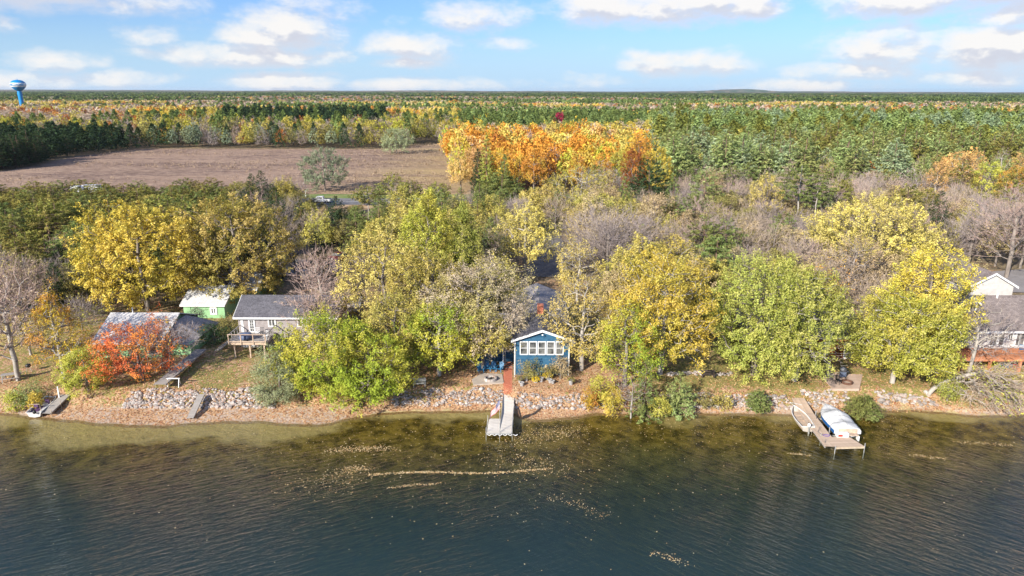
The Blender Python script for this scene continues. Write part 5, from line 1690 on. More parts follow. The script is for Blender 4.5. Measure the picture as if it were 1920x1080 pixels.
def adirondack(name, loc, rz, mat, label, group):
    e = empty(name, loc, rz, label, 'chair', group)
    for s in (-1, 1):
        MB().bar((s * .28, -.38, 0), (s * .28, -.34, .52), .07).build('leg', M[mat], e)
        MB().bar((s * .26, .35, 0), (s * .26, -.2, .36), .05, .1).build('leg', M[mat], e)
        MB().box(s * .33 - .07, s * .33 + .07, -.45, .28, .53, .56).build('arm', M[mat], e)
    b_ = MB()
    for k in range(5):
        yk = -.36 + k * .13
        b_.bar((-.27, yk, .37 - k * .03), (.27, yk, .37 - k * .03), .11, .03)
    b_.build('seat', M[mat], e)
    for k in range(5):
        xk = -.24 + k * .12
        MB().bar((xk * .85, .2, .24), (xk, .5, .98 - abs(k - 2) * .06), .1, .025, up=(0, -1, .4)).build('back_slat', M[mat], e)
    return e


def copy_tree(o, parent=None):
    c = o.copy(); COL.objects.link(c); c.parent = parent
    for ch in o.children: copy_tree(ch, c)
    return c


ad = None
for i, (px, py, a, lb) in enumerate([(901, 696, 20, 'blue slatted garden chair by the fire pit, leftmost of four'), (914, 693.5, 8, 'blue slatted garden chair by the fire pit, second from the left of four'),
                                     (925, 694, -6, 'blue slatted garden chair by the fire pit, third from the left of four'), (938, 695, -25, 'blue slatted garden chair by the fire pit, nearest the brick walk')]):
    p = P(px, py, 1.5); g0 = gzf(p.x, p.y)
    if ad is None:
        ad = adirondack('garden_chair', (p.x, p.y, g0), R(a), 'blue_plastic', lb, 'blue chairs by the fire pit')
    else:
        c = copy_tree(ad); c.location = (p.x, p.y, g0); c.rotation_euler = (0, 0, R(a)); c['label'] = lb

# carved post and bird bath by the house
p = P(1024, 700, 1.6); g0 = gzf(p.x, p.y)
e = empty('carved_statue', (p.x, p.y, g0), label='pale carved wooden statue standing below the windows of the blue house', cat='statue')
MB().lathe([(0, 0), (.24, 0), (.26, .3), (.2, .7), (.25, 1.0), (.22, 1.25), (.12, 1.35), (0, 1.36)], 12).build('body', M['wood_pale'], e, True)
MB().lathe([(0, 1.32), (.13, 1.36), (.17, 1.5), (.13, 1.64), (0, 1.7)], 12).build('head', M['wood_pale'], e, True)
MB().tube([(-.2, -.05, 1.15), (-.27, -.16, .9), (-.1, -.24, .85)], [.07, .06, .05], 6).tube([(.2, -.05, 1.15), (.27, -.16, .9), (.1, -.24, .85)], [.07, .06, .05], 6).build('arms', M['wood_pale'], e)
p = P(1029, 708, 1.6)
o = MB().prism([(-.35, 0), (.35, 0), (.25, .5), (-.2, .45)], 'y', 0, .35).build('boulder', M['stone'], loc=(p.x, p.y, gzf(p.x, p.y)))
tag(o, 'pale angular boulder at the foot of the carved statue', 'rock')


def pot(px, py, r, h, plant, label, nm='flower_pot'):
    p = P(px, py, 1.5)
    e = empty(nm, (p.x, p.y, gzf(p.x, p.y)), label=label, cat='plant pot')
    MB().lathe([(0, 0), (r * .75, 0), (r, h), (r * 1.08, h), (r * 1.08, h * 1.08), (r * .9, h * 1.08), (r * .85, h * .9), (0, h * .88)], 14).build('pot', M['pot_grey'], e)
    rng = np.random.default_rng(int(px * 7))
    if plant:
        T = unit(rng.normal(size=(90, 3))); T[:, 2] = np.abs(T[:, 2])
        T = T * np.array([r * 1.5, r * 1.5, r * 1.1]) + np.array([0, 0, h])
        V, F, tone = leaf_cloud(rng, T, unit(T - np.array([0, 0, h * .6])), 5, .06, .1, .05)
        o = bpy.data.objects.new('flowers' if plant == 'mum' else 'leaves', mesh_np('flowers', V, F, [M['mum_yellow'] if plant == 'mum' else LM['brush']], {'tone': ('FACE', tone)}))
        link_obj(o); o.parent = e
    return e


pot(979, 722, .24, .38, None, 'grey plant pot nearest the water in the group of three by the dock')
pot(976, 716.5, .25, .4, 'stem', 'grey plant pot at the left of the group of three by the dock')
pot(987, 713.5, .25, .42, 'stem', 'grey plant pot at the right of the group of three by the dock')
pot(1005, 716, .28, .3, 'mum', 'yellow mums in a low pot, left one of two')
pot(1015, 714.5, .27, .42, None, 'empty grey pot between the two yellow mums')
pot(1027, 710, .36, .36, 'mum', 'biggest pot of yellow mums in front of the blue house')
pot(1032, 716.5, .22, .38, None, 'grey pot just below the biggest yellow mums')
pot(1037, 718, .2, .34, None, 'rightmost small grey pot in front of the blue house')
pot(1071, 719, .26, .5, 'stem', 'lone planter on the leafy bank right of the yellow mums', 'planter')

# --- grey house with a raised deck -------------------------------------------
H2 = empty('grey_house', (0, 0, 0), label='grey-sided house with a dark shingle roof and a raised wooden deck', cat='house')
yg = 78.6
xg0, xg1 = -33.3, -21.4
g0 = gzf(-28, yg)
ze2, zr2, = 5.65, 7.25
MB().box(xg0, xg1, yg, 84.4, g0 - .2, ze2 + .1).build('wall', M['grey_siding'], H2)
for xe in (xg0, xg1 - .1):
    MB().prism([(yg, ze2 + .102), (84.4, ze2 + .102), (81.5, zr2)], 'x', xe, xe + .1).build('gable_wall', M['grey_siding'], H2)
gable_x(H2, xg0, xg1, yg, 84.4, ze2 + .12, zr2 + .1, .5, .35, 'shingle_dark')
dk = 3.6
sx2 = lambda px: Xat(px, yg, 4.6)
for px in (454.5,):
    MB().box(sx2(452), sx2(457), yg - .05, yg - .003, g0, ze2).build('corner_board', M['white'], H2)
window(H2, sx2(469), sx2(476), dk + .12, ze2 - .18, yg, fw=.17, mull=(.5,), rails=(.2, .4, .6, .8), name='patio_door')
window(H2, sx2(505.5), sx2(515.5), 4.45, 5.35, yg, fw=.16, mull=(.5,))
window(H2, sx2(521), sx2(526), 1.9, 2.9, yg, fw=.12)
window(H2, sx2(560), sx2(575), 4.45, 5.35, yg, fw=.14, mull=(.5,))
MB().box(sx2(456), sx2(474), yg - .05, yg - .003, g0, 3.2).build('lower_door_panel', M['white'], H2)
# deck: floor boards one by one, joists, posts and rails
yd = 75.0
xd0, xd1 = Xat(430, yd, dk), Xat(499, yd, dk)
board = MB().box(-.069, .069, yd, yg - .06, -.03, 0).mesh('board', M['wood_grey'])
nb = int((xd1 - xd0) / .145)
for i in range(nb):
    inst('board', board, H2, (xd0 + .07 + i * .145, 0, dk))
MB().box(xd0, xd1, yd - .05, yd - .004, dk - .28, dk + .0).build('deck_beam', M['wood_tan'], H2)
for s_ in (xd0 - .045, xd1 + .003):
    MB().box(s_, s_ + .04, yd, yg - .07, dk - .26, dk - .035).build('deck_beam', M['wood_grey'], H2)
for px in (441, 469.5, 496.5):
    x_ = Xat(px, yd + .3, 2.5)
    MB().box(x_ - .08, x_ + .08, yd + .25, yd + .41, g0 - .2, dk - .04).build('deck_post', M['wood_tan'], H2)
for k in range(4):
    x_ = xd0 + (xd1 - xd0) * k / 3
    MB().box(x_ - .05, x_ + .05, yd - .16, yd - .06, dk - .2, dk + 1.0).build('rail_post', M['wood_tan'], H2)
MB().box(xd0 - .08, xd1 + .08, yd - .2, yd - .03, dk + 1.002, dk + 1.05).build('hand_rail', M['wood_tan'], H2)
MB().box(xd0, xd1, yd - .13, yd - .09, dk + .1, dk + .2).build('bottom_rail', M['wood_tan'], H2)
for x_ in (xd0, xd1):
    MB().box(x_ - .04, x_ + .04, yd, yg - .1, dk + .9, dk + .98).build('hand_rail', M['wood_grey'], H2)
    for k in range(1, 4):
        MB().box(x_ - .04, x_ + .04, yd + k * .85, yd + k * .85 + .08, dk + .0, dk + .898).build('rail_post', M['wood_grey'], H2)
for k in range(9):
    MB().bar((xd0 - .6 - k * .26, yd + 2.4, dk - .3 - k * .24), (xd0 - .6 - k * .26, yd + 3.4, dk - .3 - k * .24), .28, .05).build('stair_tread', M['wood_grey'], H2)
for yy_ in (yd + 2.4, yd + 3.4):
    MB().bar((xd0 - .05, yy_, dk - .06), (xd0 - 2.85, yy_, g0 + .05), .05, .25).build('stair_stringer', M['wood_grey'], H2)
# things on the deck
p_ = (Xat(462, 76.2, dk), 76.0, dk)
e = empty('covered_table', p_, label='round table under a blue-grey cover on the raised deck', cat='table')
MB().lathe([(0, .78), (.55, .76), (.72, .68), (.74, .2), (.7, .18)], 18).build('cover', simple('cover_cloth', (.10, .13, .22), .7, .2, 3, .2), e, True)
MB().tube([(0, 0, 0), (0, 0, .7)], .05, 8).build('stand', M['dark_grey'], e)


def metal_chair(loc, rz, mat, label, group):
    e = empty('patio_chair', loc, rz, label, 'chair', group)
    MB().box(-.24, .24, -.24, .24, .42, .46).build('seat', M[mat], e)
    for a in (-.22, .22):
        for b_ in (-.22, .22):
            MB().bar((a, b_, 0), (a, b_, .42), .035).build('leg', M[mat], e)
    for k in range(5):
        MB().bar((-.2 + k * .1, .23, .46), (-.2 + k * .1, .3, .92), .025).build('back_slat', M[mat], e)
    MB().bar((-.24, .3, .93), (.24, .3, .93), .04).build('back_rail', M[mat], e)
    for a in (-.25, .25): MB().bar((a, -.2, .64), (a, .26, .64), .035).build('arm', M[mat], e)
    return e


for px, a, lb in ((484, 10, 'white metal chair on the raised deck, nearest the patio door'), (491, -8, 'white metal chair on the raised deck, middle of three'), (501, -20, 'white metal chair on the raised deck, rightmost of three')):
    metal_chair((Xat(px, 77.4, dk) if px < 499 else xd1 - .35, 77.4 if px < 499 else 76.2, dk), R(a), 'white' if px != 491 else 'dark_grey', lb.replace('white', 'dark') if px == 491 else lb, 'chairs on the raised deck')
for i, px in enumerate((478, 489)):
    p = P(px, 662, 1.6)
    c = metal_chair((p.x, 76.9, gzf(p.x, 76.9)), R(10 - 25 * i), 'black', ('black chair under the raised deck, left one', 'black chair under the raised deck, right one')[i], 'chairs under the raised deck')

# small dark-roofed outbuilding behind the grey house
H7 = empty('outbuilding', (0, 0, 0), label='low outbuilding with a dull purple-grey roof glimpsed behind the grey house', cat='house')
xo = Xat(640, 90, 4)
MB().box(xo - 2.6, xo + 2.6, 88, 92, 1.4, 3.6).build('wall', M['grey_siding'], H7)
gable_x(H7, xo - 2.6, xo + 2.6, 88, 92, 3.65, 4.6, .4, .3, 'shingle_grey')

# --- green shed and its lean-to ---------------------------------------------
H3 = empty('green_shed', (0, 0, 0), label='small bright green shed with a pale metal roof and one white window', cat='shed')
x0, x1 = -45.4, -39.75
MB().box(x0, x1, 89.8, 97.2, 1.3, 3.5).build('wall', M['green_siding'], H3)
for xe in (x0, x1 - .1):
    MB().prism([(89.8, 3.502), (97.2, 3.502), (93.5, 5.05)], 'x', xe, xe + .1).build('gable_wall', M['green_siding'], H3)
gable_x(H3, x0, x1, 89.8, 97.2, 3.6, 5.15, .35, .25, 'roof_metal')
window(H3, Xat(397, 89.8, 2.8), Xat(404, 89.8, 2.8), 2.35, 3.0, 89.8, fw=.22, mull=(.5,))
MB().box(x0 + .2, x0 + 1.0, 89.72, 89.79, 1.35, 3.2).build('door', M['green_siding'], H3)
H4 = empty('lean_to_shed', (0, 0, 0), label='narrow green shed with a sloping pale roof behind the right end of the green shed', cat='shed')
MB().prism([(97.4, 1.3), (101.6, 1.3), (101.6, 4.9), (97.4, 3.3)], 'x', -42.5, -38.1).build('wall', M['green_siding'], H4)
MB().prism([(97.25, 3.32), (101.9, 5.1), (101.9, 5.2), (97.25, 3.42)], 'x', -42.7, -37.9).build('roof', M['roof_metal'], H4)

# --- green house with the white roof ------------------------------------------
H5 = empty('green_house', (0, 0, 0), label='green cottage with a broad white-grey two-slope roof behind the orange-red maple', cat='house')
x0, x1 = -49.0, -41.0
MB().box(x0 + .2, x1 - .2, 75.3, 85.0, 1.3, 3.6).build('wall', M['green_siding'], H5)
MB().prism([(74.9, 3.45), (79.7, 5.6), (85.4, 3.45), (85.4, 3.58), (79.7, 5.73), (74.9, 3.58)], 'x', x0 - .3, x1 + .2).build('roof', M['shingle_pale'], H5)
MB().prism([(75.3, 3.602), (79.7, 5.5), (85.0, 3.602)], 'x', x1 - .3, x1 - .2).build('gable_wall', M['green_siding'], H5)
MB().prism([(75.3, 3.602), (79.7, 5.5), (85.0, 3.602)], 'x', x0 + .2, x0 + .3).build('gable_wall', M['green_siding'], H5)
MB().add([(x1 + .22, 75.2, 3.5), (x1 + .22, 84.5, 3.5), (x1 + .22, 81.0, 5.0), (x1 + .22, 78.6, 5.0), (x1 + 3.0, 75.6, 3.0), (x1 + 3.0, 84.0, 3.0), (x1 + 3.0, 82.2, 3.1), (x1 + 3.0, 78.8, 3.1)],
         [(0, 3, 2, 1), (3, 7, 6, 2), (0, 4, 7, 3), (2, 6, 5, 1), (0, 1, 5, 4), (4, 5, 6, 7)]).build('side_roof', M['shingle_grey'], H5)
MB().box(x1 + .2, x1 + 2.8, 76, 83.6, 1.3, 3.1).build('wall', M['green_siding'], H5)
MB().box(x0 - .32, x1 + .22, 74.8, 74.88, 3.36, 3.6).build('gutter', M['white'], H5)
window(H5, x0 + .9, x0 + 1.9, 2.1, 3.2, 75.3, fw=.12, mull=(.5,))
window(H5, x1 - 1.8, x1 - .8, 2.1, 3.2, 75.3, fw=.12)
MB().box(x0 + .1, x0 + .5, 75.2, 75.28, 1.4, 3.4).build('shutter', M['wood_pale'], H5)
MB().tube([(-46.5, 79.6, 5.5), (-46.5, 79.6, 6.4)], .07, 6).build('vent_pipe', M['white'], H5)

# --- right-hand house ---------------------------------------------------------
H6 = empty('white_house', (0, 0, 0), label='white house with a wide grey roof and a red-brown deck at the right edge', cat='house')
yr = 74.8
x0, x1 = Xat(1798, yr, 5), 76.0
MB().box(x0, x1, yr, 84, 1.2, 5.5).build('wall', M['white_siding'], H6)
r6 = gable_x(H6, x0, x1, yr, 84.4, 5.55, 8.1, .5, .4, 'shingle_brown')
MB().box(x0 - 5.2, x0, 76.5, 83, 1.2, 5.0).build('wing_wall', M['white_siding'], H6)
gable_x(H6, x0 - 5.2, x0 - .5, 76.5, 83, 5.05, 6.6, .4, .2, 'shingle_dark')
# dormer with two windows
dx0, dx1 = Xat(1797, 77.4, 7), Xat(1829, 77.4, 7)
MB().box(dx0, dx1, 77.2, 80.6, 6.2, 8.0).build('dormer_wall', M['white_siding'], H6)
gable_y(H6, dx0, dx1, 77.2, 80.8, 8.0, 8.75, .25, .2, 'shingle_brown', name='dormer_roof')
MB().prism([(dx0, 8.002), (dx1, 8.002), ((dx0 + dx1) / 2, 8.7)], 'y', 77.2, 77.3).build('dormer_gable', M['white_siding'], H6)
window(H6, dx0 + .25, dx0 + 1.0, 6.75, 7.8, 77.2, fw=.08)
window(H6, dx0 + 1.2, dx1 - .25, 6.75, 7.8, 77.2, fw=.08)
# white gable of the garage rising behind the ridge
gx0, gx1 = Xat(1818, 84.8, 8), Xat(1899, 84.8, 8)
MB().box(gx0, gx1, 84.6, 92, 1.2, 7.9).build('garage_wall', M['white_siding'], H6)
MB().prism([(gx0, 7.902), (gx1, 7.902), ((gx0 + gx1) / 2, 9.5)], 'y', 84.6, 84.75).build('garage_gable', M['white_siding'], H6)
gable_y(H6, gx0, gx1, 84.6, 92, 8.0, 9.6, .4, .3, 'shingle_brown', name='garage_roof')
MB().tube([(Xat(1861, 80, 8), 79.2, 7.7), (Xat(1861, 80, 8), 79.2, 8.5)], .1, 8).build('vent_pipe', M['white'], r6)
sx6 = lambda px: Xat(px, yr, 4.3)
for a, b_, mu in ((1857, 1869, (.5,)), (1873, 1882, ()), (1890, 1897, (.5,)), (1905, 1911, ()), (1913, 1928, (.5,))):
    window(H6, sx6(a), sx6(b_), 3.55 if a < 1880 or a > 1900 else 4.2, 5.25, yr, fw=.1, mull=mu)
for px in (1903, 1868.5 + 2):
    pass
# deck
dk6 = 3.25
yd6 = 71.4
x6a, x6b = Xat(1797, yd6, dk6), 74.0
bd = MB().box(0, x6b - x6a, -.069, .069, -.035, 0).mesh('board', M['wood_red'])
for k in range(int((yr - .05 - yd6) / .145)):
    inst('board', bd, H6, (x6a, yd6 + .07 + k * .145, dk6))
MB().box(x6a, x6b, yd6 - .06, yd6 - .004, dk6 - .32, dk6).build('deck_beam', M['wood_red'], H6)
MB().box(x6a - .05, x6b, yd6 - .14, yd6 + .0, dk6 + 1.0, dk6 + 1.05).build('hand_rail', M['wood_red'], H6)
MB().box(x6a, x6b, yd6 - .1, yd6 - .065, dk6 + .06, dk6 + .14).build('bottom_rail', M['wood_red'], H6)
bal = MB().box(-.02, .02, -.02, .02, 0, .99).mesh('baluster', M['wood_red'])
for k in range(int((x6b - x6a) / .14)):
    inst('baluster', bal, H6, (x6a + .07 + k * .14, yd6 - .04, dk6))
for k in range(5):
    x_ = x6a + .4 + k * 3.4
    MB().box(x_ - .12, x_ + .12, yd6 + .05, yd6 + .29, 1.0, dk6 - .037).build('deck_post', M['wood_red'], H6)
for k, (px, mt, lb) in enumerate(((1812, 'red_paint', 'red chair on the red-brown deck'), (1832, 'white', 'white chair on the red-brown deck'), (1885, 'alu', 'pale chair on the red-brown deck in front of the windows'), (1915, 'blue_plastic', 'blue chair on the red-brown deck at the right edge'))):
    metal_chair((Xat(px, 73, dk6), 73.0, dk6), R(10 - 12 * k), mt, lb, None)
for k, (px, mt, lb) in enumerate(((1883, 'blue_plastic', 'blue chair under the red-brown deck, left one'), (1891, 'blue_plastic', 'blue chair under the red-brown deck, right one'), (1899, 'red_paint', 'red chair under the red-brown deck'))):
    x_ = Xat(px, 73, 1.6)
    metal_chair((x_, 73.0, gzf(x_, 73)), R(-10 + 15 * k), mt, lb, None)

# --- brown log house hidden by the pale green maples ----------------------------
H8 = empty('log_house', (0, 0, 0), label='red-brown log house almost hidden behind the pale green maples', cat='house')
x0, x1 = Xat(1395, 76, 3), Xat(1612, 76, 3)
logp = MB().tube([(x0, 0, 0), (x1, 0, 0)], .14, 8).mesh('log', M['log_siding'], True)
MB().box(x0 + .15, x1 - .15, 75.7, 83, 1.2, 4.2).build('wall', M['log_siding'], H8)
for k in range(11):
    inst('log', logp, H8, (0, 75.68, 1.55 + k * .25))
gable_x(H8, x0, x1, 75.7, 83, 4.3, 6.4, .6, .4, 'shingle_brown', fascia='wood_red')
window(H8, Xat(1540, 75.5, 3), Xat(1553, 75.5, 3), 2.2, 3.5, 75.52, fw=.1, mull=(.5,))
window(H8, Xat(1585, 75.5, 3), Xat(1597, 75.5, 3), 1.7, 3.6, 75.52, fw=.1, name='patio_door')
pp = [P(1542, 705, 1.5), P(1562, 727, 1.5), P(1612, 727, 1.5), P(1618, 700, 1.5), P(1560, 698, 1.5)]
pz = gzf(pp[0].x, pp[0].y) + .1
o = MB().prism([(p.x, p.y) for p in pp], 'z', 1.2, pz).build('patio', simple('tan_paving', (.44, .32, .25), .9, .12, 1.5, .2, c2=(.56, .42, .34)))
tag(o, 'tan paved patio in front of the red-brown log house', 'patio')
p = P(1580, 704, 1.6)
e = empty('barbecue', (p.x, p.y, pz), label='blue-grey covered barbecue grill on the tan patio', cat='grill')
MB().lathe([(0, .72), (.34, .76), (.38, .95), (.33, 1.12), (.18, 1.22), (0, 1.24)], 16).build('lid', M['dark_grey'], e, True)
MB().box(-.28, .28, -.22, .22, .12, .7).build('cabinet', simple('grill_blue', (.12, .15, .22), .5, .1, 2, .05), e)
MB().box(.29, .6, -.2, .2, .7, .74).build('side_shelf', M['dark_grey'], e)
for a in (-.24, .24):
    for b_ in (-.18, .18): MB().bar((a, b_, 0), (a, b_, .12), .05).build('leg', M['black'], e)
p = P(1588.5, 715, 1.6)
e = empty('fire_ring', (p.x, p.y, pz), label='round rusty metal fire ring on the tan patio', cat='fire pit')
MB().lathe([(.55, 0), (.58, 0), (.6, .24), (.5, .25), (.48, .2), (.46, .02)], 24).build('ring', simple('rusty_iron', (.12, .06, .04), .8, .4, 5, .2), e)
MB().lathe([(0, .04), (.46, .04)], 24).build('ash_bed', simple('sand_ash', (.42, .33, .27), .95, .2, 5, .3), e)
p = P(1572, 716, 1.6)
metal_chair((p.x, p.y, pz), R(40), 'black', 'black patio chair left of the rusty fire ring', None)
p = P(1553, 706, 1.6)
metal_chair((p.x, p.y, gzf(p.x, p.y)), R(-30), 'dark_grey', 'grey patio chair at the left edge of the tan patio', None)
# garden bench and low wall
p = P(1328, 706, 1.5)
e = empty('garden_bench', (p.x, p.y, gzf(p.x, p.y)), label='low dark wooden bench on the lawn under the yellow maple', cat='bench')
for k in range(3): MB().box(-.8, .8, -.2 + k * .14, -.08 + k * .14, .42, .46).build('seat_slat', M['wood_dark'], e)
for s in (-.65, .65):
    MB().box(s - .04, s + .04, -.18, .2, 0, .418).build('leg', M['wood_dark'], e)
MB().box(-.8, .8, .24, .27, .55, .8).build('backrest', M['wood_dark'], e)
for s in (-.65, .65): MB().bar((s, .215, .42), (s, .255, .85), .05).build('back_post', M['wood_dark'], e)

# ------------------------------------------------------------------ stone banks
def stone_mesh(seed):
    rng = np.random.default_rng(seed)
    import bmesh
    bm = bmesh.new()
    bmesh.ops.create_icosphere(bm, subdivisions=1, radius=.5)
    for v in bm.verts:
        v.co *= 0.78 + 0.42 * rng.random()
        v.co.z *= .8
    me = bpy.data.meshes.new('stone')
    bm.to_mesh(me); bm.free()
    me.materials.append(M['stone'])
    a = me.attributes.new('tone', 'FLOAT', 'FACE'); a.data.foreach_set('value', [seed * .13] * len(me.polygons))
    return me


STONES = [stone_mesh(i) for i in range(7)]
ICO = [(np.array([v.co[:] for v in m_.vertices]), np.array([p.vertices[:] for p in m_.polygons])) for m_ in STONES]


def bank(px0, px1, dens, smin, smax, label, top=2.0, seed=1, skip=()):
    rng = random.Random(seed)
    xa, xc = Xat(px0, 65.5, .8), Xat(px1, 65.5, .8)
    e = empty('rock_bank', (0, 0, 0), label=label, cat='stones')
    items = []
    n = int((xc - xa) * (top + .3) * dens)
    for i in range(n):
        x = rng.uniform(xa, xc); f = max(FOOT, float(shore(x)) + .7)
        t = rng.random()
        yy = f - .1 + t * top * (1 + .12 * math.sin(x * 1.3))
        if any(a < x < b_ for a, b_ in skip): continue
        if seed != 1 and math.sin(x * 1.9 + seed) + math.sin(yy * 4.3 + x * .8) + rng.uniform(-.6, .6) > 1.25: continue
        sz = rng.uniform(smin, smax) * (1.15 if t < .3 else 1)
        if rng.random() < .06: sz *= 1.5
        items.append((sz, x, yy))
    items.sort(reverse=True)
    Vs, Fs, ts, off = [], [], [], 0
    for k, (sz, x, yy) in enumerate(items):
        z = gzf(x, yy) + sz * .12
        rz = rng.random() * 6.28
        sc_ = (sz * rng.uniform(.9, 1.3), sz * rng.uniform(.8, 1.1), sz * rng.uniform(.7, 1.05))
        w = rng.randrange(7)
        if k < 230:
            inst('stone', STONES[w], e, (x, yy, z), (rng.uniform(-.3, .3), rng.uniform(-.3, .3), rz), sc_)
        else:
            V, F = ICO[w]
            V = V * np.array(sc_)
            c, s_ = math.cos(rz), math.sin(rz)
            V = np.stack([V[:, 0] * c - V[:, 1] * s_ + x, V[:, 0] * s_ + V[:, 1] * c + yy, V[:, 2] + z], 1)
            Vs.append(V); Fs.append(F + off); off += len(V); ts.append(np.full(len(F), rng.random()))
    if Vs:
        o = link_obj(bpy.data.objects.new('small_stones', mesh_np('small_stones', np.concatenate(Vs), np.concatenate(Fs), [M['stone']], {'tone': ('FACE', np.concatenate(ts))})))
        o.parent = e
        o['kind'] = 'stuff'


bank(238, 520, 21.9, 0.20, 0.44, 'thick bank of pale rubble stones on the shore in front of the grey house', 2.3, 1)
bank(735, 942, 17.5, 0.18, 0.40, 'dusty stone bank left of the central dock', 2.0, 2)
bank(964, 1150, 15.8, 0.20, 0.44, 'loose stone bank right of the central dock below the flower pots', 1.9, 3)
bank(1235, 1482, 17.5, 0.20, 0.44, 'pale stone bank along the lawn left of the wooden dock', 1.7, 4)
bank(1512, 1600, 15.8, 0.20, 0.44, 'pale stone bank beside the covered boat', 2.0, 5)
bank(1655, 1760, 14.0, 0.21, 0.47, 'stone bank at the foot of the lime-green maple', 1.6, 6)
# a line of white stones edging the lawn under the yellow maple
e = empty('stone_edging', (0, 0, 0), label='low row of white stones along the back of the lawn under the maples', cat='stones')
for k in range(60):
    px = RN.uniform(1250, 1375)
    p = P(px, 698 + RN.uniform(-3, 3), 1.6)
    sz = RN.uniform(.25, .45)
    inst('stone', STONES[k % 7], e, (p.x, p.y, gzf(p.x, p.y) + .05), (0, 0, RN.random() * 6), (sz * 1.3, sz, sz))

# ------------------------------------------------------------------ central dock with the flag
dz = 0.55
D0 = P(955.5, 732, dz + .35); D1 = P(948, 811, dz)
cd = empty('dock', (0, 0, 0), label='pale central dock reaching from the brick walk out over the water with a square end', cat='dock')
yA, yB = D1.y, D0.y
xcl = lambda y: D1.x + (D0.x - D1.x) * (y - D1.y) / (D0.y - D1.y)
wd = .56
xm0 = Xat(948.5, yA, dz)
secs = 5
Lx = (yB - yA) / secs
ang_ = math.atan2(D0.x - xm0 - .0, yB - yA)
panel = MB().box(-wd, wd, .012, Lx / 3 - .012, -.05, 0).mesh('plank_panel', M['dock_panel'])
x_of = lambda y: xm0 + (D0.x - xm0) * (y - yA) / (yB - yA)
z_of = lambda y: dz + max(0, (y - 63.2)) * .10
for k in range(secs * 3):
    y_ = yA + k * Lx / 3
    inst('deck_panel', panel, cd, (x_of(y_), y_, z_of(y_)), (math.atan2(z_of(y_ + Lx / 3) - z_of(y_), Lx / 3), 0, -ang_))
pl2 = MB().box(-.60, .60, .012, Lx / 3 - .012, -.05, 0).mesh('plank_panel_wide', M['dock_panel'])
for k in range(5):
    y_ = yA + k * Lx / 3 * .98
    inst('deck_panel', pl2, cd, (x_of(y_) - wd - .62, y_, dz), (0, 0, -ang_))
for s_ in (-1, 1):
    MB().bar((x_of(yA) + s_ * (wd + .03), yA, dz - .1), (x_of(yB) + s_ * (wd + .03), yB, z_of(yB) - .08), .05, .16).build('side_frame', M['alu'], cd)
MB().bar((x_of(yA) - wd - 1.3, yA - .04, dz - .08), (x_of(yA) + wd, yA - .04, dz - .08), .06, .14).build('end_frame', M['alu'], cd)
MB().bar((x_of(yA) - wd - 1.3, yA, dz - .08), (x_of(yA) - wd - 1.25, yA + 2.6, dz - .08), .05, .14).build('side_frame', M['alu'], cd)
for k in range(6):
    x_ = x_of(yA) - wd - 1.2 + k * .5
    MB().tube([(x_, yA - .1, dz - .15), (x_ + .22, yA - .12, dz - .26), (x_ + .42, yA - .1, dz - .15)], .03, 6).build('bumper', M['white'], cd)
for (x_, y_) in ((x_of(yA) - wd - 1.3, yA + .05), (x_of(yA) + wd + .07, yA + .05), (x_of(yA + 2.6) + wd + .07, yA + 2.6), (x_of(yA + 2.6) - wd - 1.32, yA + 2.6), (x_of(yA) - wd - .0, yA - .1), (x_of(yA + 5.2) + wd + .07, yA + 5.2)):
    MB().tube([(x_, y_, -1.2), (x_, y_, dz + (.5 if y_ > yA else .35))], .03, 8).build('pipe_leg', M['alu'], cd)


def flag_mats():
    out = []
    for nm, c in (('flag_red', (.50, .02, .04)), ('flag_white', (.80, .78, .78)), ('flag_blue', (.02, .03, .18))):
        out.append(simple(nm, c, .8, .05, 3, 0))
    return out


FR, FW, FB = flag_mats()
px_, py_ = x_of(yA) - wd - .0, yA + .12
fl = empty('flag_pole', (px_, py_, dz), label='flagpole at the end of the central dock flying the stars and stripes', cat='flag')
MB().tube([(0, 0, 0), (.02, 0, 3.55)], [.035, .022], 8).build('pole', M['alu'], fl)
MB().lathe([(0, 3.5), (.06, 3.55), (0, 3.62)], 8, (.02, 0, 0)).build('finial', M['alu'], fl)


def flag_pt(u, v):
    """u along the fly 0..1, v down the hoist 0..1: hanging limp and blown to the left"""
    dx = -u * 1.28 * (.72 + .18 * v)
    zz = 3.4 - v * 1.0 * (1 - .25 * u) - u * 1.42
    yw = .16 * math.sin(u * 8.5 + v * 2.0) * (.3 + u) + .1 * u
    return (dx * .93 + .02, yw, zz)


NU = 18
for st in range(13):
    v0, v1 = st / 13, (st + 1) / 13
    u0 = .4 if st < 7 else 0
    q = MB()
    us = [u0 + (1 - u0) * k / NU for k in range(NU + 1)]
    vs = [flag_pt(u, v0) for u in us] + [flag_pt(u, v1) for u in us]
    n_ = NU + 1
    q.add(vs + [(a, b_ + .012, c) for a, b_, c in vs], [(i, i + 1, n_ + i + 1, n_ + i) for i in range(NU)] + [(2 * n_ + i, 3 * n_ + i, 3 * n_ + i + 1, 2 * n_ + i + 1) for i in range(NU)])
    q.build('stripe', FR if st % 2 == 0 else FW, fl)
q = MB()
us = [.4 * k / 8 for k in range(9)]; vv = [7 / 13 * k / 5 for k in range(6)]
vs = [flag_pt(u, v) for v in vv for u in us]
vs = vs + [(a, b_ + .012, c) for a, b_, c in vs]
q.add(vs, [(r_ * 9 + i, r_ * 9 + i + 1, r_ * 9 + 9 + i + 1, r_ * 9 + 9 + i) for r_ in range(5) for i in range(8)] + [(54 + r_ * 9 + i, 54 + r_ * 9 + 9 + i, 54 + r_ * 9 + 9 + i + 1, 54 + r_ * 9 + i + 1) for r_ in range(5) for i in range(8)])
cnt_ = q.build('canton', FB, fl)
q = MB()
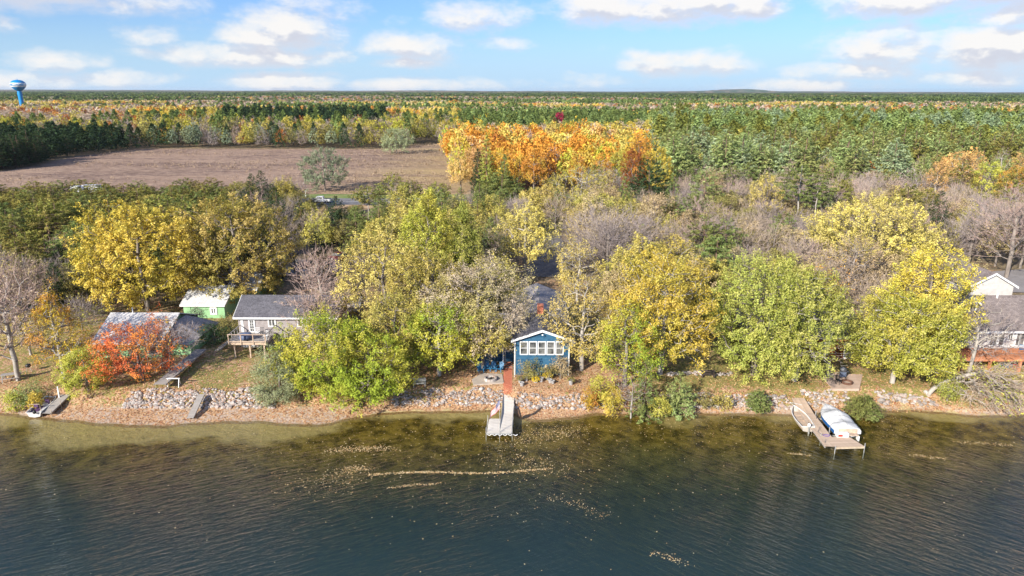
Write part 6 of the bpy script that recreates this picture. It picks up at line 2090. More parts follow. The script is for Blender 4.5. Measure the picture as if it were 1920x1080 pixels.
for r_ in range(9):
    for c_ in range(6 if r_ % 2 == 0 else 5):
        u = .4 * ((c_ + (.5 if r_ % 2 == 0 else 1)) / 6); v = 7 / 13 * (r_ + 1) / 10
        for sgn in (-1, 1):
            a, b_, c = flag_pt(u, v); b_ += .006 + sgn * .012
            ring = []
            for k in range(10):
                rr = .026 if k % 2 == 0 else .011
                t_ = math.pi / 2 + k * math.pi / 5
                ring.append((a + rr * math.cos(t_), b_, c + rr * math.sin(t_)))
            q.add(ring, [tuple(range(10))])
q.build('stars', FW, cnt_)

# ------------------------------------------------------------------ wooden dock at the right with the covered boat and the row boat
rd = empty('dock', (0, 0, 0), label='tan wooden dock with an L-shaped end platform at the right', cat='dock')
dz = .62
A = P(1497, 742, 1.1); B = P(1561, 836, dz)
A = Vector((A.x, A.y, dz + .35)); B = Vector((B.x + .0, B.y, dz))
dirv = (B - A); Ln = Vector((dirv.x, dirv.y, 0)).length
d2 = Vector((dirv.x, dirv.y, 0)).normalized(); n2 = Vector((-d2.y, d2.x, 0))
if n2.x > 0: n2 = -n2           # n2 points left (towards the row boat)
aang = math.atan2(d2.y, d2.x)
hw = .66
plank = MB().box(-.066, .066, -hw, hw, -.035, 0).mesh('plank', M['wood_tan'])
npk = int(Ln / .14)
zline = lambda t: dz + max(0, .30 - t / Ln) * 1.1
for k in range(npk):
    t = (k + .5) * .14
    c = A + d2 * t
    inst('plank', plank, rd, (c.x, c.y, zline(t)), (0, 0, aang))
for s_ in (-1, 1):
    MB().bar((A.x + n2.x * s_ * (hw - .05), A.y + n2.y * s_ * (hw - .05), zline(0) - .12), (A.x + d2.x * Ln * .3 + n2.x * s_ * (hw - .05), A.y + d2.y * Ln * .3 + n2.y * s_ * (hw - .05), dz - .12), .06, .14).build('side_frame', M['wood_grey'], rd)
    MB().bar((A.x + d2.x * Ln * .3 + n2.x * s_ * (hw - .05), A.y + d2.y * Ln * .3 + n2.y * s_ * (hw - .05), dz - .12), (B.x + n2.x * s_ * (hw - .05), B.y + n2.y * s_ * (hw - .05), dz - .12), .06, .14).build('side_frame', M['wood_grey'], rd)
# end platform
Q = [P(1519, 812, dz), P(1566, 837, dz), P(1622, 835, dz), P(1590, 814, dz)]
Q0, Q1 = P(1567, 837, dz), P(1622, 835.5, dz)
Q3 = P(1592, 817, dz)
pv = Vector((Q3.x - Q1.x, Q3.y - Q1.y, 0)); pu = Vector((Q0.x - Q1.x, Q0.y - Q1.y, 0))
nb2 = int(pu.length / .14)
for k in range(nb2):
    c = Vector((Q1.x, Q1.y, 0)) + pu.normalized() * (k + .5) * .14 + pv * .5
    pm = MB().box(-.066, .066, -pv.length / 2, pv.length / 2, -.035, 0) if k == 0 else None
    if pm: plat = pm.mesh('plank_long', M['wood_tan'])
    inst('plank', plat, rd, (c.x, c.y, dz + .004), (0, 0, math.atan2(pv.y, pv.x) - math.pi / 2))
MB().bar((Q0.x, Q0.y - .04, dz - .09), (Q1.x, Q1.y - .04, dz - .09), .06, .16).build('end_frame', M['wood_pale'], rd)
for px, py, up_ in ((1567, 838, .15), (1622, 836, .35), (1540, 816, .25), (1524, 798, .2), (1594, 815, .25), (1506, 768, .2)):
    p = P(px, py, dz)
    MB().tube([(p.x, p.y, -1.2), (p.x, p.y, dz + up_)], .035, 8).build('pipe_leg', M['alu'], rd)
for t, s_ in ((.42, -1), (.78, -1), (.93, .7)):
    c = A + d2 * Ln * t + n2 * s_ * (hw - .12)
    MB().tube([(c.x, c.y, dz), (c.x - .06, c.y, dz + .28), (c.x + .05, c.y + .03, dz + .34)], .025, 6).build('mooring_hook', M['dark_grey'], rd)
c = A + d2 * Ln * .79
e = empty('fishing_net', (c.x + .2, c.y, dz), label='small purple landing net lying on the tan wooden dock', cat='net')
MB().tube([(.3 * math.cos(k * .524), .18 * math.sin(k * .524), .05) for k in range(13)], .03, 6).build('hoop', simple('purple', (.16, .10, .35), .6, .2, 3, 0), e)
MB().tube([(-.3, 0, .05), (-.55, .6, .1), (-.05, 1.3, .3)], .02, 6).build('handle', M['dark_grey'], e)


def hull(L, W, H, pts, flare=.75, bow=.35, stern=.85):
    """list of rings (stern -> bow) of an open U section, along +Y"""
    rings = []
    for i in range(pts + 1):
        t = i / pts
        w = W / 2 * (stern + (1 - stern) * min(1, t * 3)) * (1 - max(0, (t - .45) / .55) ** 2.2)
        w = max(w, .02)
        sheer = H * (1 + bow * max(0, t - .4) ** 2 * 2)
        keel = H * .0 + H * .75 * max(0, (t - .8) / .2) ** 2
        y = t * L
        rings.append([(-w, y, sheer), (-w * flare, y, keel + H * .18), (0, y, keel), (w * flare, y, keel + H * .18), (w, y, sheer)])
    return rings


# row boat
bc = A + d2 * Ln * .52 + n2 * (hw + .80)
rb = empty('row_boat', (0, 0, 0), label='open aluminium row boat with an outboard motor moored left of the tan wooden dock', cat='boat')
st = P(1516, 803, .45); bw_ = P(1488, 764, .5)
L_ = math.hypot(bw_.x - st.x, bw_.y - st.y)
rb.location = (st.x, st.y, .10)
rb.rotation_euler = (0, 0, math.atan2(bw_.y - st.y, bw_.x - st.x) - math.pi / 2)
RL = hull(L_, 1.45, .58, 12)
q = MB().loft(RL, cap=False, closed=False)
q.add(RL[0], [(0, 1, 2, 3, 4)])
inner = [[(x * .93, y + (.06 if i == 0 else 0), z + (.0 if k in (0, 4) else .05)) for k, (x, y, z) in enumerate(r)] for i, r in enumerate(RL)]
q.loft(inner, cap=False, closed=False); q.add(inner[0], [(0, 1, 2, 3, 4)])
q.build('hull', simple('boat_tan', (.42, .37, .32), .5, .15, 3, .05, c2=(.55, .48, .42)), rb)
MB().add([(-.6, .1, .30), (.6, .1, .30), (.62, L_ * .5, .30), (.30, L_ * .85, .34), (-.30, L_ * .85, .34), (-.62, L_ * .5, .30)], [(0, 1, 2, 3, 4, 5)]).build('floor_boards', M['wood_tan'], rb)  # raised floor added so that sunlight reaches the boat's inside
for s_ in (0, 4):
    MB().tube([RL[i][s_] for i in range(13)], .04, 6).build('gunwale', M['white'], rb)
MB().bar(RL[0][0], RL[0][4], .08, .06).build('transom_rail', M['white'], rb)
for t in (.16, .42, .68):
    i = int(t * 12); w = abs(RL[i][0][0]) * .92
    MB().box(-w, w, RL[i][0][1] - .13, RL[i][0][1] + .13, .36, .40).build('bench', M['wood_tan'], rb)
mo = MB().lathe([(0, 0), (.13, .02), (.17, .16), (.15, .32), (.06, .38), (0, .39)], 12, (0, -.12, .62)).build('outboard_motor', M['white'], rb, True)
MB().bar((0, -.14, .62), (0, -.2, -.3), .1, .12).build('motor_leg', M['alu_dull'], mo)
MB().tube([(0, 0, .8), (.1, .45, .84)], .025, 6).build('tiller', M['black'], mo)
MB().tube([RL[12][2][:2] + (.7,), (-.3, L_ + .3, .9), (.9, L_ + .1, .75)], .015, 5).build('mooring_rope', M['white'], rb)

# covered runabout on its lift
cb = empty('covered_boat', (0, 0, 0), label='blue and white motor boat under a white canvas cover right of the tan wooden dock', cat='boat')
st = P(1597, 812, 1.0); bw_ = P(1540, 764, 1.0)
st = P(1583, 805, 1.0); bw_ = P(1546, 763, 1.0)
L_ = math.hypot(bw_.x - st.x, bw_.y - st.y) + .5
cb.location = (st.x + .32, st.y, .22)
cb.rotation_euler = (0, 0, math.atan2(bw_.y - st.y, bw_.x - st.x) - math.pi / 2)
W_ = 2.5
RL = hull(L_, W_, .85, 14, flare=.82, bow=.25, stern=.95)
q = MB().loft(RL, cap=False, closed=False); q.add(RL[0], [(0, 1, 2, 3, 4)])
q.build('hull', M['white'], cb, True)
for s_ in (0, 4):
    a_ = [RL[i][s_] for i in range(14)]
    q = MB()
    o_ = .03 if s_ == 4 else -.03
    q.add([(x + o_, y, z - .04) for x, y, z in a_] + [(x * .95 + o_ * 1.6, y, z - .5) for x, y, z in a_], [(i, i + 1, 14 + i + 1, 14 + i) for i in range(13)])
    q.build('hull_stripe', M['blue_hull'], cb)
# canvas: tented over a windscreen, sagging at the bow
rows_ = []
for i in range(25):
    t = i / 24
    y = -.12 + t * (L_ + .12)
    ii = min(14, t * 14); lo = int(ii); fr_ = ii - lo; hi = min(14, lo + 1)
    w = abs(RL[lo][0][0]) * (1 - fr_) + abs(RL[hi][0][0]) * fr_ + .07
    base = .78 + .15 * max(0, t - .5)
    peak = .55 * math.exp(-((t - .48) / .16) ** 2) + .28 * math.exp(-((t - .12) / .14) ** 2) - .10 * math.exp(-((t - .74) / .10) ** 2) + .10
    if t > .86: peak = .12 * (1 - t) / .14 + .02
    ring = []
    for k in range(13):
        u = -1 + k / 6
        z = base + .12 + peak * max(0, (1 - abs(u) ** 1.6)) - (.16 if abs(u) > .99 else 0) + .035 * math.sin(9 * u + 14 * t) * (1 - abs(u)) + .03 * abs(math.sin(20 * t + 2 * u))
        ring.append((w * max(-1, min(1, u * 1.04)), y, z))
    rows_.append(ring)
q = MB(); vs = [v for r_ in rows_ for v in r_]
q.add(vs, [(i * 13 + k, i * 13 + k + 1, (i + 1) * 13 + k + 1, (i + 1) * 13 + k) for i in range(24) for k in range(12)])
q.add(rows_[0] + [(x, y - .01, .45) for x, y, z in rows_[0]], [(k, k + 1, 13 + k + 1, 13 + k) for k in range(12)])
q.build('canvas_cover', M['canvas'], cb, True)
for i_ in (4, 9, 14, 18):
    MB().tube([(x, y, z + .012) for x, y, z in rows_[i_]], .018, 5).build('crease_line', M['dark_grey'], cb)  # dark lines added to draw the shaded creases of the canvas
MB().tube([rows_[i_][6][:2] + (rows_[i_][6][2] + .01,) for i_ in range(1, 24)], .02, 5).build('ridge_crease_line', M['alu_dull'], cb)  # grey line added along the top, drawn as a canvas crease
MB().box(-.85, .85, -.62, -.14, .50, .58).build('swim_platform', M['wood_tan'], cb)
MB().box(-.85, .85, -.20, -.14, .585, .98).build('motor_cover', M['wood_tan'], cb)
for s_ in (-1, 1): MB().box(s_ * .9 - .05, s_ * .9 + .05, -.6, -.15, -.05, .45).build('bracket', M['white'], cb)
li = empty('boat_lift', cb.location, cb.rotation_euler.z, label='white metal boat lift frame carrying the covered motor boat', cat='boat lift')
for y_ in (.6, L_ - 1.2):
    for s_ in (-1, 1):
        MB().tube([(s_ * 1.38, y_, -1.6), (s_ * 1.38, y_, .75)], .05, 8).build('post', M['alu'], li)
    MB().bar((-1.4, y_, -.16), (1.4, y_, -.16), .08, .12).build('cross_beam', M['alu'], li)
for s_ in (-.55, .55): MB().bar((s_, .2, -.06), (s_, L_ - .8, -.06), .12, .1).build('bunk', M['wood_grey'], li)
c = cb.matrix_basis
bx_ = empty('dock_box', (Q3.x - .55, Q3.y + .16, dz), 0, label='white storage box with a red bag at the stern of the covered boat', cat='box')
bx_.location = P(1577, 817, dz + .1); bx_.location.z = dz - .0
MB().box(-.35, .75, -.02, .38, .01, .36).build('box', M['white'], bx_)
MB().box(-.38, .78, -.05, .41, .362, .40).build('lid', M['white'], bx_)
MB().box(-.25, .15, -.06, -.022, .1, .3).build('red_panel', M['red_paint'], bx_)

# ------------------------------------------------------------------ left shore: grounded boat, small dock, plank, stored dock
gb = empty('grounded_boat', (0, 0, 0), label='white fishing boat with purple seats pulled up on the left shore', cat='boat')
st = P(65, 781, .3); bw_ = P(106, 742, .7)
L_ = math.hypot(bw_.x - st.x, bw_.y - st.y)
gb.location = (st.x, st.y, .06)
gb.rotation_euler = (R(4), 0, math.atan2(bw_.y - st.y, bw_.x - st.x) - math.pi / 2)
RL = hull(L_, 1.5, .6, 12, stern=.95)
q = MB().loft(RL, cap=False, closed=False); q.add(RL[0], [(0, 1, 2, 3, 4)])
q.add([(-.66, .1, .38), (.66, .1, .38), (.66, L_ * .62, .38), (-.66, L_ * .62, .38)], [(0, 1, 2, 3)])
q.build('hull', simple('boat_white', (.62, .60, .60), .5, .1, 3, .05), gb)
for s_ in (0, 4): MB().tube([RL[i][s_] for i in range(13)], .045, 6).build('gunwale', M['white'], gb)
q = MB(); a_ = [RL[i] for i in range(9, 13)]
q.add([r_[0] for r_ in a_] + [r_[4] for r_ in a_], [(i, i + 1, 4 + i + 1, 4 + i) for i in range(3)])
q.build('bow_deck', M['canvas'], gb)
MB().box(-.62, .1, .5, 1.6, .385, .43).build('carpet', M['purple_seat'], gb)
for (x_, y_) in ((-.3, L_ * .3), (.3, L_ * .52)):
    MB().box(x_ - .2, x_ + .2, y_ - .2, y_ + .2, .6, .68).box(x_ - .2, x_ + .2, y_ - .22, y_ - .16, .68, 1.0).box(x_ - .04, x_ + .04, y_ - .04, y_ + .04, .38, .6).build('seat', M['purple_seat'], gb)
MB().lathe([(0, 0), (.13, .02), (.17, .2), (.1, .36), (0, .38)], 10, (.2, -.15, .55)).build('outboard_motor', M['black'], gb, True)
MB().tube([(-.5, .4, .6), (-.5, .4, 1.3), (.5, .4, 1.3), (.5, .4, .6)], .03, 6).build('frame_rail', M['wood_pale'], gb)


def plank_dock(name, a, b_, w, z0, z1, mat, label, legs=True, lz=.0, cat='dock', pitch=.16):
    e = empty(name, (0, 0, 0), label=label, cat=cat)
    L = math.hypot(b_.x - a.x, b_.y - a.y)
    th = math.atan2(b_.y - a.y, b_.x - a.x)
    n = int(L / pitch)
    me = MB().box(-pitch * .44, pitch * .44, -w / 2, w / 2, -.03, 0).mesh('plank', M[mat])
    for k in range(n):
        t = (k + .5) / n
        inst('plank', me, e, (a.x + (b_.x - a.x) * t, a.y + (b_.y - a.y) * t, z0 + (z1 - z0) * t), (0, -math.atan2(z1 - z0, L), th))
    nx_, ny_ = -math.sin(th), math.cos(th)
    for s_ in (-1, 1):
        MB().bar((a.x + nx_ * s_ * w / 2, a.y + ny_ * s_ * w / 2, z0 - .08), (b_.x + nx_ * s_ * w / 2, b_.y + ny_ * s_ * w / 2, z1 - .08), .05, .13).build('side_frame', M['wood_grey'], e)
    if legs:
        for t in (.04, .5, .96):
            for s_ in (-1, 1):
                x_, y_ = a.x + (b_.x - a.x) * t + nx_ * s_ * (w / 2 + .05), a.y + (b_.y - a.y) * t + ny_ * s_ * (w / 2 + .05)
                zt = z0 + (z1 - z0) * t
                MB().tube([(x_, y_, min(gzf(x_, y_), 0) - .3 if y_ < shore(x_) else gzf(x_, y_) - .2), (x_, y_, zt + .35)], .03, 6).build('pipe_leg', M['wood_pale'], e)
    return e


plank_dock('small_dock', P(86, 777, .5), P(124, 744, 1.0), .95, .5, 1.15, 'wood_grey', 'short weathered plank dock beside the grounded fishing boat')
p = P(111, 744, 1.2)
o = MB().bar((0, 0, -.2), (.05, 0, 1.5), .12).build('marker_post', M['white'], loc=(p.x, p.y, gzf(p.x, p.y)))
tag(o, 'leaning white post at the shore end of the short plank dock', 'post')
plank_dock('stored_dock', P(300, 726, 1.9), P(378, 661, 2.0), 1.25, 2.15, 2.35, 'wood_grey', 'long weathered dock section stored on the grass right of the orange-red maple')
p = P(325, 722, 1.6)
e = empty('sawhorse', (p.x, p.y, gzf(p.x, p.y)), label='white metal sawhorse under the near end of the stored dock', cat='stand')
MB().bar((-.6, 0, .95), (.8, 0, .95), .09).build('top_bar', M['white'], e)
for x_ in (-.5, .7):
    for s_ in (-1, 1): MB().bar((x_, 0, .93), (x_, s_ * .3, 0), .05).build('leg', M['alu'], e)
plank_dock('boat_ramp', P(357, 786, .3), P(378, 741, 1.5), .62, .35, 1.55, 'wood_grey', 'narrow grey plank ramp lying over the pale rubble stones', legs=False, cat='ramp')
# driftwood and bench on the left lawn
p = P(55, 697, 1.6)
e = empty('kettle_grill', (p.x, p.y, gzf(p.x, p.y)), label='small dark kettle grill on the left lawn', cat='grill')
MB().lathe([(0, .5), (.24, .58), (.29, .72), (.25, .86), (.1, .95), (0, .96)], 14).build('bowl', M['black'], e, True)
for k in range(3): MB().bar((.14 * math.cos(k * 2.1), .14 * math.sin(k * 2.1), .58), (.3 * math.cos(k * 2.1), .3 * math.sin(k * 2.1), 0), .03).build('leg', M['alu'], e)
p = P(22, 712, 1.6)
e = empty('picnic_table', (p.x, p.y, gzf(p.x, p.y)), R(20), label='weathered picnic table under the nearly bare tree on the left', cat='table')
for k in range(4): MB().box(-.9, .9, -.36 + k * .18, -.2 + k * .18, .72, .76).build('table_board', M['wood_grey'], e)
for s_ in (-.72, .6): MB().box(-.9, .9, s_, s_ + .14, .42, .46).build('bench_board', M['wood_grey'], e)
for x_ in (-.7, .7):
    MB().bar((x_, -.3, .72), (x_, -.6, 0), .08).build('leg', M['wood_grey'], e)
    MB().bar((x_, .3, .72), (x_, .6, 0), .08).build('leg', M['wood_grey'], e)
    MB().bar((x_, -.7, .38), (x_, .7, .38), .07).build('cross_bar', M['wood_grey'], e)
p = P(787, 722, 1.6)
e = empty('garden_bench', (p.x, p.y, gzf(p.x, p.y)), R(5), label='grey-green garden bench left of the pale-trunked maple above the stone bank', cat='bench')
for k in range(3): MB().box(-.7, .7, -.2 + k * .14, -.08 + k * .14, .42, .46).build('seat_slat', M['alu_dull'], e)
for x_ in (-.6, .6): MB().box(x_ - .04, x_ + .04, -.18, .2, 0, .418).bar((x_, .23, .4), (x_, .33, .95), .05).build('leg', M['alu_dull'], e)
for k in range(3): MB().bar((-.7, .27 + k * .025, .58 + k * .14), (.7, .27 + k * .025, .58 + k * .14), .03, .1).build('back_slat', M['alu_dull'], e)
p = P(1031, 572, 1.6)

# ------------------------------------------------------------------ vehicles
def pickup(loc, rz, label):
    e = empty('pickup_truck', loc, rz, label, 'truck', None)
    prof = [(-2.9, .45), (2.85, .45), (2.9, .95), (1.6, 1.08), (.85, 1.72), (-.75, 1.76), (-.95, 1.15), (-2.9, 1.12)]
    body = MB()
    body.prism(prof[:3] + [(1.6, 1.08), (-.95, 1.14), (-2.9, 1.12)], 'y', -.95, .95)
    body.build('body', M['car_white'], e)
    MB().loft([[(x, -.86 + .0, z) for x, z in ((1.55, 1.09), (.85, 1.72), (-.75, 1.76), (-.92, 1.15))], [(x, .86, z) for x, z in ((1.55, 1.09), (.85, 1.72), (-.75, 1.76), (-.92, 1.15))]]).build('cab', M['car_white'], e)
    for s_ in (-1, 1):
        MB().prism([(1.2, 1.16), (.78, 1.62), (.25, 1.64), (.25, 1.16)], 'y', s_ * .865 - .006, s_ * .865 + .006).build('side_window', M['glass'], e)
        MB().prism([(.15, 1.16), (.15, 1.64), (-.65, 1.66), (-.72, 1.18)], 'y', s_ * .865 - .006, s_ * .865 + .006).build('side_window', M['glass'], e)
        for x_ in (1.85, -1.9):
            w = MB().tube([(x_, s_ * .72, .4), (x_, s_ * .98, .4)], .4, 18).build('wheel', M['tyre'], e)
            MB().tube([(x_, s_ * .95, .4), (x_, s_ * .992, .4)], .24, 12).build('rim', M['alu'], w)
            MB().lathe([(0, 0)], 3) if False else None
        MB().box(2.86, 2.93, s_ * .8 - .13, s_ * .8 + .13, .72, .9).build('headlight', M['alu'], e)
    MB().box(-2.8, -1.05, -.82, .82, 1.121, 1.16).build('bed_cover', M['black'], e)
    MB().prism([(1.57, 1.1), (.9, 1.7), (.92, 1.72), (1.6, 1.12)], 'y', -.78, .78).build('windscreen', M['glass'], e)
    MB().box(2.9, 3.0, -.9, .9, .42, .62).build('bumper', M['alu_dull'], e)
    MB().box(-3.0, -2.9, -.9, .9, .45, .62).build('bumper', M['alu_dull'], e)
    return e


p = P(601, 380, 1.75)
pickup((Xat(601, 190.6, 2), 190.6, 1.75), math.pi, 'white pickup truck driving left on the road beyond the trees')


def car(loc, rz, mat, label):
    e = empty('parked_car', loc, rz, label, 'car', None)
    MB().prism([(-2.2, .35), (2.2, .35), (2.25, .75), (1.3, .92), (-1.7, .98), (-2.25, .85)], 'y', -.88, .88).build('body', M[mat], e)
    MB().loft([[(1.2, -.8, .93), (.5, -.68, 1.42), (-1.1, -.68, 1.42), (-1.8, -.8, .96)], [(1.2, .8, .93), (.5, .68, 1.42), (-1.1, .68, 1.42), (-1.8, .8, .96)]]).build('cabin', M['glass'], e)
    MB().box(-1.05, .45, -.66, .66, 1.421, 1.45).build('roof_panel', M[mat], e)
    for s_ in (-1, 1):
        for x_ in (1.4, -1.4):
            w = MB().tube([(x_, s_ * .7, .33), (x_, s_ * .9, .33)], .33, 16).build('wheel', M['tyre'], e)
            MB().tube([(x_, s_ * .88, .33), (x_, s_ * .91, .33)], .2, 10).build('rim', M['alu'], w)
    return e


p = P(590, 508, 1.8); car((p.x, p.y, 1.74), R(10), 'car_dark', 'dark blue car parked in the shade behind the grey house')
p = P(578, 522, 1.8); car((p.x, p.y, 1.74), R(5), 'car_silver', 'silver car parked in the shade nearest the bare pale tree')
p = P(640, 488, 1.8); car((p.x, p.y, 1.74), R(-14), 'car_maroon', 'dark red car parked in the shade behind the grey house')

# white trailers beyond the dark wood on the left
for px, Y_, w_, lb in ((155, 203, 2.6, 'small white trailer half hidden behind the dark wood, left one'), (182, 205, 5.2, 'white camper trailer half hidden behind the dark wood, right one')):
    x_ = Xat(px, Y_, 4)
    e = empty('camper_trailer', (x_, Y_ - 3, 1.9), label=lb, cat='trailer')
    MB().prism([(-w_ / 2, .6), (w_ / 2, .6), (w_ / 2 + .25, 2.2), (w_ / 2 - .3, 3.1), (-w_ / 2 + .3, 3.1), (-w_ / 2, 2.4)], 'y', -1.1, 1.1).build('body', M['car_white'], e)
    MB().box(-w_ * .3, -w_ * .05, -1.13, -1.102, 1.7, 2.4).build('side_window', M['glass'], e)
    MB().box(w_ * .1, w_ * .1 + .6, -1.13, -1.102, .7, 2.5).build('door', M['alu_dull'], e)
    for s_ in (-1, 1): MB().tube([(0, s_ * .8, .35), (0, s_ * 1.05, .35)], .35, 14).build('wheel', M['tyre'], e)

# roadside pole
p = P(573, 374, 1.8)
o = MB().tube([(0, 0, -.3), (0, 0, 2.0)], .12, 8).build('marker_post', M['white'], loc=(Xat(573, 201, 2), 201, 1.7))
tag(o, 'white marker post on the verge left of the pickup truck', 'post')

# ------------------------------------------------------------------ water tower
YT = 862.0
xt = Xat(33, YT, 38)
wt = empty('water_tower', (xt, YT, 1.5), label='blue water tower with a white band and lettering above the far forest', cat='water tower')
s_ = YT * math.cos(PITCH) / FPX          # metres per photo pixel there
zt = lambda py: Zat(py, YT) - 1.5
ztop, zb1, zb2, zneck = zt(151.5), zt(157.5), zt(165.2), zt(173)
rt_ = 12.6 * s_ * 1.03
def sph(z):                                  # bulb profile radius by height
    zc_ = zt(161.0); 
    if z >= zc_: return rt_ * math.sqrt(max(0, 1 - ((z - zc_) / (ztop - zc_)) ** 2.0))
    t = (zc_ - z) / (zc_ - zneck); return rt_ * (1 - t ** 1.7 * .72)
def prof(z0, z1, n): return [(max(.05, sph(z0 + (z1 - z0) * i / n)), z0 + (z1 - z0) * i / n) for i in range(n + 1)]
MB().lathe(prof(zneck, zb2, 10), 40).build('bowl', M['tower_blue'], wt, True)
MB().lathe([(r + .02, z) for r, z in prof(zb2, zb1, 8)], 40).build('band', M['tower_white'], wt, True)
MB().lathe(prof(zb1, ztop, 10), 40).build('cap', M['tower_blue'], wt, True)
MB().lathe([(sph(zneck), zneck), (2.6, zneck - 2.5), (2.4, zneck - 8), (2.4, 4), (3.6, 0)], 28).build('stem', M['tower_blue'], wt, True)
MB().tube([(0, 0, ztop), (0, 0, ztop + 1.2)], .25, 8).build('vent', M['tower_blue'], wt)
# lettering wrapped round the band, one letter after another
word = 'WAUTOMA'
zc_ = (zb1 + zb2) / 2
face = math.atan2(-YT, -xt) - R(14)
for i, ch in enumerate(word):
    cu = bpy.data.curves.new('letter', 'FONT'); cu.body = ch; cu.size = 3.4; cu.extrude = .06; cu.align_x = 'CENTER'; cu.align_y = 'CENTER'
    tmp = bpy.data.objects.new('tmp', cu); COL.objects.link(tmp)
    bpy.context.view_layer.update()
    me = bpy.data.meshes.new_from_object(tmp)
    bpy.data.objects.remove(tmp)
    me.name = 'letter'; me.materials.clear(); me.materials.append(M['tower_blue'])
    th = face + (i - 3) * .275
    o = bpy.data.objects.new('letter', me); link_obj(o); o.parent = wt
    rr = sph(zc_) + .16
    o.location = (rr * math.cos(th), rr * math.sin(th), zc_)
    o.rotation_euler = (R(90), 0, th + R(90))

# ------------------------------------------------------------------ fallen leaves afloat, and pale pebbles in the shallows
rng = np.random.default_rng(33)
pts = []
def streak(x0, y0, x1, y1, n, wob, amp, k):
    t = rng.random(n)
    xx = x0 + (x1 - x0) * t + rng.normal(size=n) * wob * 2
    yy = y0 + (y1 - y0) * t + amp * np.sin(t * k) + rng.normal(size=n) * wob
    return np.stack([xx, yy], 1)
def W(px, py): p = P(px, py, 0); return p.x, p.y
pts.append(streak(*W(690, 892), *W(1035, 880), 950, .10, .25, 7))
pts.append(streak(*W(730, 916), *W(830, 905), 160, .10, .1, 5))
pts.append(streak(*W(615, 850), *W(735, 838), 520, .32, .3, 5))
pts.append(streak(*W(640, 885), *W(690, 878), 200, .3, .2, 4))
pts.append(streak(*W(560, 925), *W(680, 885), 300, .8, .2, 4))
pts.append(streak(*W(965, 830), *W(1080, 800), 620, .8, .3, 5))
pts.append(streak(*W(960, 860), *W(1040, 880), 380, .9, .3, 5))
pts.append(streak(*W(1030, 930), *W(1140, 965), 130, .25, .2, 5))
pts.append(streak(*W(1480, 850), *W(1520, 852), 90, .1, .1, 5))
pts.append(streak(*W(1715, 852), *W(1770, 858), 90, .12, .1, 5))
pts.append(streak(*W(1800, 828), *W(1900, 832), 160, .15, .1, 5))
pts.append(streak(*W(1220, 1035), *W(1290, 1055), 70, .15, .1, 5))
pts.append(np.stack([rng.normal(size=800) * 13 - 2, 61.5 - np.abs(rng.normal(size=800)) * 8], 1))
pts.append(np.stack([rng.uniform(-45, 50, 700), 63 - np.abs(rng.normal(size=700)) * 10], 1))
pts.append(np.stack([rng.uniform(12, 40, 500), 64 - np.abs(rng.normal(size=500)) * 3], 1))
pw = np.concatenate(pts)
pw = pw[(pw[:, 1] < shore(pw[:, 0]) - .1) & (pw[:, 1] > 34)]
n = len(pw)
a = rng.random(n) * 6.283; sz = .042 * (.6 + 1.3 * rng.random(n) ** 2)
u = np.stack([np.cos(a), np.sin(a), np.zeros(n)], 1) * sz[:, None]; v = np.stack([-np.sin(a), np.cos(a), np.zeros(n)], 1) * sz[:, None] * .75
c = np.concatenate([pw, np.full((n, 1), .012)], 1)
V = np.stack([c - u, c - v, c + u + np.array([0, 0, .008]), c + v], 1).reshape(-1, 3)
lm2 = leaf_mat('floating_leaf', (.55, .30, .12), (.70, .50, .24), (.82, .66, .40), trans=.1)
o = link_obj(bpy.data.objects.new('floating_leaves', mesh_np('floating_leaves', V, np.arange(n * 4).reshape(-1, 4), [lm2], {'tone': ('FACE', rng.random(n))})))
tag(o, label='fallen leaves drifting in streaks on the lake', cat='leaves', kind='stuff')

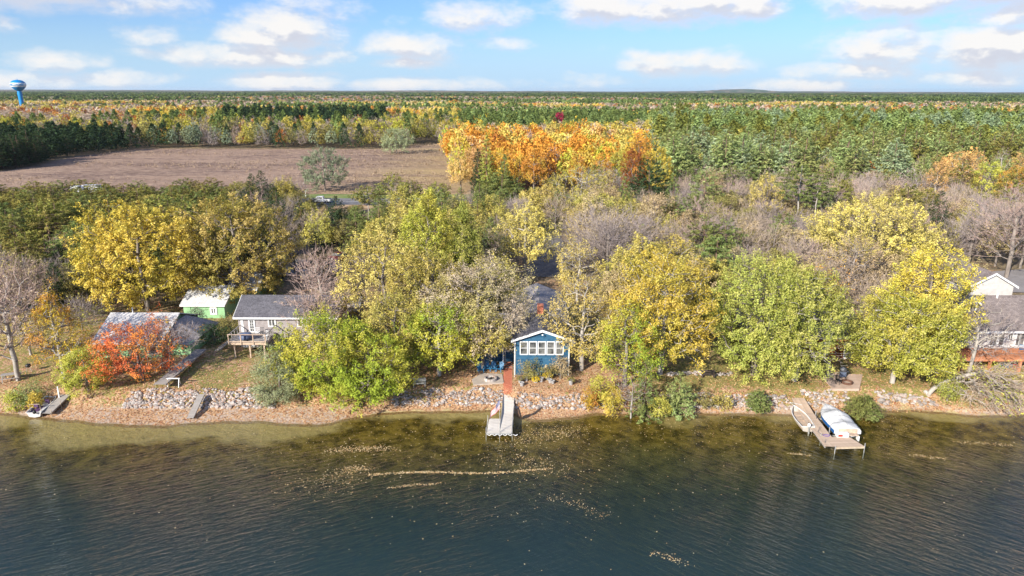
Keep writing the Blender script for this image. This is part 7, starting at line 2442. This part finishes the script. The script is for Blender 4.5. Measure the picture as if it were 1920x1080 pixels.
# leaf litter lying on the lawn and beach: little curled leaves
n = 26000
lx = rng.uniform(-56, 60, n); ly = shore(lx) + np.abs(rng.normal(size=n)) * 6 + .1
m_ = 7000
lx = np.concatenate([lx, rng.uniform(-42, 50, m_)]); ly = np.concatenate([ly, FOOT + rng.uniform(-.1, 2.2, m_)]); n += m_
z = gz(lx, ly)
z[-m_:] += rng.uniform(.05, .28, m_)
a = rng.random(n) * 6.283; sz = .06 * (.6 + .9 * rng.random(n))
tl = rng.normal(size=n) * .3
u = np.stack([np.cos(a), np.sin(a), tl], 1) * sz[:, None]; v = np.stack([-np.sin(a), np.cos(a), rng.normal(size=n) * .3], 1) * sz[:, None] * .8
c = np.stack([lx, ly, z + .03], 1)
V = np.stack([c - u, c - v, c + u + np.array([0, 0, .02]), c + v], 1).reshape(-1, 3)
lm3 = leaf_mat('fallen_leaf', (.30, .11, .05), (.54, .30, .14), (.72, .52, .28), trans=.1)
o = link_obj(bpy.data.objects.new('leaf_litter', mesh_np('leaf_litter', V, np.arange(n * 4).reshape(-1, 4), [lm3], {'tone': ('FACE', rng.random(n))})))
tag(o, label='fallen leaves scattered over the lawn and the beach', cat='leaves', kind='stuff')

# weeds and tussocks standing in the brown field
n = 5200
fx = rng.uniform(-205, -14, n); fy = rng.uniform(208, 410, n)
keep = [i for i in range(n) if pip(fx[i], fy[i], FIELD) and pn(fx[i] * .35, fy[i], .09, 2) + rng.normal() * .16 > .55]
C = np.stack([fx[keep], fy[keep], np.full(len(keep), 1.72)], 1)
V, F, tone = leaf_cloud(rng, C, np.tile(np.array([[0, 0, 1.0]]), (len(C), 1)), 7, .42, .9, .5, up=0, aspect=.4)
V[:, 2] = np.maximum(V[:, 2], 1.70)
lm4 = leaf_mat('dry_weed', (.14, .10, .075), (.29, .21, .15), (.44, .33, .23), trans=.1)
o = link_obj(bpy.data.objects.new('field_weeds', mesh_np('field_weeds', V, F, [lm4], {'tone': ('FACE', tone)})))
tag(o, label='dry brown weeds and tussocks over the mown field', cat='weeds', kind='stuff')

# ------------------------------------------------------------------ thin autumn haze
hzm, b = new_mat('haze_air')
vp = b.n('ShaderNodeVolumePrincipled')
vp.inputs['Color'].default_value = (.80, .88, 1.0, 1)
vp.inputs['Density'].default_value = 0.000032
vp.inputs['Anisotropy'].default_value = 0.2
om = b.n('ShaderNodeOutputMaterial')
link(hzm.node_tree, vp.outputs[0], om.inputs['Volume'])
tag(MB().box(-14500, 14500, -700, 15000, -4.5, 64).build('haze', hzm), kind='stuff')
